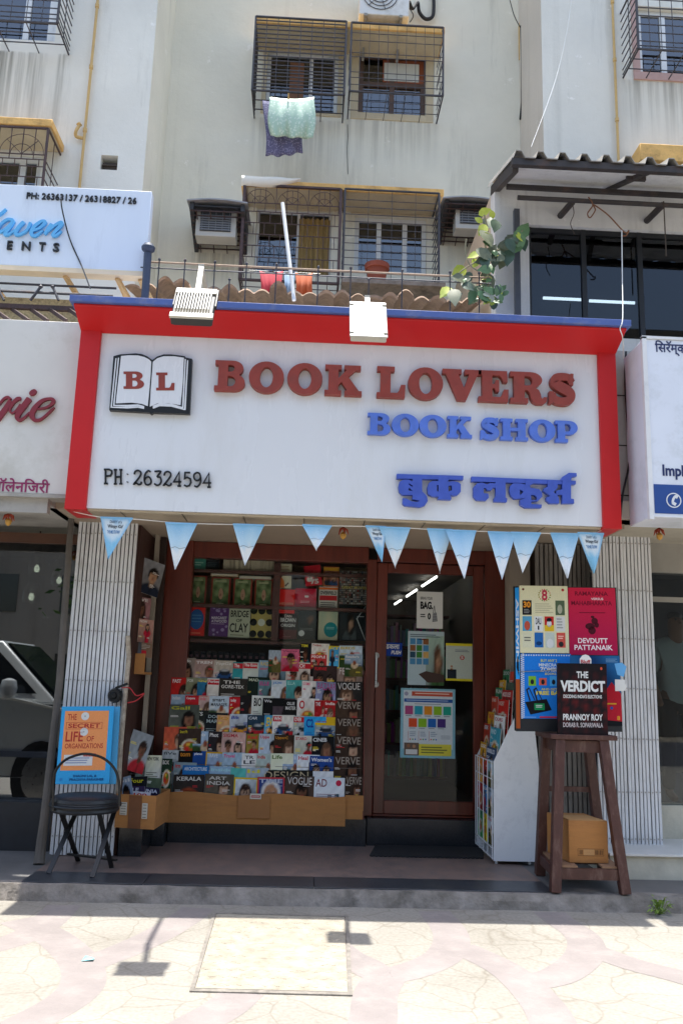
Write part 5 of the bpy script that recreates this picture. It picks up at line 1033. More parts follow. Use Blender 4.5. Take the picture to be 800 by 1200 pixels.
# ================================================================ white wire rack standing side-on
YR0, YR1, XRk = 7.42, 8.12, 1.64
wr = thing('wire_rack', (1.8, 7.75, T0), 'white metal book stand with a wire front, seen from its side', 'book stand')
def rp(px, py): g = at(px, py, YR0); return (g.x, g.z)
out = [rp(578, 1009), rp(626.5, 1010), rp(629.5, 985), rp(632, 940), rp(631.5, 905), rp(627, 862), rp(622, 815), rp(612, 812), rp(604, 838), rp(578, 893)]
for yy in (YR0, YR1): mb = MB(); mb.prism([out], lambda a, b, d: (a, yy+d, b), .012, 0, True); mb.build('side_panel', WMET, wr)
mb = MB(); xa = rp(578, 1009)[0]; xb = rp(626, 1010)[0]; zb0 = rp(578, 1009)[1]; mb.box(xa+.01, YR0+.015, zb0, xb, YR1-.003, zb0+.015); mb.box(xb-.02, YR0+.015, zb0+.02, xb-.008, YR1-.003, rp(631, 905)[1]); mb.build('base_panel', WMET, wr)
mb = MB(); xf = rp(578, 950)[0]-.012; zt_ = rp(578, 893)[1]
ztop2 = zt_
for k in range(5): y = YR0+.01+(YR1-YR0-.01)*k/4; mb.tube([(xf, y, zb0+.01), (xf, y, ztop2)], .004, 6)
for z in (zb0+.02, zb0+.10, ztop2-.14, ztop2): mb.tube([(xf, YR0, z), (xf, YR1, z)], .005, 6)
mb.build('wire_front', WMET, wr)
for fx_, fy_ in ((xa+.035, YR0+.05), (xb-.03, YR0+.05), (xa+.035, YR1-.05)): mb = MB(); mb.tube([(fx_, fy_, .111), (fx_, fy_, zb0)], .012, 8); mb.build('foot', WMET, wr)
mb = MB()
for k in range(6): x = xa+.03+.035*k; z = zb0+.62+.145*k*1.0; mb.box(x, YR0+.016, z-.32, x+.004, YR1-.004, z-.02)
mb.build('tier', WMET, wr)
rk = random.Random(31)
tiers = [(873, '#3a4a6a', 'EBIBLES', '#e8ecf0', 'navy topped book'), (850, '#4a9aa8', 'FIND', '#d0e8ec', 'teal book'), (836, '#d8d8d4', 'OURS', '#c03a48', 'white book with coloured letters'), (817, '#b8342a', 'VINCENT', '#e8d0c0', 'red book with pale letters'), (806, '#a83a38', 'MODULES', '#e0d8d4', 'dark red book'), (797, '#5a6a5c', '', '#d0d0d0', 'grey green book'), (784, '#c85a4c', '', '#d0d0d0', 'coral book')]
for k, (py, cl, tt, tcx, lb) in enumerate(tiers):
    x = xa+.012+.036*k; zt2 = atx(568+5*k, py-4, x).z if False else at(572+5.5*k, py, 7.6).z
    rot = Matrix.Rotation(R(-90), 3, 'Z') @ Matrix.Rotation(R(-4), 3, 'X')
    for j in range(2):
        yb = YR1-.02-.27*j
        # -90 about z: local x -> -y, outward (-y) -> -x
        mag('book', (x, yb, zt2-.34-.02*(j == 1)), (.26, .40)[j], .34, rot, tt if j else ['LOGIC', 'SEEK', 'TALES', 'STARS', 'FUN', 'ABC', 'ZOO'][k], tcx, cl if j else rk.choice(['#c89a30', '#3a7a5a', '#7a4a8a', '#b8503c']), 'food' if k % 2 else 'body', 300+10*k+j, f"{lb if j else 'children book deeper in'} on tier {num[k]} from the front of the white stand" if j else f"far book behind the {lb} on the white stand", 'books on the white wire stand')
cc = ['#4a8a5a', '#c8b030', '#d8d0c0', '#b83a38', '#3a80b0', '#2a3a6a', '#d88a38', '#c83028', '#6aa0a8', '#e0d8cc', '#3a4a50', '#8ab040']
for r_ in range(3):
    for j in range(3):
        rot = Matrix.Rotation(R(-90), 3, 'Z'); k = r_*3+j
        mag('book', (xf+.016, YR1-.03-.22*j, zb0+.10+.235*r_), .205, .225, rot, ['ZOO', 'ABC', '123', 'FUN', 'SEA', 'DINO', 'CARS', 'FARM', 'MOON'][k], cc[(k+5) % 12], cc[k], ['food', 'body', 'land'][k % 3], 400+k, f"picture book behind the wire front, {num[j]} from the back in the {['bottom', 'middle', 'top'][r_]} row", 'picture books behind the wire front')

# ================================================================ tall wooden stool
st = thing('wooden_stool', (2.1, 6.78, T0), 'tall dark brown wooden stool with splayed legs carrying the poster boards', 'stool')
zt_ = at(688, 864, 6.62).z
fl_, fr_, bl_ = atz(650, 1046, T0), atz(732, 1048, T0), atz(632, 1025, T0); br_ = fr_+(bl_-fl_)
tL, tR = at(655, 875, 6.62).x, at(706, 875, 6.62).x; yF, yB = 6.62, 6.98
tops = [Vector((tL, yF, zt_-.02)), Vector((tR, yF, zt_-.02)), Vector((tL-.0, yB, zt_-.02)), Vector((tR-.0, yB, zt_-.02))]
feet = [fl_, fr_, bl_, br_]
for f, t in zip(feet, tops):
    mb = MB(); mb.bar(f+Vector((0, 0, .0)), t, .072, .07, upv=(0, 1, 0)); mb.build('leg', STOOLW, st, bevel=.004)
mb = MB(); x0, x1 = at(645, 866, 6.58).x, at(723, 866, 6.58).x; mb.box(x0, 6.575, zt_-.018, x1, 7.03, zt_+.018); mb.build('seat', STOOLW, st, bevel=.004)
mb = MB()
for i, j in ((0, 1), (1, 3), (3, 2), (2, 0)):
    a, b = tops[i]-Vector((0, 0, .05)), tops[j]-Vector((0, 0, .05)); mb.bar(a, b, .022, .085)
mb.build('apron', STOOLW, st)
def lpt(i, k): return feet[i].lerp(tops[i], k)
k = .12
for i, j in ((0, 1), (1, 3), (3, 2), (2, 0)): mb = MB(); mb.bar(lpt(i, k), lpt(j, k), .03, .075); mb.build('stretcher', STOOLW, st)
mb = MB(); mb.bar(lpt(2, .62), lpt(3, .62), .022, .04); mb.build('stretcher', STOOLW, st)
mb = MB(); z = lpt(0, k).z+.04
for s0, s1 in ((.02, .33), (.70, .98)):
    a, b, c, d = lpt(0, k), lpt(1, k), lpt(3, k), lpt(2, k)
    q = [a.lerp(b, s0), a.lerp(b, s1), d.lerp(c, s1), d.lerp(c, s0)]; mb.hexa([(p.x, p.y, z) for p in q]+[(p.x, p.y, z+.014) for p in q])
mb.build('lower_plank', RAWW, st)
# parcel box on the stool's lower frame
zb_ = z+.015; yb0 = 6.60
xa, xb = at(666, 990, yb0).x, at(712, 990, yb0).x; zt2 = at(690, 962, yb0).z
pb = thing('parcel_box', ((xa+xb)/2, 6.8, zb_), 'sealed cardboard parcel box standing inside the legs of the stool', 'carton')
mb = MB(); mb.hexa([(xa, yb0, zb_), (xb, yb0, zb_), (xb-.05, 7.0, zb_), (xa-.05, 7.0, zb_), (xa, yb0, zt2), (xb, yb0, zt2), (xb-.05, 7.0, zt2), (xa-.05, 7.0, zt2)]); mb.build('box', CARD, pb, bevel=.004)
mb = MB(); mb.box(xa+.02, yb0-.001, zt2-.0, (xa+xb)/2-.003, yb0+.02, zt2+.003) if False else None
mb.hexa([(xa+.005, yb0+.005, zt2+.001), (xb-.005, yb0+.005, zt2+.001), (xb-.1, 6.77, zt2+.012), (xa-.02, 6.77, zt2+.012), (xa+.005, yb0+.005, zt2+.004), (xb-.005, yb0+.005, zt2+.004), (xb-.1, 6.77, zt2+.015), (xa-.02, 6.77, zt2+.015)]); mb.build('flap', CARD2, pb)
mb = MB(); P = Pr(xb-xa, zt2-zb_); ink = C('#4a3a2c')
for q in ((.22, .17, .88, .178), (.22, .33, .88, .338), (.22, .17, .228, .338), (.872, .17, .88, .338)): P.rect(*q, ink)
rr = random.Random(1)
for s0, s1 in ((.26, .36), (.66, .84)):
    x = s0
    while x < s1: w_ = rr.uniform(.006, .018); P.rect(x, .20, x+w_, .31, ink); x += w_+rr.uniform(.008, .02)
P.rect(.37, .185, .64, .325, C('#b58a5c')); P.emit(mb, (xa, yb0-.0005, zb_), (1, 0, 0), (0, 0, 1), (0, -1, 0)); mb.build('shipping_mark', PRINTM, pb)

# ---------------------------------------------------------------- poster boards on the stool
YB = 6.78
zsb = zt_+.02
def d_eight(p):
    p.text('8', .46, .78, .58, .94, C('#b8354a'), .03); rr = random.Random(4)
    for i in range(16): a = i*.39; p.circ(.52+.12*math.cos(a), .86+.085*math.sin(a), .006, C(rr.choice(['#9a8a40', '#c87a6a', '#6a8a50'])))
    p.lines(.32, .58, .70, .74, 5, C('#b8b090')); p.circ(.08, .945, .01, C('#6a3a30')); p.circ(.9, .94, .012, C('#b03a3a'))
    sq = [(.06, .56, .25, .78, '#1c1a1a'), (.74, .56, .93, .78, '#5a6a50'), (.06, .32, .25, .54, '#5aa0c0'), (.30, .32, .47, .54, '#e4e4e0'), (.51, .32, .70, .54, '#c8302c'), (.74, .32, .93, .54, '#dcdad4'), (.06, .08, .25, .30, '#dcd8b8'), (.30, .08, .48, .30, '#2a6ab0'), (.52, .08, .71, .30, '#c8d0c4'), (.75, .08, .93, .30, '#d4584c')]
    for a, b, c, d, cl in sq: p.rect(a, b, c, d, C(cl, .9))
    p.up(); p.text('30', .08, .67, .23, .76, C('#e0902c'), .04); p.lines(.09, .58, .22, .65, 3, C('#8a8a84')); p.rect(.51, .32, .70, .41, C('#d8b028')); p.ell(.605, .43, .05, .05, WH); p.ell(.605, .49, .055, .03, BK)
    p.text('DALI', .33, .42, .44, .52, BK, .02); p.rect(.37, .34, .40, .40, BK); p.lines(.76, .35, .9, .52, 4, C('#9a9a94')); p.lines(.09, .16, .22, .24, 2, C('#6a6a60')); p.ell(.39, .14, .06, .03, C('#123a68')); p.ell(.615, .14, .07, .07, WH); p.lines(.78, .2, .9, .26, 2, C('#f0c0b0')); p.ell(.155, .4, .06, .07, C('#b8503c')); p.ell(.83, .65, .05, .07, C('#a8a890')); p.ell(.84, .13, .05, .04, C('#2c2c2c'))
def d_ram(p):
    p.photo(0, 0, 1, 1, lambda u, v: mixc(C('#a81848'), C('#c82440'), v), 2, 6); p.up(); dk = C('#701228')
    p.text('RAMAYANA', .14, .88, .84, .945, dk, .02); p.text('VERSUS', .48, .815, .74, .85, C('#ecd8d8')); p.text('MAHABHARATA', .06, .735, .92, .80, dk, .02); p.lines(.22, .61, .78, .635, 1, dk, .05)
    for q in ((.44, .42, .10, .05), (.54, .50, .07, .05), (.48, .36, .08, .06), (.58, .44, .05, .04), (.50, .56, .04, .02)): p.ell(*q, C('#4a1420'))
    p.text('DEVDUTT', .18, .17, .80, .245, C('#f0e4e4'), .02); p.text('PATTANAIK', .10, .07, .90, .145, C('#f0e4e4'), .02)
def d_bag2(p):
    for i in range(34):
        p.rect(.0, i/34, .035, i/34+.016, WH); p.rect(.035, i/34+.016, .07, i/34+.03, WH)
    for i in range(20): p.rect(.05*i, .965, .05*i+.025, .985, WH)
    p.text('BUY ANY 2', .40, .87, .72, .915, C('#c8c860'), .02); p.text('MINECRAFT', .36, .80, .80, .85, C('#d0d8d8'), .03); p.text('ZOMBIE', .38, .72, .76, .79, WH, .04); p.text('BOOKS', .48, .67, .70, .705, C('#d8c860'), .02)
    for i, cl in enumerate(['#7ab030', '#d8604c', '#4aa0d8', '#c04068']): p.rect(.15+.21*i, .50+.01*(i % 2), .30+.21*i, .65-.03*(i % 2), C(cl)); 
    p.up(); [p.ell(.225+.21*i, .56, .035, .04, C('#20242c')) for i in range(4)]
    p.text('AND GET A', .40, .43, .78, .465, C('#d8c850'), .02); p.text('FREE BAG!', .30, .36, .86, .42, C('#e0d050'), .04)
    p.poly([(p.W*x, p.H*y) for x, y in ((.18,.06),(.60,.13),(.50,.30),(.08,.25))], C('#17181c')); p.up()
    for xx in (.16, .30): p.poly([(p.W*(xx+a), p.H*b) for a, b in ((.0,.27),(-.06,.44),(.0,.48),(.12,.28),(.10,.28),(.0,.45),(-.03,.43),(.03,.27))], C('#202126'))
    p.rect(.26, .13, .46, .23, C('#1a8a50')); p.up(); p.lines(.29, .16, .42, .21, 2, WH, .1); p.rect(.36, .01, .78, .035, C('#c03048')); p.up(); p.lines(.06, .012, .30, .03, 1, C('#8ab8e0'))
def d_sea(p):
    p.photo(0, 0, 1, 1, lambda u, v: mixc(C('#2a6a9c'), C('#123a68'), .5+.5*math.sin(7*u+5*v)), 10, 12); p.up()
    p.poly([(p.W*x, p.H*y) for x, y in ((.45,.03),(1,.04),(1,.45),(.82,.62),(.6,.4))], C('#b82030')); p.up(); p.poly([(p.W*x, p.H*y) for x, y in ((.62,.0),(1,.0),(1,.06),(.7,.08))], C('#15171c'))
    p.text('8', .9, .08, .96, .14, C('#e0a030'), .03); p.circ(.8, .25, .012, C('#2a50a0')); p.lines(.72, .9, .96, .96, 3, C('#7aa0c0')); p.rect(.7, .3, .9, .32, C('#d8a030'))
bx0, bxm, bx1, by0, bym, by1 = 605, 664, 720.5, 688, 768, 857
lean = .07
def qb(x0, x1, y0, y1, ofs, *a, **k): return board('poster', (x0, y0-.03*0), (x1, y0+.02*(x1-x0)), (x0-.0, y1), YB+ofs, lean*(1-0), *a, **k)
# black display board: one slab, the posters stick to its front
A_, B_, D_ = at(603, 687, YB+lean+.03), at(721.5, 688.5, YB+lean+.03), at(604.5, 857, YB+.0)
def bp(u, v, e=0):
    A = Vector((0, 0, 0)); U = (B_-A_); O = A_.lerp(D_, 1-v); p = O+U*u; return p+Vector((0, -1, -.08))*e
mb = MB(); mb.hexa([bp(0, 0), bp(1, 0), bp(1, 0, -.06), bp(0, 0, -.06), bp(0, 1), bp(1, 1), bp(1, 1, -.06), bp(0, 1, -.06)]); mb.build('display_board', mat('black_board', C('#17181b'), .5, .2, 8), label='black board standing on the stool behind four posters', cat='board')
def stick(name, u0, v0, u1, v1, e, draw, bgc, label, mt=None):
    O, X, Z = bp(u0, v0, e), bp(u1, v0, e), bp(u0, v1, e); U, V = X-O, Z-O; W, H = U.length, V.length; U.normalize(); V.normalize(); N = U.cross(V); N = -N if N.y > 0 else N
    mb = MB(); P8 = [O, O+U*W, O+U*W-N*.0015, O-N*.0015]; P8 += [p+V*H for p in P8]; mb.hexa(P8, 0, bgc); P = Pr(W, H); P.rect(0, 0, 1, 1, bgc); P.up(); draw(P); P.emit(mb, O, U, V, N, .0005); return mb.build(name, mt or PRINT, label=label, cat='poster')
stick('poster', .04, .53, .515, 1.005, .004, d_eight, C('#e4ddb4', .9), 'cream poster with a red figure 8 and small book covers')
stick('poster', .52, .52, .985, .995, .004, d_ram, C('#b82044'), 'crimson poster with white lettering DEVDUTT PATTANAIK')
stick('poster', .045, .085, .53, .525, .005, d_bag2, C('#1f78d0'), 'blue poster offering a free bag with a black tote')
stick('poster', .52, .04, 1.0, .515, .005, d_sea, C('#1c4a80'), 'dark blue and red poster half hidden by the black book')
def d_ash(p):
    V, F, _ = text2d('ASHWIN', .03)
    for f in F: p.poly([((.15+.7*V[i][1])*p.W, (.92-.46*V[i][0])*p.H) for i in f], WH)
    p.rect(0, 0, 1, .34, C('#9a4a20')); p.up(); p.poly([(p.W*x, p.H*y) for x, y in ((.2,.42),(.8,.36),(.7,.5),(.4,.5))], BK)
O = bp(-.0, .02, .0); mb = MB(); X = bp(0.035, .02, .012)
U = X-O; W = U.length; U.normalize(); V = (bp(0, 1, 0)-bp(0, 0, 0)); H = V.length*.97; V.normalize(); N = U.cross(V); N = -N if N.y > 0 else N
mb.hexa([O, O+U*W, O+U*W+N*.001, O+N*.001]+[p+V*H for p in (O, O+U*W, O+U*W+N*.001, O+N*.001)], 0, C('#2a90d4')); P = Pr(W, H); d_ash(P); P.emit(mb, O+N*.001, U, V, N, .0005); mb.build('poster', PRINT, label='narrow blue strip lettered ASHWIN down the edge of the board', cat='poster')
def d_verdict(p):
    p.photo(0, 0, 1, 1, lambda u, v: mixc(C('#1a1618'), C('#5a1c1c'), max(0, min(.9, (.5+.5*math.sin(31*u+3))*(.5+.5*math.sin(37*v+11*u))*(1.3-abs(v-.45)*2.4)))), 16, 20); p.up()
    p.text('THE', .38, .79, .62, .885, WH, .03); p.text('VERDICT', .05, .595, .96, .755, WH, .045); p.text("DECIDING INDIA'S ELECTIONS", .11, .505, .89, .555, WH, .02); p.text('PRANNOY ROY', .10, .195, .90, .285, WH, .03); p.text('DORAB R. SOPARIWALA', .10, .10, .90, .165, C('#c8c0c0', .9), .015)
    p.ell(.89, .93, .022, .022, C('#d8583c'))
board('book_board', (653, 777), (710, 778), (653.5, 860.5), 6.60, .05, 'black book board titled THE VERDICT standing on the stool', 'book board', d_verdict, C('#1c1718'), thick=.03)
mb = MB(); c = at(685.5, 772, 6.66); P = Pr(.10, .075); P.poly([(.005, 0), (.095, 0), (.095, .045), (.075, .07), (.05, .078), (.025, .07), (.005, .045)], C('#e4e4e0', .9)); P.up(); P.text('Bluff', .12, .12, .88, .5, C('#b02830'), .03)
mb.box(c.x-.045, c.y, c.z-.045, c.x+.045, c.y+.004, c.z+.0, 0, WH); P.emit(mb, (c.x-.05, c.y-.001, c.z-.045), (1, 0, 0), (0, 0, 1), (0, -1, 0)); mb.build('tag', PRINT, label='white paper tag with red letters above the black book board', cat='tag')
for (px, py, cl, lb, shp) in ((727, 784, '#5aa0d4', 'blue paper tag poking out at the right of the boards', 0), (727.5, 804, '#d4d4d0', 'white paper tag poking out below the blue tag', 1)):
    mb = MB(); c = at(px, py, 6.72); pts = [(-.05, .04), (.01, .05), (.045, .02), (.02, -.06), (-.03, -.045)] if not shp else [(-.05, .05), (.03, .05), (.03, .02), (.045, -.0), (.03, -.035), (-.05, -.04)]
    mb.prism([pts], lambda a, b, d: (c.x+a, c.y+d, c.z+b), .004, 0, True); mb.build('tag', mat('tag_'+('blue' if not shp else 'white'), C(cl), .5, .05, 8), label=lb, cat='tag')
mb = MB(); p0, p1 = bp(.02, .40, .012), bp(.56, .44, .02); mb.tube([p0, p0.lerp(p1, .5)-Vector((0, .0, .012)), p1], .003, 6); mb.build('cord', mat('grey_cord', C('#8a8680'), .7), label='thin grey cord tied across the blue bag poster', cat='cord')

# ================================================================ left neighbour shop
ln = thing('neighbour_shop', (-3.0, 7.9, .11), 'dark glazed shop front at the left beside the leaning post', 'shop front')
mb = MB(); zt_ = at(40, 637, 7.75).z; mb.box(-5.5, 7.745, at(20, 940, 7.75).z, -2.06, 7.753, zt_); mb.build('window_pane', GLD, ln)
mb = MB(); mb.box(-5.5, 7.70, zt_, -2.06, 7.85, zt_+.09); mb.build('lintel', mat('brown_lintel', C('#5a3a28'), .6, .2, 4), ln)
mb = MB(); mb.box(-5.5, 7.6, .1, -2.06, 7.80, at(20, 938, 7.7).z); mb.build('plinth', mat('dark_plinth', C('#2a2c30'), .5, .2, 10), ln)
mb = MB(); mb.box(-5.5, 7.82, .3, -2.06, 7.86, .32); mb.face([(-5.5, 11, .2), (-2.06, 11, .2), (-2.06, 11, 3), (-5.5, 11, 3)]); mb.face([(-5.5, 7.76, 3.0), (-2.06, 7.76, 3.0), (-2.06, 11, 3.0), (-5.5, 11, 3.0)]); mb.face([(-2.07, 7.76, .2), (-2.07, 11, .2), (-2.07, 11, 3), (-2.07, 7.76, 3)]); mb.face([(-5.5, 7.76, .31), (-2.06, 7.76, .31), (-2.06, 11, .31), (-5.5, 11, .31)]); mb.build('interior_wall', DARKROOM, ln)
mb = MB(); mb.box(-5.5, 6.62, 2.86, -2.04, 8.3, 2.98); mb.box(-5.5, 6.62, 2.78, -2.04, 6.70, 2.86, 0); mb.build('canopy_slab', mat('grey_soffit_plaster', C('#a8a49e'), .9, .1, 4, dirt=C('#6e6a64')), ln)
for k, (px, py, ph) in enumerate(((44, 662, 24), (37.5, 695, 24), (70, 676, 22))):
    Y = 8.0; c = at(px, py, Y); h = ph*.0080; rr_ = h*.42
    lt = thing('lantern', (c.x, Y, c.z-h/2), f'small glass jar lantern, {["upper", "lower", "right"][k]} of three hanging in the left shop window', 'lantern', 'glass lanterns hung in the left shop window')
    mb = MB(); mb.lathe(c.x, Y, [(rr_*.75, c.z-h*.5), (rr_*.95, c.z-h*.45), (rr_, c.z), (rr_*.9, c.z+h*.25), (rr_*.6, c.z+h*.4), (rr_*.6, c.z+h*.5)], 16); mb.build('jar', glass('pale_jar_glass', (.82, .86, .74), 1.5), lt)
    mb = MB(); mb.lathe(c.x, Y, [(rr_*.2, c.z-h*.35), (rr_*.34, c.z-h*.2), (rr_*.16, c.z+h*.0)], 12); mb.build('bulb', emit('lantern_glow', (1, .95, .8), 1.6), lt)
    mb = MB()
    for s in (-1, 1): mb.tube([(c.x+s*rr_*.6, Y, c.z+h*.45), (c.x, Y, c.z+h*1.7)], .005, 5)
    mb.tube([(c.x, Y, c.z+h*1.7), (c.x, Y, zt_+.05)], .005, 5); mb.build('hanger', IRONB, lt)
# sign "…rie"
YN = 6.58
x1_ = at(100, 400, YN).x; zt_, zb_ = at(50, 376, YN).z, at(30, 578, YN).z
s2 = thing('shop_sign', (-3, YN+.1, zb_), 'off-white neighbouring shop sign with maroon script ending in rie', 'shop sign')
mb = MB(); mb.box(-5.0, YN, zb_, -1.885, YN+.16, zt_); mb.build('panel', mat('aged_white_panel', C('#d2d0ca'), .4, .04, 2, dirt=C('#b4b0a4'), dscale=1.5), s2, bevel=.004)
mb = MB(); mb.box(-5.0, YN-.012, zb_-.03, -1.885, YN+.17, zb_-.002); mb.build('lower_trim', mat('grey_trim', C('#a09c94'), .6, .2, 8), s2)
MAR = mat('maroon_script', C('#7e2430'), .45, .08, 12)
mb = MB(); cn = [0]
def scr(pts, ws, ox, oy, sc_, Y):
    k = cn[0]; cn[0] += 1; P = smoothpath([(x, y, 0) for x, y in pts], 8); n = len(P); Wp = []
    for p in P: g = at(ox+p.x*sc_, oy+p.y*sc_, Y); Wp.append((g.x, g.z))
    W_ = []
    for i in range(n):
        f = i/(n-1)*(len(ws)-1); a = int(min(f, len(ws)-2)) if len(ws) > 1 else 0; W_.append((ws[a]+(ws[a+1]-ws[a])*(f-a) if len(ws) > 1 else ws[0])*sc_*Y/1000*(1 if .02 < i/(n-1) < .98 else .6))
    stroke(mb, Wp, W_, lambda a, b, d: (a, Y-.0009*k+d, b), .025, dz=.00002)
Yl = YN-.025; S_ = (0, 450, .09375, Yl)
for pts, ws in (([(-40,450),(20,372),(80,290),(128,200)], [70,70,66,40]), ([(-30,280),(20,215),(60,175),(100,164),(132,190)], [20,30,30,36,40]), ([(132,290),(172,225),(222,184),(262,180)], [30,40,50,40]), ([(140,270),(122,330),(150,360),(195,340),(262,250)], [30,26,26,24,26]),
    ([(372,176),(300,276),(222,390),(236,448),(290,432),(375,352)], [74,74,66,44,28,24]), ([(470,316),(590,290),(658,240),(668,198),(620,184),(525,212),(435,305),(400,390),(440,450),(530,430),(682,290)], [22,30,42,44,34,46,66,66,44,30,24])): scr(pts, ws, *S_)
g = at(412*.09375, 450+103*.09375, Yl); mb.prism([[(g.x+(.028*math.cos(t*.5236)+.004*math.sin(t*.5236)), g.z+.026*math.sin(t*.5236)+.006*math.cos(t*.5236)) for t in range(12)]], lambda a, b, d: (a, Yl-.001+d, b), .025); mb.build('lettering', MAR, s2)
mb = MB(); a, b = at(-9, 574, YN-.004), at(58, 574, YN-.004); h = at(30, 561, YN).z-at(30, 577, YN).z; text3d(mb, 'बॉलेनजिरी'.replace('जि', 'िज'), lambda u, v, d: (a.x+u, YN-.006+d, at(30, 577, YN).z+v), (b-a).x, h, .006, .015); mb.build('lettering', mat('purple_lettering', C('#8a2458'), .5, .08, 12), s2)
# upper sign "…Haven …ENTS"
YH = 6.95
s3 = thing('shop_sign', (-3, YH+.05, at(60, 312, YH).z), 'pale blue-white upper sign with blue script and phone numbers', 'shop sign')
x1_ = at(175, 265, YH).x; zt_, zb_ = at(80, 219.5, YH).z, at(80, 314, YH).z
mb = MB(); mb.box(-5.2, YH, zb_, x1_, YH+.10, zt_); mb.build('panel', mat('pale_blue_panel', C('#d8e2ee'), .4, .03, 2, dirt=C('#bcc6d2'), dscale=2, stretch=(2, 2, .3)), s3, bevel=.003)
mb = MB(); mb.box(-5.2, YH-.006, zb_-.045, x1_, YH+.106, zb_-.002); mb.build('lower_trim', mat('cream_trim', C('#e4d2b4'), .6, .06, 6), s3)
mb = MB(); cn[0] = 0; Yh = YH-.025; S_ = (0, 240, .1, Yh)
for pts, ws in (([(-40,130),(20,92),(72,44)], [36,32,24]), ([(160,176),(90,168),(20,216),(-20,280),(10,310),(80,270),(160,182)], [36,36,34,36,34,30,30]), ([(164,180),(108,270),(62,340),(104,342),(180,292)], [44,46,44,32,24]), ([(284,196),(216,266),(184,338),(234,344),(318,292),(362,204)], [46,46,44,34,34,40]), ([(376,306),(464,272),(532,206),(490,192),(408,252),(368,330),(412,362),(512,296)], [24,34,40,38,44,46,36,22]), ([(612,222),(566,286),(524,346)], [46,46,30]), ([(556,316),(640,244),(712,208),(722,232),(664,298),(622,356),(660,360),(724,306)], [24,32,44,44,44,42,30,22])): scr(pts, ws, *S_)
mb.build('lettering', mat('sky_blue_script', C('#5fb0e4'), .45, .06, 10), s3)
mb = MB()
for ch, x0, x1 in (('E',33,57),('N',102,142),('T',183,213),('S',249,278)):
    a, b = at(x0*.25, 200+358*.25, YH-.02), at(x1*.25, 200+358*.25, YH-.02); zt2, zb2 = at(40, 284.5, YH).z, at(40, 294.5, YH).z; sh = -.04*((x0-150)*.25)*.0068
    text3d(mb, ch, lambda u, v, d: (a.x+u, YH-.02+d, zb2+v), (b-a).x, zt2-zb2, .02, .02)
a, b = at(31, 229, YH-.02), at(160, 234, YH-.02); zt2, zb2 = at(96, 229, YH).z, at(96, 236.5, YH).z; text3d(mb, 'PH: 26363137 / 26318827 / 26', lambda u, v, d: (a.x+u, YH-.012+d, zb2+v), (b-a).x, (zt2-zb2), .012, .012); mb.build('lettering', BLACK, s3)
CRM = mat('cream_steel_angle', C('#c9a878'), .6, .15, 10)
mb = MB()
for x in (-2.9, -2.2, -1.75, -1.55):
    mb.bar((x, YH+.05, zb_-.05), (x+.22, 7.9, zb_-.34), .035, .035); mb.bar((x, YH+.06, zb_-.05), (x, 8.28, zb_-.05), .035, .03)
mb.bar((-5.2, 7.9, zb_-.36), (-1.5, 7.9, zb_-.36), .035, .035); mb.build('support_frame', CRM, s3)
mb = MB(); mb.tube(smoothpath([at(72, 231, YH-.03), at(73, 245, YH-.05), at(82, 280, YH-.02), at(96, 312, YH-.04), at(106, 338, 6.5)], 5), .006, 6); mb.build('cable', BLACK, label='thin black cable hanging down across the pale blue upper sign', cat='cable')
# roof over the left sign: steel frame with fibre sheet
rf = thing('awning_roof', (-3, 7.2, 4.2), 'speckled fibre sheet roof on dark steel bars above the script sign', 'awning')
za = at(50, 375, 6.6).z; zc_ = 0
mb = MB(); mb.hexa([(-5, 6.6, za), (-1.9, 6.6, za), (-1.9, 7.6, za+.02), (-5, 7.6, za+.02), (-5, 6.6, za+.01), (-1.9, 6.6, za+.01), (-1.9, 7.6, za+.03), (-5, 7.6, za+.03)]) if False else mb.box(-5, 7.25, za-.05, -1.9, 7.30, at(50, 350, 7.25).z)
mb.build('fibre_sheet', mat('speckled_fibre', C('#b8a884'), .9, .35, 45, .4, 60, dirt=C('#6a5a44'), dscale=14), rf)
mb = MB(); z1 = at(50, 361, 6.95).z; mb.bar((-5, 6.95, z1), (-1.9, 6.95, z1), .04, .04)
for px in (0, 22, 44, 66, 88): mb.bar(at(px+12, 376, 6.62), at(px-8, 362, 6.97), .022, .03)
mb.build('steel_bars', IRONB, rf)
mb = MB(); z1 = at(50, 343, 6.9).z
mb.tube([(-5, 6.9, z1), (-1.75, 6.9, z1)], .012, 6); mb.tube([(-5, 7.0, at(50, 334, 7.0).z), (-1.75, 7.0, at(50, 334, 7.0).z)], .010, 6, 0)
for a, b in (((36, 352), (48, 336)), ((69, 352), (62, 336)), ((5, 352), (-2, 338))):
    p, q_ = at(*a, 6.89), at(*b, 6.89); mb.tube([p, q_], .012, 6); mb.lathe(q_.x, q_.y, [(.005, q_.z-.02), (.02, q_.z), (.005, q_.z+.02)], 8)
mb.build('railing', IRON, label='thin iron railing with slanted stubs above the left awning roof', cat='railing')
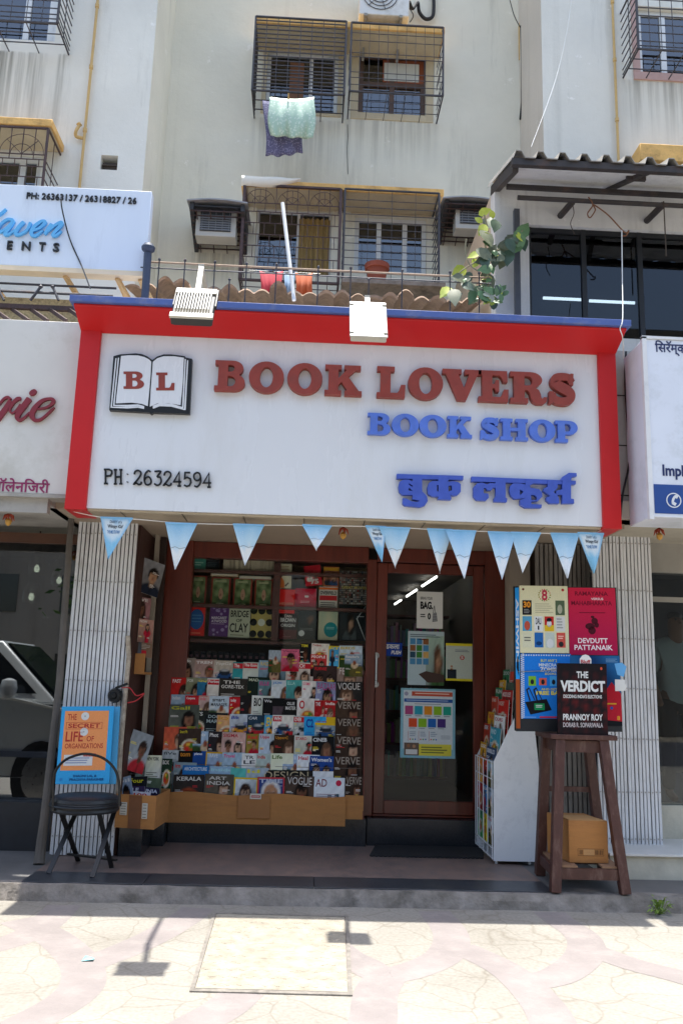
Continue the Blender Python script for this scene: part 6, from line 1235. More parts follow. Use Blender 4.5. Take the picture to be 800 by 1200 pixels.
# hanging charm below left sign
def charm(px, py, Y, label):
    c = at(px, py, Y); rt = thing('hanging_charm', (c.x, Y, c.z-.06), label, 'charm', 'lemon and chilli charms on strings')
    mb = MB(); mb.tube([(c.x, Y, c.z+.05), (c.x+.005, Y, c.z+.26)], .003, 5); mb.build('string', mat('thread', C('#3a3230'), .8), rt)
    mb = MB()
    for k in range(5): a = k*1.25; mb.tube([(c.x, Y, c.z+.05), (c.x+.03*math.cos(a), Y+.03*math.sin(a), c.z+.03), (c.x+.045*math.cos(a), Y+.045*math.sin(a), c.z-.01)], [.006, .01, .002], 6)
    mb.build('chillies', mat('dried_red_chilli', C('#9a3a22'), .5, .2, 20), rt)
    mb = MB(); mb.lathe(c.x, Y, [(.004, c.z-.05), (.022, c.z-.035), (.026, c.z-.01), (.012, c.z+.01)], 12); mb.build('lemon', mat('dried_lemon', C('#c09040'), .6, .2, 20), rt)
charm(10.5, 609, 6.75, 'orange red charm on a thread under the left shop sign')
charm(402, 625, 6.9, 'small red and yellow charm hanging among the pennants')
# ================================================================ right neighbour: sign box, shop, office above
YF = 6.2; XS = 2.565
s4 = thing('shop_sign', (3.6, 6.4, 2.84), 'deep boxed pale sign at the right with a blue telephone band', 'shop sign')
zt_, zb_ = 4.265, at(770, 606, YF).z
mb = MB(); mb.box(XS, YF, zb_, 5.5, 6.62, zt_); mb.build('panel', mat('pale_sign_box', C('#dde3ee'), .4, .04, 1.5, dirt=C('#b8bfc4'), dscale=2), s4, bevel=.006)
BL = mat('royal_blue_sign', C('#24498e'), .45, .06, 4); NV = mat('navy_lettering', C('#1c2a5c'), .45, .06, 8)
xb0 = at(766, 588, YF).x; mb = MB(); mb.box(xb0, YF-.004, at(780, 602, YF).z, 5.49, YF+.001, at(780, 568, YF).z); mb.build('telephone_band', BL, s4)
mb = MB(); mb.box(XS-.012, YF-.012, zb_-.02, XS+.022, YF+.03, zt_+.015); mb.box(XS-.012, YF-.012, zt_, 5.5, YF+.03, zt_+.022); mb.build('edge_trim', WMET, s4)
mb = MB(); c = at(788.5, 586.5, YF); rr_ = .058
ring = [(c.x+rr_*math.cos(t*math.pi/12), c.z+rr_*math.sin(t*math.pi/12)) for t in range(24)]; ring2 = [(c.x+rr_*.86*math.cos(t*math.pi/12), c.z+rr_*.86*math.sin(t*math.pi/12)) for t in range(24)]
mb.prism([ring, ring2[::-1]], lambda a, b, d: (a, YF-.007+d, b), .003)
hs = smoothpath([(.32, .62, 0), (.1, .42, 0), (-.08, .1, 0), (-.16, -.2, 0), (-.12, -.52, 0)], 4)
stroke(mb, [(c.x+p.x*rr_, c.z+p.y*rr_) for p in hs], .018, lambda a, b, d: (a, YF-.0075+d, b), .003)
for px_, py_ in ((.30, .50), (.02, -.48)): stroke(mb, [(c.x+(px_-.12)*rr_, c.z+(py_+.1)*rr_), (c.x+(px_+.22)*rr_, c.z+(py_-.1)*rr_)], .024, lambda a, b, d: (a, YF-.0085+d, b), .003)
mb.build('telephone_emblem', SIGNW, s4)
mb = MB(); a = at(775.5, 550, YF); h = at(775, 545, YF).z-at(775, 559, YF).z; text3d(mb, 'Impl', lambda u, v, d: (a.x+u, YF-.004+d, at(775, 561.5, YF).z+v), at(800, 550, YF).x-a.x, h*1.22, .004, .025)
a = at(767, 410, YF); text3d(mb, 'िसरॅम्को', lambda u, v, d: (a.x+u, YF-.004+d, at(783, 417, YF).z+v), at(807, 412, YF).x-a.x, at(783, 400, YF).z-at(783, 417.5, YF).z, .004, .012); mb.build('lettering', NV, s4)
rs = thing('neighbour_shop', (3.6, 7.6, .11), 'dark glass shop front at the right edge beyond the white gate', 'shop front')
mb = MB(); zg = at(785, 943, 7.75).z; mb.box(3.02, 7.745, zg, 5.5, 7.753, at(780, 672, 7.75).z); mb.build('window_pane', GLR, rs)
mb = MB(); mb.box(2.45, 7.0, .1, 5.5, 7.72, .28); mb.box(2.9, 7.7, .28, 5.5, 7.9, zg); mb.build('step', CREAM, rs, bevel=.004)
mb = MB(); mb.box(2.44, 6.97, .281, 5.5, 7.70, .300); mb.build('step_top', MARB, rs, bevel=.003)
mb = MB(); mb.box(2.6, 7.68, at(780, 672, 7.75).z, 5.5, 7.85, 3.0); mb.box(3.02, 7.73, at(785, 706, 7.75).z, 5.5, 7.77, at(785, 700, 7.75).z); mb.build('lintel', mat('grey_lintel', C('#9a968e'), .8, .1, 4), rs)
mb = MB(); mb.box(2.45, 6.62, 2.9, 5.5, 7.9, 3.05); mb.build('canopy_slab', mat('canopy_plaster', C('#b0a898'), .9, .12, 4), rs)
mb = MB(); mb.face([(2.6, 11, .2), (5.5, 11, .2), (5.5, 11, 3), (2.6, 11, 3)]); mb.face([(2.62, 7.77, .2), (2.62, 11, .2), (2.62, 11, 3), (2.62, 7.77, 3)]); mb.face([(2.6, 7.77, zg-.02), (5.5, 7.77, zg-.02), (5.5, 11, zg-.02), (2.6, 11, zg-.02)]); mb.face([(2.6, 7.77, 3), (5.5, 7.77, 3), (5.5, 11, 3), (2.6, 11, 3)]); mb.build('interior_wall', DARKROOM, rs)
charm(772, 626, 6.75, 'red charm on a thread under the right boxed sign')
mb = MB(); mb.box(2.44, 6.66, 2.9, 2.95, 6.86, 4.35); 
for z in (3.1, 3.52, 3.95): mb.box(2.441, 6.655, z, 2.95, 6.661, z+.008, 1)
mb.build('stone_pier', [mat('grey_stone_tile', C('#a8a49c'), .7, .1, 5, .1, 40, dirt=C('#86827a')), BLACK], label='grey stone tiled pier between the red frame and right sign', cat='pier')
mb = MB(); mb.tube(smoothpath([at(733, 412, 6.60), at(732, 450, 6.60), at(735, 500, 6.60), at(737, 540, 6.60), at(729, 580, 6.60), at(726, 612, 6.60)], 5), .009, 6); mb.build('cable', BLACK, label='dark cables running down the stone pier beside the red frame', cat='cable')
mb = MB(); mb.tube(smoothpath([at(728, 270, 6.55), at(728.5, 320, 6.45), at(729, 372, 6.14), at(726, 385, 6.12), at(729, 396, 6.15), at(730, 420, 6.55)], 6), .0038, 6); mb.build('cable', mat('white_wire', C('#dcdcd8'), .6), label='white wire dropping from the canopy over the blue ledge end', cat='cable')
# plant growing at the kerb
def sprig(name, c, n, L, wd, colr, seed, label, cat, leafm):
    rk = random.Random(seed); rt = thing(name, c, label, cat); c = Vector(c); mb = MB(); mb2 = MB()
    for k in range(n):
        a = rk.uniform(0, 6.28); el = rk.uniform(.3, 1.2); d = Vector((math.cos(a)*math.cos(el), math.sin(a)*math.cos(el), math.sin(el))); l = L*rk.uniform(.5, 1.1); p0 = c+d*.01; p1 = c+d*l; s = Vector((-d.y, d.x, 0)).normalized()*wd*rk.uniform(.6, 1.2)
        mb2.tube([c, p0.lerp(p1, .4)], .0025, 5); mid = p0.lerp(p1, .65)+Vector((0, 0, .015)); tip = p1+Vector((0, 0, -.02))
        mb.add([p0.lerp(p1, .35), mid+s, tip, mid-s, mid-Vector((0, 0, .006))], [(0, 1, 4), (1, 2, 4), (2, 3, 4), (3, 0, 4)])
    mb.build('leaves', leafm, rt); mb2.build('stem', leafm, rt)
LEAF = mat('weed_leaf', C('#5a7a34'), .5, .35, 20, spec=.4, col2=C('#8aa048'))
c = atz(761, 1064, 0); sprig('weed', (c.x, min(c.y, 6.40), 0), 34, .16, .014, None, 3, 'small green weed growing at the foot of the kerb', 'weed', LEAF)
# ================================================================ the apartment building behind and above
Y2, Y1 = 9.3, 8.3
XA, XB = -1.89, 2.42
ab = thing('apartment_building', (.2, 9.6, 2.9), 'weathered grey-white apartment block above the shops with barred windows', 'building')
def rect_at(px0, py0, px1, py1, Y):
    a = at(px0, (py0+py1)/2, Y).x; b = at(px1, (py0+py1)/2, Y).x; zt = at((px0+px1)/2, py0, Y).z; zb = at((px0+px1)/2, py1, Y).z
    return (a, zb, b, zt)
def wall_holes(x0, x1, z0, z1, Y, holes, m_, name, d=.16):
    xs = sorted({x0, x1} | {h[0] for h in holes} | {h[2] for h in holes}); zs_ = sorted({z0, z1} | {h[1] for h in holes} | {h[3] for h in holes}); mb = MB()
    for i in range(len(xs)-1):
        for j in range(len(zs_)-1):
            cx, cz = (xs[i]+xs[i+1])/2, (zs_[j]+zs_[j+1])/2
            if any(h[0] < cx < h[2] and h[1] < cz < h[3] for h in holes): continue
            mb.face([(xs[i], Y, zs_[j]), (xs[i+1], Y, zs_[j]), (xs[i+1], Y, zs_[j+1]), (xs[i], Y, zs_[j+1])])
    for h in holes:
        a, b, c, e = h
        mb.face([(a, Y, b), (a, Y+d, b), (a, Y+d, e), (a, Y, e)]); mb.face([(c, Y, b), (c, Y, e), (c, Y+d, e), (c, Y+d, b)]); mb.face([(a, Y, e), (a, Y+d, e), (c, Y+d, e), (c, Y, e)]); mb.face([(a, Y, b), (c, Y, b), (c, Y+d, b), (a, Y+d, b)])
    return mb.build(name, m_, ab)
H1 = rect_at(312, 59, 396, 131, Y2); H2 = rect_at(420, 60, 499, 134, Y2); H3 = rect_at(299, 244, 388, 322, Y2); H4 = rect_at(415, 253, 500, 320, Y2)
wall_holes(XA, XB, 2.9, 14, Y2, [H1, H2, H3, H4], WALL, 'wall')
HL1 = rect_at(-40, -70, 71, 46, Y1); HL2 = rect_at(-40, 178, 48, 222, Y1); HL3 = rect_at(118, 182, 138, 199, Y1)
wall_holes(-8, XA, 2.9, 14, Y1, [HL1, HL2, HL3], WALL2, 'wall')
HR1 = rect_at(748, 10, 860, 88, Y1)
wall_holes(XB, 8, 2.9, 14, Y1, [HR1], WALL2, 'wall')
mb = MB(); mb.face([(XA, Y1, 2.9), (XA, Y2, 2.9), (XA, Y2, 14), (XA, Y1, 14)]); mb.build('wall', WALL, ab)
mb = MB(); mb.face([(XB, Y1, 2.9), (XB, Y1, 14), (XB, Y2, 14), (XB, Y2, 2.9)]); mb.build('wall', TAN if False else wallmat('bounce_warmed_plaster', C('#cdc6ba'), C('#aaa294'), C('#dcd8d0')), ab)  # warm bounced light on this side face is put into its wall colour
mb = MB(); mb.face([(-8, Y1, 14), (XA, Y1, 14), (XA, Y2, 14), (XB, Y2, 14), (XB, Y1, 14), (8, Y1, 14), (8, 18, 14), (-8, 18, 14)]); mb.build('roof', CONC, ab)
mb = MB(); 
for h, Y in ((H1, Y2), (H2, Y2), (H3, Y2), (H4, Y2), (HL1, Y1), (HL2, Y1), (HL3, Y1), (HR1, Y1)):
    a, b, c, e = h; y0, y1 = Y+.165, Y+2.2; k_ = 0 if h is HL3 else .3; y1 = Y+.4 if h is HL3 else y1; a -= k_; c += k_; b -= k_; e += k_
    mb.face([(a, y1, b), (c, y1, b), (c, y1, e), (a, y1, e)]); mb.face([(a, y0, b), (a, y1, b), (a, y1, e), (a, y0, e)]); mb.face([(c, y0, b), (c, y0, e), (c, y1, e), (c, y1, b)]); mb.face([(a, y0, e), (a, y1, e), (c, y1, e), (c, y0, e)]); mb.face([(a, y0, b), (c, y0, b), (c, y1, b), (a, y1, b)])
mb.build('interior_wall', BROOM, ab)
def window(h, Y, fm, cols, fw_=.045, rows=(), extra=None, pane=WPANE, depth=.07):
    a, b, c, e = h; w_ = None; mb = MB(); y0, y1 = Y+depth, Y+depth+.05
    mb.box(a+.003, y0, b+.003, a+fw_, y1, e-.003); mb.box(c-fw_, y0, b+.003, c-.003, y1, e-.003); mb.box(a+fw_, y0, b+.003, c-fw_, y1, b+fw_); mb.box(a+fw_, y0, e-fw_, c-fw_, y1, e-.003)
    for k in cols: x = a+(c-a)*k; mb.box(x-fw_/2, y0-.004, b+fw_, x+fw_/2, y1+.004, e-fw_)
    for k in rows: z = b+(e-b)*k; mb.box(a+fw_, y0-.002, z-fw_/2, c-fw_, y1-.003, z+fw_/2)
    w_ = mb.build('window', fm, ab); mb = MB(); mb.box(a+fw_*.6, y0+.02, b+fw_*.6, c-fw_*.6, y0+.024, e-fw_*.6); mb.build('pane', pane, w_); return w_
window(H1, Y2, ALU, (.62,)); w2 = window(H2, Y2, mat('brown_window_wood', C('#5a463c'), .6, .2, 8), (.5,), .06, (.52,)); window(H3, Y2, ALU, (.56,), .035); window(H4, Y2, ALU, (.34, .70), .055); window(HL1, Y1, ALU, (.25, .66, .92), .06); window(HL2, Y1, ALU, (.3, .72), .07); window(HR1, Y1, ALU, (.28, .6), .06)
mb = MB(); a, b, c, e = H2; mb.box(a+(c-a)*.38, Y2+.055, b+(e-b)*.58, a+(c-a)*.90, Y2+.068, b+(e-b)*.86); mb.build('board', mat('pale_board', C('#c8ccc8'), .7, .05, 6), w2)
mb = MB(); mb.box(a+(c-a)*.36, Y2+.069, b+(e-b)*.56, a+(c-a)*.97, Y2+.075, b+(e-b)*.92); mb.build('sash', mat('orange_wood', C('#8a4a2c'), .6, .2, 8), w2)
mb = MB(); n = 28; a, b, c, e = H3; x0, x1 = a+(c-a)*.57, c-.02
for i in range(n):
    u0, u1 = i/n, (i+1)/n; y0, y1 = Y2+.05+.016*math.sin(u0*40), Y2+.05+.016*math.sin(u1*40); mb.face([(x0+(x1-x0)*u0, y0, b+.02), (x0+(x1-x0)*u1, y1, b+.02), (x0+(x1-x0)*u1, y1, e-.10), (x0+(x1-x0)*u0, y0, e-.10)])
mb.build('curtain', mat('tan_curtain', C('#a08858'), .9, .25, 3, stretch=(18, 1, .4)), ab)
mb = MB(); a, b, c, e = H1; mb.box(a+(c-a)*.32, Y2+.05, b+.12, a+(c-a)*.52, Y2+.066, e-.12); mb.build('shutter_leaf', mat('brown_leaf', C('#7a5238'), .6, .2, 6), ab)
mb = MB(); a, b, c, e = HL3; mb.box(a+.01, Y1+.05, b+.01, c-.01, Y1+.06, e-.06); mb.box(a+.01, Y1+.03, b+.07, c-.01, Y1+.05, b+.08); mb.build('vent', mat('dirty_vent', C('#4a4038'), .8, .3, 14), ab)
# surrounds and sunshades
def chajja(px0, px1, py0, py1, Yf, Yw, ph, mt=YEL):
    a, b = at(px0, py0, Yf), at(px1, py1, Yf); z = (a.z+b.z)/2; h = ph*.0092; mb = MB(); mb.box(a.x, Yf, z-h, b.x, Yw-.003, z); return mb.build('sunshade', mt, ab, bevel=.008), (a.x, b.x, z-h, z)
_, c1 = chajja(299, 521, 18, 32, 8.86, Y2, 9.5); mb = MB(); mb.box(c1[0]+.02, 8.885, c1[2]-.004, c1[1]-.02, Y2-.01, c1[2]-.001); mb.build('sunshade_underside', BEIGE, ab)
_, c2 = chajja(283, 520, 208, 223, 8.86, Y2, 9); mb = MB(); mb.box(c2[0]+.02, 8.885, c2[2]-.004, c2[1]-.02, Y2-.01, c2[2]-.001); mb.build('sunshade_underside', BEIGE, ab)
_, c3 = chajja(-50, 62, 134, 139, 7.86, Y1, 9); mb = MB(); mb.box(c3[0]+.02, 7.88, c3[2]-.004, c3[1]-.02, Y1-.01, c3[2]-.001); mb.build('sunshade_underside', BEIGE, ab)
a = at(745, 174, 8.1); mb = MB(); mb.box(a.x, 8.0, a.z-.20, a.x+2.5, Y1-.004, a.z); mb.build('sunshade', YEL, ab, bevel=.01)
def surround(h, Y, t, m=0):
    a, b, c, e = h
    for q in ((a-t, b-t, a-.002, e+t*.0), (c+.002, b-t, c+t, e+t*.0), (a-.002, b-t, c+.002, b-.002)): mb = MB(); mb.box(q[0], Y-.012, q[1], q[2], Y+.02, q[3]); mb.build('window_surround', BEIGE, ab)
surround(H2, Y2, .09); surround(H1, Y2, .05)
for h, ctop in ((H1, c1[2]), (H2, c1[2]), (H3, c2[2]), (H4, c2[2])):
    a, b, c, e = h; mb = MB(); mb.box(a-.05, Y2-.011, e+.004, c+.05, Y2+.02, ctop-.008); mb.build('window_surround', BEIGE, ab)
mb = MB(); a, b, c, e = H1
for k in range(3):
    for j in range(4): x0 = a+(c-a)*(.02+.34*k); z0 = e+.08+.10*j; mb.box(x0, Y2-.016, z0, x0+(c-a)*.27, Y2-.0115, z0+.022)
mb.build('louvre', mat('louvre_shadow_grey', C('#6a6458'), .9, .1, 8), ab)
mb = MB(); a, b, c, e = HR1; mb.box(a-.08, Y1-.02, b-.10, c+.05, Y1+.02, b-.003); mb.box(a-.08, Y1-.02, b, a-.003, Y1+.02, e+.1); mb.build('window_surround', mat('dull_pink_plaster', C('#b89a94'), .9, .12, 5), ab)
# cages of iron bars
def cage(x0, x1, z0, z1, Yw, D, hz, nv, mt, t=.016, arcs=False, brick=False, side=True, heavy=.03, fully=True):
    Yf = Yw-D; mb = MB(); t = t*.72; heavy = heavy*.72; B = lambda p, q, a=t: mb.bar(p, q, a, a*.8)
    P = [(x0, Yf), (x1, Yf)]
    for x in (x0, x1):
        mb.bar((x, Yf, z0), (x, Yf, z1), heavy, heavy); mb.bar((x, Yf, z0), (x, Yw, z0), heavy*.7, heavy*.7); mb.bar((x, Yf, z1), (x, Yw, z1), heavy*.7, heavy*.7)
    for z in (z0, z1): mb.bar((x0, Yf, z), (x1, Yf, z), heavy, heavy*.7)
    zs_ = [z0+(z1-z0)*k for k in hz]
    for z in zs_:
        B((x0, Yf, z), (x1, Yf, z))
        if side:
            for x in (x0, x1): B((x, Yf, z), (x, Yw, z))
    if brick:
        zz = [z0]+zs_+[z1]
        for r_ in range(len(zz)-1):
            for k in range(nv+1):
                x = x0+(x1-x0)*(k+.5*(r_ % 2))/nv
                if x < x1: B((x, Yf, zz[r_]), (x, Yf, zz[r_+1]), t*.8)
    else:
        for k in range(1, nv): x = x0+(x1-x0)*k/nv; B((x, Yf-.004, z0), (x, Yf-.004, z1), t*.7)
    for k in range(0, nv+1, 2): x = x0+(x1-x0)*k/nv; B((x, Yf, z0), (x, Yw, z0))
    for k in (1, 2): y = Yf+D*k/3; B((x0, y, z0), (x1, y, z0)); 
    for x in (x0, x1): B((x, Yf+D*.5, z0), (x, Yf+D*.5, z1), t*.8)
    if arcs:
        za = z1-.01; zb = z1-arcs; n_ = 3 if x1-x0 > 1 else 2
        mb.bar((x0, Yf-.003, zb), (x1, Yf-.003, zb), t, t)
        for k in range(n_):
            cx = x0+(x1-x0)*(k+.5)/n_; rr_ = (x1-x0)/n_*.46
            for f in (1, .5):
                pts = [(cx+rr_*f*math.cos(math.pi*i/12), Yf-.008, zb+min(arcs*.92, rr_)*f*math.sin(math.pi*i/12)) for i in range(13)]; mb.tube(pts, t*.4, 5)
            for a_ in (45, 90, 135): B((cx, Yf-.006, zb), (cx+rr_*math.cos(R(a_)), Yf-.006, zb+min(arcs*.92, rr_)*math.sin(R(a_))), t*.7)
    return mb.build('window_cage', mt, ab)
zc = lambda py, px, Y: at(px, py, Y).z
cage(at(298, 139, Y2).x, at(401, 143, Y2).x, zc(141, 350, Y2), zc(22, 350, 8.80), Y2, .50, [.05, .10, .15, .20, .25, .29, .35, .41, .47, .53, .59, .65, .71, .77, .83, .89, .95], 8, IRON)
cage(at(407, 140, Y2).x, at(511, 144, Y2).x, zc(142, 460, Y2), zc(29, 460, 8.80), Y2, .50, [.10, .2, .28, .5, .56, .74, .85], 10, IRON, .010)
cage(at(284, 270, 8.80).x, at(398, 270, 8.80).x, zc(335, 340, 8.9), zc(219, 340, 8.80), Y2, .50, [.12, .24, .36, .48, .6, .72], 9, IRONB, .013, arcs=.22, brick=True, heavy=.045)
cage(at(403, 270, 8.80).x, at(514, 270, 8.80).x, zc(335, 460, 8.9), zc(224, 460, 8.80), Y2, .50, [.08, .16, .24, .32, .4, .48, .56, .64, .72, .8, .88], 4, IRON, .011)
cage(at(-60, 63, Y1).x, at(81, 63, Y1).x, zc(63, 60, Y1), zc(-60, 60, 7.85), Y1, .45, [.06, .12, .2, .3, .4, .5, .6, .7, .8, .9], 8, IRON, .014)
cage(at(-60, 180, 7.86).x, at(54, 180, 7.86).x, zc(235, 40, 7.9), zc(150, 40, 7.86), Y1, .44, [.15, .3, .45, .55], 8, IRONB, .013, arcs=.30, brick=True)
cage(at(729.5, 93, Y1).x, at(860, 93, Y1).x, zc(93, 760, Y1), zc(-20, 760, 7.85), Y1, .45, [.05, .12, .25, .37, .5, .62, .75, .87], 10, IRON, .014)
# window air conditioners in their dark hoods
def hooded_ac(x0, x1, zt, zb, fx0, fz0, fx1, fz1, Yf, label):
    rt = thing('air_conditioner', ((x0+x1)/2, Y2-.25, zb), label, 'air conditioner', 'window air conditioners in dark hoods'); hm = mat('dark_hood_sheet', C('#2f3136'), .6, .25, 8, .1, 30, dirt=C('#4c4a48'), dscale=5)
    mb = MB(); zf = zb+.22
    for x in (x0, x1-.045): mb.hexa([(x, Yf, zf), (x+.045, Yf, zf), (x+.045, Y2-.003, zb), (x, Y2-.003, zb), (x, Yf, zt-.04), (x+.045, Yf, zt-.04), (x+.045, Y2-.003, zt-.02), (x, Y2-.003, zt-.02)])
    mb.box(x0+.046, Yf+.02, zt-.078, x1-.046, Y2-.007, zt-.062)
    mb.build('hood_side', hm, rt)
    mb = MB(); n = 8
    for i in range(n):
        u0, u1 = i/n, (i+1)/n; b0, b1 = .03*math.sin(math.pi*u0), .03*math.sin(math.pi*u1); xa, xb = x0-.03+(x1-x0+.06)*u0, x0-.03+(x1-x0+.06)*u1
        mb.hexa([(xa, Yf-.04, zt-.05+b0), (xb, Yf-.04, zt-.05+b1), (xb, Y2-.003, zt+.03+b1), (xa, Y2-.003, zt+.03+b0), (xa, Yf-.04, zt-.035+b0), (xb, Yf-.04, zt-.035+b1), (xb, Y2-.003, zt+.045+b1), (xa, Y2-.003, zt+.045+b0)])
    mb.build('hood_top', mat('grey_sheet_metal', C('#9a9ca0'), .5, .15, 6), rt)
    mb = MB(); mb.box(fx0, Yf+.13, fz0, fx1, Yf+.32, fz1); mb.build('casing', mat('cream_casing', C('#b8b6ae'), .5, .06, 6), rt, bevel=.006)
    mb = MB(); mb.box(fx0+.05, Yf+.120, fz0+.06, fx1-.06, Yf+.129, fz1-.03)
    for k in range(7): z = fz0+.07+(fz1-fz0-.12)*k/7; mb.box(fx0+.05, Yf+.112, z, fx1-.06, Yf+.120, z+.010, 1)
    for k in range(5): x = fx0+.07+(fx1-fx0-.15)*k/4; mb.box(x, Yf+.109, fz0+.06, x+.006, Yf+.112, fz1-.03, 1)
    mb.build('grille', [mat('grille_dark', C('#3c4046'), .6, .2, 8), mat('grille_bar', C('#7a7e82'), .5, .1, 8)], rt)
    mb = MB()
    for k in range(9): y = Yf+.02+.56*k/9; zz = zf+(zb-zf)*(y-Yf)/(Y2-Yf); mb.bar((x0, y, zz), (x1, y, zz), .012, .012)
    for k in range(4): x = x0+(x1-x0)*(k+.5)/4; mb.bar((x, Yf, zf), (x, Y2-.01, zb), .010, .010)
    mb.build('bottom_bars', IRONB, rt)
Yf = 8.72
hooded_ac(at(221, 260, Yf).x, at(286, 260, Yf).x, zc(234, 253, Yf), zc(297, 253, Y2), at(229.5, 262, 8.85).x, zc(277, 253, 8.85), at(277, 262, 8.85).x, zc(246.5, 253, 8.85), Yf, 'cream window air conditioner in a dark metal hood left of the barred windows')
hooded_ac(at(521, 260, Yf).x, at(580, 260, Yf).x, zc(231, 545, Yf), zc(289, 545, Y2), at(533.5, 262, 8.85).x, zc(268, 550, 8.85), at(578, 262, 8.85).x, zc(236, 550, 8.85), Yf, 'window air conditioner in a dark hood partly hidden by the tan wall')
# outdoor unit at the top edge
oc = thing('air_conditioner', (at(450, 12, 8.9).x, 9.1, zc(25, 450, 8.9)), 'white outdoor cooling unit on brackets above the barred windows', 'air conditioner')
x0, x1, z0 = at(420.5, 12, 8.9).x, at(479, 12, 8.9).x, zc(19, 450, 8.9)
mb = MB(); mb.box(x0, 8.88, z0, x1, 9.2, z0+.55); mb.build('casing', mat('outdoor_unit_white', C('#d4d4d0'), .5, .05, 5, dirt=C('#a8a69c'), dscale=4), oc, bevel=.01)
mb = MB(); xc = x0+(x1-x0)*.42
for r_ in (.06, .11, .16, .21): mb.tube([(xc+r_*math.cos(i*math.pi/12), 8.872, z0+.28+r_*math.sin(i*math.pi/12)) for i in range(24)], .005, 5, closed=True)
for a_ in range(6): mb.tube([(xc, 8.87, z0+.28), (xc+.22*math.cos(a_), 8.87, z0+.28+.22*math.sin(a_))], .004, 5)
mb.build('fan_guard', IRON, oc)
mb = MB()
for x in (x0+.08, x1-.10): mb.bar((x, 8.86, z0-.02), (x, Y2, z0-.02), .04, .035); mb.bar((x, 8.9, z0-.03), (x, Y2, z0-.3), .03, .03)
mb.build('bracket', mat('bracket_grey', C('#8a8880'), .6, .1, 8), oc)
mb = MB(); mb.tube(smoothpath([at(479, 2, 9.0), at(483, 10, 9.1), at(489, 3, 9.2), at(491, 14, 9.24), at(498, 22, 9.24), at(506, 20, 9.24), at(508, 8, 9.25), at(507, -20, 9.26)], 6), .022, 8); mb.tube(smoothpath([at(478, 8, 9.05), at(484, 18, 9.2), at(480, 26, 9.24)], 6), .006, 6); mb.build('hose', mat('black_insulated_hose', C('#24262a'), .8, .3, 30, .3, 60), label='looped black insulated hose beside the outdoor cooling unit', cat='hose')
# pipes
def pipe(pts, r_, mt, label, name='pipe'):
    mb = MB(); mb.tube(pts, r_, 10); 
    for k in (range(1, 4) if name == 'pipe' and r_ > .01 and mt is not MATS.get('white_plastic_pipe') else ()): p = Vector(pts[0]).lerp(Vector(pts[-1]), k/4); d = (Vector(pts[-1])-Vector(pts[0])).normalized()*.02; mb.tube([p-d, p+d], r_*1.5, 10)
    return mb.build(name, mt, label=label, cat='pipe')
PIPY = mat('yellow_gas_pipe', C('#c4a468'), .6, .12, 8, dirt=C('#a8864c'))
xp = at(104, 110, Y1-.04).x; pipe([(xp, Y1-.04, zc(-60, 104, Y1)), (xp, Y1-.04, zc(232, 104, Y1))], .015, PIPY, 'yellow gas pipe running down the left wing of the building')
mb = MB(); a = at(92, 157, Y1-.05); mb.tube(smoothpath([a+Vector((.0, 0, .10)), a+Vector((-.02, -.02, .02)), a+Vector((-.02, 0, -.03)), a+Vector((.05, .01, -.04))], 4), .018, 8); mb.lathe(a.x, a.y, [(.01, a.z+.09), (.03, a.z+.11), (.01, a.z+.14)], 10); mb.build('pipe_tap', PIPY, label='small yellow valve beside the left gas pipe', cat='valve')
xp = at(720, 80, Y1-.04).x; pipe([(xp, Y1-.04, zc(-60, 720, Y1)), (xp, Y1-.04, zc(215, 720, Y1))], .014, PIPY, 'yellow gas pipe running down the right wing of the building')
pipe([at(622, -30, 9.22), at(608, 32, 9.26), at(608.5, 70, 9.27)], .014, PIPY, 'thin yellow pipe bent down the inner corner of the building')
mb = MB(); p_ = [at(407, y_, 9.295) for y_ in (146, 160, 175, 190, 204)]; mb.tube([q_+Vector((.006*math.sin(i_*2.1), 0, 0)) for i_, q_ in enumerate(p_)], .003, 5); mb.build('cable', BLACK, label='hair thin dark wire running down the wall below the two upper cages', cat='cable')
mb = MB(); mb.tube([at(610, 30, 9.2), at(611, 72, 9.2), at(611, 120, 9.22), at(609, 140, 9.24)], .012, 6); mb.tube(smoothpath([at(597, 0, 9.1), at(602, 18, 9.1), at(609, 32, 9.2)], 4), .006, 6); mb.build('cable', BLACK, label='dark cable hanging in the corner below the bent yellow pipe', cat='cable')
mb = MB(); mb.tube(smoothpath([at(671, -20, 8.0), at(665, 30, 8.0), at(650, 95, 7.9), at(622, 172, 7.4)], 6), .0028, 6); mb.build('cable', mat('white_thin_wire', C('#d4d6d6'), .6), label='thin white wire slanting down across the right wing to the canopy', cat='cable')
# ---- washing on the cage
def cloth(px0, px1, pyt, pyb, Y, mt, label, seed, amp=.03, name='cloth', skew=0, scal=.05):
    rk = random.Random(seed); n, m_ = 22, 16; mb = MB(); ph = [rk.uniform(0, 6) for _ in range(4)]; V = []; F = []
    for j in range(m_+1):
        v = j/m_
        for i in range(n+1):
            u = i/n; px = px0+(px1-px0)*(.5+(u-.5)*(1-.10*v+.06*math.sin(5*v+ph[0])))+skew*v; py = pyt+(pyb-pyt)*v*(1+scal*math.sin(3*u+ph[1])+.02*math.sin(19*u+ph[0]))+2.5*math.sin(math.pi*u)*(1-v)
            y = Y-.02-amp*v*.6*(math.sin(15*u+ph[2]+2*v)+.6*math.sin(31*u+ph[3]-3*v))-.05*math.sin(math.pi*v)
            V.append(at(px, py, y))
    for j in range(m_):
        for i in range(n): a = j*(n+1)+i; F.append((a, a+1, a+n+2, a+n+1))
    mb.add(V, F); o = mb.build(name, mt, label=label, cat='laundry', sharp=80); sm = o.modifiers.new('thickness', 'SOLIDIFY'); sm.thickness = .006; return o
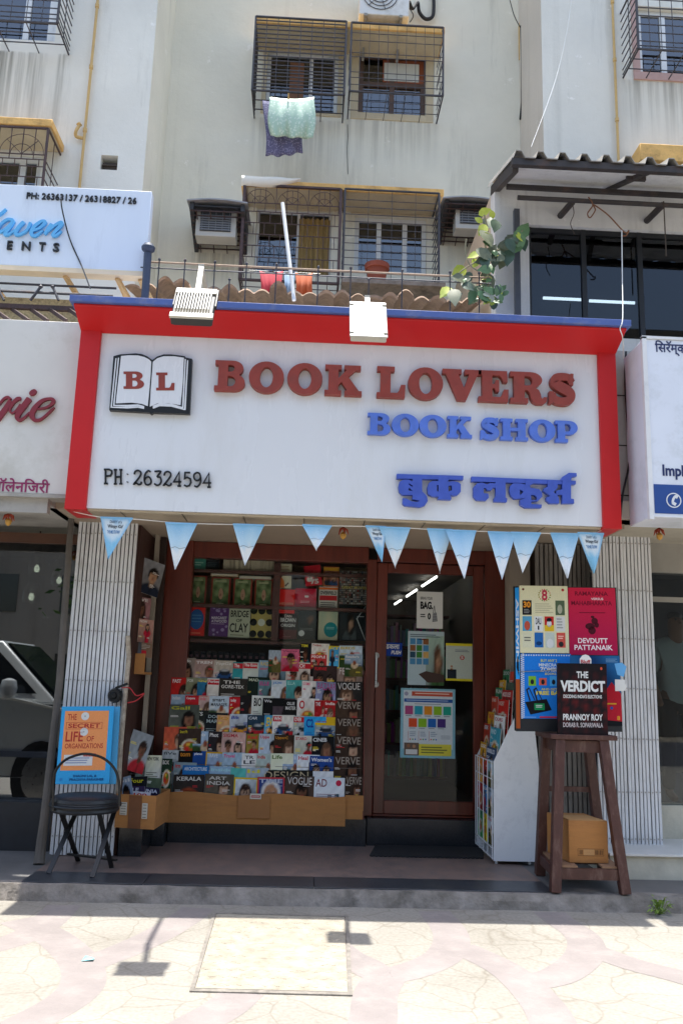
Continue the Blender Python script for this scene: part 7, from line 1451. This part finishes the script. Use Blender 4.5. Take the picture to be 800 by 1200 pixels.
def patmat(name, c1, c2, sc_, rough=.4):
    M = mat(name, c1, rough, .1, 20); t = M.node_tree; v = t.nodes.new('ShaderNodeTexVoronoi'); v.inputs['Scale'].default_value = sc_; tc = t.nodes.new('ShaderNodeTexCoord'); t.links.new(tc.outputs['Object'], v.inputs[0])
    r = t.nodes.new('ShaderNodeValToRGB'); t.links.new(v.outputs['Distance'], r.inputs[0]); r.color_ramp.elements[0].position = .3; r.color_ramp.elements[1].position = .42; r.color_ramp.elements[0].color = (*c2, 1); r.color_ramp.elements[1].color = (*c1, 1); t.links.new(r.outputs[0], t.nodes['Principled BSDF'].inputs['Base Color']); return M
cloth(309, 357, 118, 180, 8.79, patmat('purple_print_cloth', C('#5a5878'), C('#8c8aa4'), 60, .8), 'dark purple patterned cloth hanging behind the pale satin cloth', 4, .02)
cloth(314, 370, 114, 161, 8.68, patmat('pale_green_satin', C('#a8c4b0'), C('#c8d8c8'), 34, .3), 'pale green shiny cloth hung over the front of the upper cage', 6, .045, scal=.03)
mb = MB(); p = at(338, 114, 8.64); mb.box(p.x-.008, 8.62, p.z-.04, p.x+.008, 8.67, p.z+.04); mb.build('clothes_peg', mat('wooden_peg', C('#b89048'), .7), label='wooden clothes peg holding the pale satin cloth', cat='clothes peg')
cloth(305, 331, 318, 352, 8.55, mat('red_cloth', C('#c0404a'), .8, .12, 10), 'faded red cloth drying low behind the roof railing', 7, .03)
cloth(333, 345, 320, 350, 8.57, mat('light_blue_cloth', C('#90aac4'), .8, .12, 10), 'light blue cloth between the red and orange cloths', 8, .02)
cloth(346, 366, 320, 350, 8.53, mat('orange_cloth', C('#c0623a'), .8, .12, 10), 'orange cloth drying right of the light blue cloth', 9, .03)
mb = MB(); mb.tube([at(292, 317, 8.56), at(375, 321, 8.56)], .005, 6); mb.build('clothes_line', BLACK, label='clothes line carrying three small cloths behind the railing', cat='clothes line')
mb = MB(); a, b = at(283, 212, 8.80), at(352, 218, 8.80); n = 14; V = []; F = []
for i in range(n+1):
    u = i/n; z = a.z+(b.z-a.z)*0+.0; hgt = .12*(1-.8*max(0, u-.55)/.45)
    for j in range(4): V.append((a.x+(b.x-a.x)*u, 8.72+[0, -.012, -.008, .02][j]+.05+.004*math.sin(9*u+j), a.z+.05-hgt*j/3*1.0+.003*math.sin(13*u)))
for i in range(n):
    for j in range(3): q_ = i*4+j; F.append((q_, q_+1, q_+5, q_+4))
mb.add(V, F); o = mb.build('tarpaulin', mat('white_tarpaulin', C('#dcd8cc'), .7, .06, 8), label='white plastic sheet draped along the lower ochre sunshade', cat='tarpaulin', sharp=80); o.modifiers.new('thickness', 'SOLIDIFY').thickness = .01
# ---- roof over the shop: tiles, railing, nets, pole, pot
zb_ = at(330, 352, 7.6).z
mb = MB(); N_ = 300; x0, x1 = at(150, 340, 7.6).x, at(565, 345, 7.6).x; V = []; F = []
rk = random.Random(12); zt0 = at(330, 352, 7.6).z
for i in range(N_+1):
    u = i/N_; x = x0+(x1-x0)*u; ph = (x-x0)/.150*2*math.pi; hgt = .05*abs(math.sin(ph/2))*(.75+.5*math.sin(int(ph/(2*math.pi))*2.3)**2)*(1 if int(ph/(2*math.pi)) % 5 else .7); bumpz = .05 if int((x-x0)/.150) in (2, 3, 9, 17) else 0
    for y, dz in ((7.45, 0), (7.9, .12), (8.35, .24)): V.append((x, y+.03*math.sin(int(ph/(2*math.pi))*1.9), zt0+hgt+dz+bumpz*(y < 7.6)))
    V.append((x, 7.45, zt0+hgt-.022+bumpz)); 
for i in range(N_):
    a = 4*i; b = a+4; F += [(a, b, b+1, a+1), (a+1, b+1, b+2, a+2), (a+3, b+3, b, a)]
mb.add(V, F); mb.build('tiled_roof', TERR, label='weathered terracotta tile roof edge above the blue ledge', cat='roof', sharp=60)
mb = MB(); a, b = at(165, 313, 6.95), at(575, 325, 6.95); zr1, zr2 = at(330, 321, 6.95).z, at(330, 313, 6.95).z
mb.tube([(a.x, 6.95, zr1), (b.x, 6.95, zr1)], .006, 6); mb.tube([(a.x, 6.97, zr2), (b.x, 6.97, zr2)], .009, 6, 1)
for px, py in ((187,305),(217,306),(252,308),(289,310),(324,311),(373,314),(411,315),(471,318),(527,320),(561,321)):
    p = at(px, py, 6.95); mb.tube([(p.x, 6.95, 4.33), (p.x, 6.95, p.z)], .0055, 6); mb.lathe(p.x, 6.95, [(.004, p.z-.01), (.012, p.z+.002), (.012, p.z+.012), (.004, p.z+.024)], 10)
for px in (269, 432):
    p = at(px, 328, 6.95); mb.tube([(p.x, 6.95, 4.33), (p.x, 6.95, p.z)], .0055, 6); mb.lathe(p.x, 6.95, [(.004, p.z-.01), (.015, p.z+.005), (.004, p.z+.02)], 8)
mb.build('railing', [IRON, mat('faded_wood_rail', C('#a08a74'), .8, .2, 10)], label='thin iron railing with ball tipped posts above the shop sign', cat='railing')
p = at(173.5, 297, 6.9); q_ = at(171, 345, 6.9)
mb = MB(); mb.tube([(q_.x, 6.9, 4.33), (p.x, 6.9, p.z)], .034, 12); mb.lathe(p.x, 6.9, [(.02, p.z), (.055, p.z+.03), (.06, p.z+.055), (.04, p.z+.085), (.005, p.z+.095)], 14); mb.build('post', mat('slate_blue_post', C('#3c4658'), .6, .2, 8), label='thick slate blue post with a grey ball top at the left ledge end', cat='post')
for k, (xa, xb, yy, ht) in enumerate(((190, 229, 342, 14), (284, 320, 346.5, 9), (380, 411, 351.5, 10))):
    mb = MB(); A, B = at(xa, yy, 6.78), at(xb, yy, 6.78); cx = (A.x+B.x)/2; rx = (B.x-A.x)/2; rz = ht*.0075; zz = 4.408
    for f in (.25, .45, .65, .82, 1.0): mb.tube([(cx+rx*f*math.cos(math.pi*i/14), 6.78, zz+.008+max(.0, rz*f*1.5)*math.sin(math.pi*i/14)) for i in range(15)], .006 if f == 1 else .003, 5)
    for i in range(1, 18): a_ = math.pi*i/18; mb.tube([(cx, 6.78, zz+.008), (cx+rx*math.cos(a_), 6.78, zz+.008+rz*1.5*math.sin(a_))], .003, 5)
    for i in range(1, 18): x = cx-rx+2*rx*i/18; hh = rz*1.5*math.sqrt(max(0, 1-((x-cx)/rx)**2)); mb.tube([(x, 6.785, zz), (x, 6.785, zz+.008+hh)], .003, 5)
    mb.build('wire_mesh', IRON, label=f'black half round wire mesh on the ledge, {num[k]} from the left', cat='wire mesh', group='half round wire meshes on the ledge')
pipe([at(331, 238, 7.15), at(344.5, 352, 6.98)], .017, mat('white_plastic_pipe', C('#dcdcd8'), .5, .05, 6), 'white plastic pole leaning up from the roof railing', 'pole')
p = at(441, 338, 8.72); 
fp = thing('flower_pot', (p.x, 8.72, p.z), 'reddish terracotta flower pot standing behind the railing', 'flower pot')
mb = MB(); hh = .27; mb.lathe(p.x, 8.72, [(.08, p.z), (.115, p.z+hh*.78), (.135, p.z+hh*.8), (.14, p.z+hh), (.12, p.z+hh), (.11, p.z+hh*.9)], 20); mb.build('pot', POTM, fp)
mb = MB(); a = at(431, 338, 8.6); mb.box(at(400, 338, 8.6).x, 8.5, p.z-.05, at(520, 338, 8.6).x, 8.9, p.z-.003); mb.build('sill_shelf', CONC, fp)
# ---- terrace slab behind the ledge
mb = MB(); mb.box(-2.0, 6.87, 4.28, 1.60, 8.3, 4.325); mb.build('roof_slab', CONC, label='concrete roof slab behind the blue ledge of the shop sign', cat='roof')
# ================================================================ office on the first floor at the right
of = thing('office', (3.2, 7.3, 4.2), 'first floor office front with dark glass under a corrugated roof at the right', 'office front')
XO = 1.625; YO = 7.2; zo = at(578, 217, YO).z; zo0 = 4.20
hx0, hz1 = at(619, 262, YO).x, at(640, 264, YO).z; hz0 = at(740, 397, YO).z
mb = MB(); mb.box(XO, YO, zo0, hx0, YO+.18, zo-.01); mb.box(hx0, YO, hz1, 5.5, YO+.18, zo-.01); mb.box(hx0, YO, zo0, 5.5, YO+.18, hz0); mb.build('wall', WHITEW, of)
mb = MB(); mb.box(XO, YO+.183, zo0, XO+.12, Y2-.005, zo); mb.build('side_wall', TAN, of)
mb = MB(); fr = mat('dark_window_frame', C('#1c1e22'), .5, .2, 8)
for px in (684, 750): x = at(px, 340, YO+.06).x; mb.box(x-.022, YO+.04, hz0+.004, x+.022, YO+.09, hz1-.004)
mb.box(hx0+.002, YO+.04, hz0+.004, hx0+.03, YO+.09, hz1-.004); mb.box(hx0+.03, YO+.045, hz1-.05, 5.5, YO+.085, hz1-.004); mb.build('window_frame', fr, of)
mb = MB(); mb.box(hx0+.03, YO+.062, hz0+.004, 5.5, YO+.066, hz1-.05); mb.build('window_pane', GLO, of)
mb = MB(); sc0 = []; z1 = hz1-.01; z0 = at(700, 296, YO+.15).z; x = hx0+.04; pts = [(x, z1)]
top_ = [(5.4, z1)]; bot = []
while x < 5.3:
    for i in range(5): bot.append((x+.11*i/5, z0-.03*math.sin(math.pi*i/5)))
    x += .11
mb.prism([[(hx0+.04, z1)]+bot+[(bot[-1][0]+.02, z1)]], lambda a, b, d: (a, YO+.15+d, b), .008, 0, True); mb.build('valance', mat('black_fabric', C('#17181a'), .9, .2, 8), of)
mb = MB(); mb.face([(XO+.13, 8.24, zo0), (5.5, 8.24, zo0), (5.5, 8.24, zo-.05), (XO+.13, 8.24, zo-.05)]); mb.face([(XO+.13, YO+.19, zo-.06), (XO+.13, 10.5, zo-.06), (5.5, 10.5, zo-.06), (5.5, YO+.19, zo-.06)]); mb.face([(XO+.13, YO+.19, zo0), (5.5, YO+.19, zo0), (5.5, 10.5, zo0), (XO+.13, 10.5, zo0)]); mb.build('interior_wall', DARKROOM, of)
tb2 = emit('office_tube', (1, .97, .9), 5.0)
for k, (a, b) in enumerate((((636, 348), (683, 352.5)), ((690, 351.5), (743, 356)))):
    A, B = at(*a, 8.1), at(*b, 8.1); z = (A.z+B.z)/2; mb = MB(); mb.tube([(A.x, 8.1, z), (B.x, 8.1, z)], .016, 8); mb.build('tube_light', tb2, label=f'lit tube light behind the {["left", "middle"][k]} pane of the office window', cat='tube light', group='tube lights inside the office')
rf2 = thing('canopy_roof', (3.2, 6.8, 5.9), 'corrugated grey sheet roof on dark steel beams over the office window', 'canopy')
YFc = 6.42; zf = at(690, 190, YFc).z; x0 = at(601, 183, YFc).x; pr = .187
def sheetz(y): return zf+.012+(y-YFc)*(zo+.03-zf)/(YO-YFc)
mb = MB(); x = x0; prof = []
while x < 5.2: prof += [(x, 0), (x+.02, .062), (x+.065, .062), (x+.10, 0)]; x += pr
V = []; F = []
for x, h in prof:
    for y in (YFc-.02, YO+.25): V += [(x, y, sheetz(y)+h), (x, y, sheetz(y)+h-.006)]
for i in range(len(prof)-1):
    a = 4*i; b = a+4; F += [(a, b, b+2, a+2), (a+1, a+3, b+3, b+1), (a, a+1, b+1, b)]
F.append((0, 2, 3, 1)); mb.add(V, F); mb.build('sheet', mat('grey_corrugated_sheet', C('#a09c94'), .6, .12, 5, .1, 20, dirt=C('#75706a'), dscale=3), rf2, sharp=25)
DST = mat('dark_steel_beam', C('#35302e'), .6, .25, 9, .15, 40, dirt=C('#5a4438'), dscale=6)
mb = MB(); mb.box(x0-.01, YFc, zf-.055, 5.3, YFc+.05, zf+.004); mb.build('front_beam', DST, rf2)
mb = MB(); mb.bar((XO+.02, YFc+.06, sheetz(YFc)-.05), (XO+.02, YO+.15, sheetz(YO+.15)-.06), .05, .09); 
for px in (742,): xx = at(px, 215, 6.8).x; mb.bar((xx, YFc+.06, sheetz(YFc)-.03), (xx-.12, YO-.02, sheetz(YO)-.05), .045, .045); mb.obox((xx-.02, YFc+.28, sheetz(YFc+.28)-.05), (.17, .03, .05), Matrix.Identity(3))
mb.build('side_beam', DST, rf2)
mb = MB(); a = at(593, 216, 7.0); b = at(800, 232, 7.0); zz = (a.z+b.z)/2; mb.bar((a.x, 7.0, zz), (5.3, 7.0, zz), .035, .04); a = at(606, 232, 6.9); b = at(800, 241, 6.9); z2 = (a.z+b.z)/2; mb.tube([(a.x, 6.9, z2), (5.3, 6.9, z2)], .022, 8); mb.build('cross_beam', DST, rf2)
mb = MB(); mb.hexa([(XO+.06, YFc+.07, sheetz(YFc+.07)-.035), (5.3, YFc+.07, sheetz(YFc+.07)-.035), (5.3, YO+.0, sheetz(YO)-.035), (XO+.06, YO+.0, sheetz(YO)-.035), (XO+.06, YFc+.07, sheetz(YFc+.07)-.02), (5.3, YFc+.07, sheetz(YFc+.07)-.02), (5.3, YO+.0, sheetz(YO)-.02), (XO+.06, YO+.0, sheetz(YO)-.02)]); mb.build('lining', WHITEW, rf2)
mb = MB()
for p, q_ in (((670, 237), (656, 253)), ((776, 240), (757, 259))): A = at(*p, 6.9); B = at(*q_, 7.19); mb.tube([A, B], .03, 10)
mb.build('outrigger', DST, rf2)
mb = MB(); xx = at(606, 300, 7.15).x; mb.box(xx-.035, 7.11, 4.2, xx+.015, 7.16, z2+.02); mb.build('downpipe', mat('slate_downpipe', C('#4a4c52'), .6, .2, 8), of)
ROPE = mat('brown_rope', C('#7a5238'), .9, .25, 40)
mb = MB(); mb.tube(smoothpath([at(689, 231, 6.85), at(694, 240, 6.84), at(688, 250, 6.84), at(691, 255, 6.84), at(697, 246, 6.84), at(695, 240, 6.84), at(712, 252, 6.84), at(731, 272, 6.84), at(736, 270, 6.82), at(733, 276, 6.84), at(728, 276, 6.84)], 6), .006, 6); mb.build('rope', ROPE, label='knotted brown rope hanging from the canopy beam at the right', cat='rope')
mb = MB(); mb.tube([at(777, 236, 6.87), at(780, 300, 6.87)], .006, 6); mb.build('cord', mat('thin_dark_cord', C('#4a4038'), .9), label='straight dark cord dangling from the canopy beam at the right edge', cat='cord')
mb = MB(); mb.tube(smoothpath([at(670, 238, 6.87), at(672, 250, 6.87), at(668, 262, 6.87), at(673, 275, 6.87)], 4), .004, 5); mb.build('cord', mat('thin_dark_cord', C('#4a4038'), .9), label='thin wavy cord dangling left of the knotted brown rope', cat='cord')
# ---- creeper by the white column
cr = thing('creeper', (at(565, 350, 6.95).x, 6.95, 4.33), 'big leaved creeper climbing beside the whitewashed office column', 'plant')
lv = [(385,275,34,20,'y'),(435,290,24,110,'y'),(458,365,40,260,'d'),(372,395,40,240,'y'),(402,448,50,300,'o'),(420,345,36,80,'w'),(312,565,34,200,'y'),(385,560,44,320,'o'),(428,545,40,60,'o'),(322,618,34,250,'y'),(372,602,36,200,'o'),(215,675,50,220,'y'),(205,718,32,40,'w'),(125,812,46,230,'y'),(185,842,48,270,'o'),(410,742,50,300,'o'),(617,465,48,280,'g'),(585,455,36,150,'o'),(645,402,44,60,'g'),(545,580,40,260,'d'),(518,500,40,200,'o'),(642,490,38,280,'d'),(600,520,34,240,'g'),(480,570,44,230,'o'),(452,598,36,270,'d'),(500,620,34,250,'o'),(345,330,24,150,'y'),(560,500,36,300,'d')]
rk = random.Random(17)
for _ in range(64):
    t_ = rk.random(); q_ = rk.choice([((400, 300), (405, 860)), ((405, 600), (640, 430)), ((390, 860), (200, 700)), ((440, 560), (560, 500))]); lv.append((q_[0][0]+(q_[1][0]-q_[0][0])*t_+rk.gauss(0, 16), q_[0][1]+(q_[1][1]-q_[0][1])*t_+rk.gauss(0, 18), rk.uniform(12, 36), rk.uniform(170, 350), rk.choice('yogdgo')))
for _ in range(26): lv.append((rk.uniform(375, 525), rk.uniform(770, 895), rk.uniform(16, 30), rk.uniform(0, 360), rk.choice('ywgggd')))
lm = {'y': mat('young_leaf', C('#a8b83c'), .45, .2, 25, col2=C('#c4cc5c')), 'o': mat('olive_leaf', C('#56604a'), .5, .2, 25, col2=C('#74785c')), 'd': mat('dark_leaf', C('#3f5440'), .45, .2, 25), 'g': mat('green_leaf', C('#5c7c50'), .45, .2, 25), 'w': mat('pale_leaf', C('#c8ccb0'), .5, .15, 25)}
keys = list(lm); mb = MB()
for cx, cy, sz_, ang, k in lv:
    Y = 6.95+rk.uniform(-.12, .12); c = at(500+cx*.175, 200+cy*.175, Y); s_ = sz_*.175*.0074*(1.35 if k in 'yw' else 1.6); a = R(ang); d = Vector((math.cos(a), rk.uniform(-.5, .3), math.sin(a))).normalized(); nrm = Vector((rk.uniform(-.35, .35), -1, rk.uniform(-.1, .6))).normalized(); sd_ = d.cross(nrm).normalized(); nrm = sd_.cross(d)
    L = [(-1, 0), (-.75, .42), (-.2, .68), (.35, .52), (.75, .22), (1.08, 0)]
    base = [c+d*(u*s_)+nrm*(-.12*s_*abs(u)) for u, w__ in L]; n0 = len(mb.v)
    V = []; F = []
    for i, (u, w__) in enumerate(L): V += [base[i]+sd_*(w__*s_)+nrm*(.16*s_*w__), base[i], base[i]-sd_*(w__*s_)+nrm*(.16*s_*w__)]
    for i in range(len(L)-1): F += [(3*i, 3*i+1, 3*i+4, 3*i+3), (3*i+1, 3*i+2, 3*i+5, 3*i+4)]
    mb.add(V, F, keys.index(k))
mb.build('leaves', [lm[k] for k in keys], cr, sharp=80)
mb = MB(); stm = [(570, 346), (572, 330), (570, 312), (571, 300), (568, 285), (571, 270), (567, 252)]
mb.tube(smoothpath([at(x, y, 6.97) for x, y in stm], 4), .008, 6); mb.tube(smoothpath([at(571, 300, 6.97), at(588, 290, 6.95), at(604, 277, 6.95), at(612, 270, 6.95)], 4), .006, 6); mb.tube(smoothpath([at(568, 346, 6.97), at(548, 336, 6.95), at(536, 322, 6.95), at(560, 305, 6.95)], 4), .006, 6); mb.tube(smoothpath([at(546, 280, 6.9), at(545, 295, 6.9), at(550, 310, 6.9), at(560, 318, 6.9)], 4), .006, 6); mb.build('stem', mat('creeper_stem', C('#8a8468'), .8, .2, 20), cr)
# ================================================================ person in the right-hand shop
def skin(name, joints, edges, rad, mt, parent, lvl=2, root=0):
    me = bpy.data.meshes.new(name); o = Vector(joints[0]); me.from_pydata([tuple(Vector(j)-o) for j in joints], edges, []); ob = bpy.data.objects.new(name, me); COL.objects.link(ob); ob.parent = parent; ob.location = o-ORG[parent]; ORG[ob] = o
    me.skin_vertices.new() if hasattr(me.skin_vertices, 'new') and not me.skin_vertices else None
    md = ob.modifiers.new('skin', 'SKIN'); md.use_smooth_shade = True
    if not me.skin_vertices: 
        bpy.context.view_layer.objects.active = ob; ob.select_set(True)
    for i, r_ in enumerate(rad):
        sv = me.skin_vertices[0].data[i]; sv.radius = (r_, r_) if not isinstance(r_, tuple) else r_; sv.use_root = (i == root)
    sb = ob.modifiers.new('subdivision', 'SUBSURF'); sb.levels = lvl; sb.render_levels = lvl; me.materials.append(mt); return ob
zf_ = zg-.02; px_ = at(792, 790, 8.15).x; pe = thing('person', (px_, 8.15, zf_), 'person in a pale shirt and dark trousers inside the right-hand shop', 'person')
def J(x, y, z): return (px_+x, 8.15+y, zf_+z)
SKM = mat('brown_skin', C('#8a6048'), .55, .08, 8); SHM = mat('pale_grey_shirt', C('#b4c0c0'), .85, .08, 8); TRM = mat('dark_trousers', C('#1c1f26'), .85, .1, 8); HAIRM = mat('black_hair', C('#14110f'), .6, .2, 30)
jt = [J(0,0,.95), J(0,0,1.15), J(0,0,1.38), J(0,-.01,1.5), J(0,-.03,1.60), J(0,-.04,1.72), J(-.17,0,1.40), J(-.25,.02,1.15), J(-.24,-.12,.95), J(-.23,-.17,.86), J(.17,0,1.40), J(.25,.02,1.15), J(.24,-.1,.95), J(.23,-.15,.86), J(-.10,0,.88), J(-.11,-.01,.5), J(-.12,.01,.08), J(-.12,-.14,.03), J(.10,0,.88), J(.12,-.01,.5), J(.13,.01,.08), J(.13,-.14,.03)]
eg = [(0,1),(1,2),(2,3),(3,4),(4,5),(2,6),(6,7),(7,8),(8,9),(2,10),(10,11),(11,12),(12,13),(0,14),(14,15),(15,16),(16,17),(0,18),(18,19),(19,20),(20,21)]
skin('body', jt, eg, [.13,.13,.14,.055,.085,.08,.06,.042,.034,.03,.06,.042,.034,.03,.085,.055,.04,.035,.085,.055,.04,.035], SKM, pe)
skin('shirt', [J(0,0,.80), J(0,0,1.12), J(0,0,1.44), J(-.18,0,1.41), J(-.25,.02,1.16), J(.18,0,1.41), J(.25,.02,1.16), J(0,0,1.545)], [(0,1),(1,2),(2,3),(3,4),(2,5),(5,6),(2,7)], [(.18,.17),(.175,.16),(.18,.15),.09,.075,.09,.075,.085], SHM, pe)
skin('trousers', [J(0,0,.96), J(-.10,0,.87), J(-.11,-.01,.5), J(-.12,.01,.09), J(.10,0,.87), J(.12,-.01,.5), J(.13,.01,.09)], [(0,1),(1,2),(2,3),(0,4),(4,5),(5,6)], [.13,.10,.072,.06,.10,.072,.06], TRM, pe)
skin('hair', [J(0,.01,1.66), J(0,-.01,1.77)], [(0,1)], [.088,.085], HAIRM, pe)
mb = MB()
for s in (-1, 1): mb.tube([J(.035*s,-.115,1.675), J(.035*s,-.122,1.675)], .010, 8); 
mb.build('eye', BLACK, pe); mb = MB(); mb.tube([J(0,-.112,1.67), J(0,-.14,1.635), J(0,-.115,1.625)], [.010,.015,.010], 8); mb.build('nose', SKM, pe)
# ================================================================ parked car beyond the left edge (seen mirrored in the dark shop glass)
cx, cy0, cy1 = -4.25, 3.75, 5.35
cr_ = thing('parked_car', (cx, (cy0+cy1)/2, 0), 'silver car parked along the kerb, mirrored in the dark left shop window', 'car')
SIL = mat('silver_car_paint', C('#c4c8c8'), .3, .04, 3, metal=0, coat=.6); CG = mat('dark_car_glass', C('#14181c'), .08, .1, 3, spec=.8)
KZ = 1.22
low = [(-2.05,.30),(-2.1,.62),(-1.95,.92),(-.9,1.0),(.95,.98),(1.75,.86),(2.05,.66),(2.08,.32)]; cab = [(-1.95,.92),(-1.45,1.38),(-.5,1.50),(.3,1.46),(1.05,.98)]
mb = MB(); mb.prism([low], lambda a, b, d: (cx+a, cy0+d, b), cy1-cy0, 0, True)
mb.hexa([(cx-2.0,cy0+.03,.93),(cx+1.45,cy0+.03,.93),(cx+1.45,cy1-.03,.93),(cx-2.0,cy1-.03,.93),(cx-1.75,cy0+.2,1.46),(cx+.70,cy0+.2,1.48),(cx+.70,cy1-.2,1.48),(cx-1.75,cy1-.2,1.46)]); mb.build('body', SIL, cr_, bevel=.05)
for s, yy in ((1, cy1), (-1, cy0)):
    mb = MB(); q = lambda x, z: (cx+x, yy-s*(.032+.17*(z-.95)/.52)+s*.012, z)
    mb.face([q(-1.75,1.0), q(-.35,1.02), q(-.35,1.40), q(-1.6,1.38)]); mb.face([q(-.25,1.02), q(1.2,1.02), q(.66,1.40), q(-.25,1.41)]); mb.build('side_window', CG, cr_)
    mb = MB(); mb.lathe(cx+.92, yy+s*.1, [(.02,.98),(.08,1.0),(.1,1.06),(.08,1.13),(.02,1.15)], 12); mb.build('mirror', SIL, cr_)
    mb = MB(); mb.bar((cx-.2, yy+s*.02, .84), (cx-.02, yy+s*.02, .84), .03, .03); mb.bar((cx-1.35, yy+s*.02, .86), (cx-1.17, yy+s*.02, .86), .03, .03); mb.build('handle', CHAIRM, cr_)
    mb = MB(); mb.bar((cx-1.9, yy+s*.012, .52), (cx+1.9, yy+s*.012, .50), .03, .05); mb.build('trim_strip', mat('blue_grey_strip', C('#5a6478'), .5), cr_)
    for xw in (-1.3, 1.32):
        mb = MB(); mb.tube([(cx+xw, yy-s*.18, .31), (cx+xw, yy+s*.015, .31)], .31, 24); w_ = mb.build('wheel', mat('black_tyre', C('#17171a'), .85), cr_); mb = MB(); mb.tube([(cx+xw, yy+s*.0, .31), (cx+xw, yy+s*.022, .31)], .19, 20); mb.build('rim', STEEL, w_)
mb = MB(); mb.hexa([(cx+.75,cy0+.22,1.455),(cx+1.44,cy0+.1,.96),(cx+1.44,cy1-.1,.96),(cx+.75,cy1-.22,1.455),(cx+.78,cy0+.22,1.46),(cx+1.47,cy0+.1,.97),(cx+1.47,cy1-.1,.97),(cx+.78,cy1-.22,1.46)]); mb.build('windscreen', CG, cr_)
mb = MB()
for yy in (cy0+.25, cy1-.25): mb.lathe(cx+2.0, yy, [(.02,.60),(.13,.64),(.14,.72),(.10,.78),(.02,.80)], 12); 
mb.build('headlight', mat('lamp_lens', C('#d8dadc'), .1, .05, 8), cr_)
mb = MB(); mb.box(cx+2.0, cy0+.1, .34, cx+2.14, cy1-.1, .55); mb.build('bumper', mat('black_bumper', C('#1c1d20'), .6), cr_)
cr_.scale = (1, 1, 1.3)
# ================================================================ buildings across the road (what the glass mirrors)
ob_ = thing('apartment_building', (2, -18, 0), 'plain cream block across the road mirrored in the shop glass', 'building')
mb = MB(); mb.box(-16, -24, -.1, -1, -17, 13); mb.box(.5, -24, -.1, 18, -17.5, 16); mb.build('wall', wallmat('cream_plaster', C('#8c8478'), C('#6c665c'), C('#9c968c'), .5), ob_)
for bx0, bx1, yy, nf in ((-16, -1, -17, 4), (.5, 18, -17.5, 5)):
    for f in range(nf):
        for k in range(5):
            x = bx0+(bx1-bx0)*(k+.5)/5; mb = MB(); mb.box(x-.7, yy-.02, .9+2.9*f, x+.7, yy+.04, 2.3+2.9*f); mb.build('window', CG, ob_)

def tree(x, y, h, seed, label):
    rk = random.Random(seed); rt = thing('street_tree', (x, y, -.1), label, 'tree'); mb = MB()
    top = Vector((x+rk.uniform(-.3, .3), y, h*.5)); mb.tube([(x, y, -.1), (x+.05, y, h*.25), top], [.18, .14, .09], 8); tips = []
    for k in range(9):
        a = k*.7+rk.random(); e = top+Vector((math.cos(a)*h*.28, math.sin(a)*h*.28, h*rk.uniform(.02, .38))); mb.tube([top, top.lerp(e, .5)+Vector((0, 0, .2)), e], [.07, .05, .02], 6); tips.append(e)
    mb.build('trunk', mat('bark', C('#4a3c30'), .9, .3, 8, .5, 20), rt); mb = MB()
    for _ in range(2600):
        c = rk.choice(tips)+Vector((rk.gauss(0, h*.09), rk.gauss(0, h*.09), rk.gauss(0, h*.07))); u = Vector((rk.uniform(-1, 1), rk.uniform(-1, 1), rk.uniform(-.5, .5))).normalized(); v = u.orthogonal().normalized(); s_ = rk.uniform(.09, .17)
        mb.face([c-u*s_, c-v*s_*.45, c+u*s_, c+v*s_*.45], rk.choice((0, 0, 1)))
    mb.build('crown', [mat('tree_leaf', C('#3c5a2c'), .6, .3, 8), mat('tree_leaf_light', C('#5c7a3c'), .6, .3, 8)], rt)
tree(-3.2, -7.5, 6.5, 1, 'leafy street tree across the road, mirrored in the glass'); tree(2.6, -8.5, 7.5, 2, 'taller street tree across the road near the cream block')
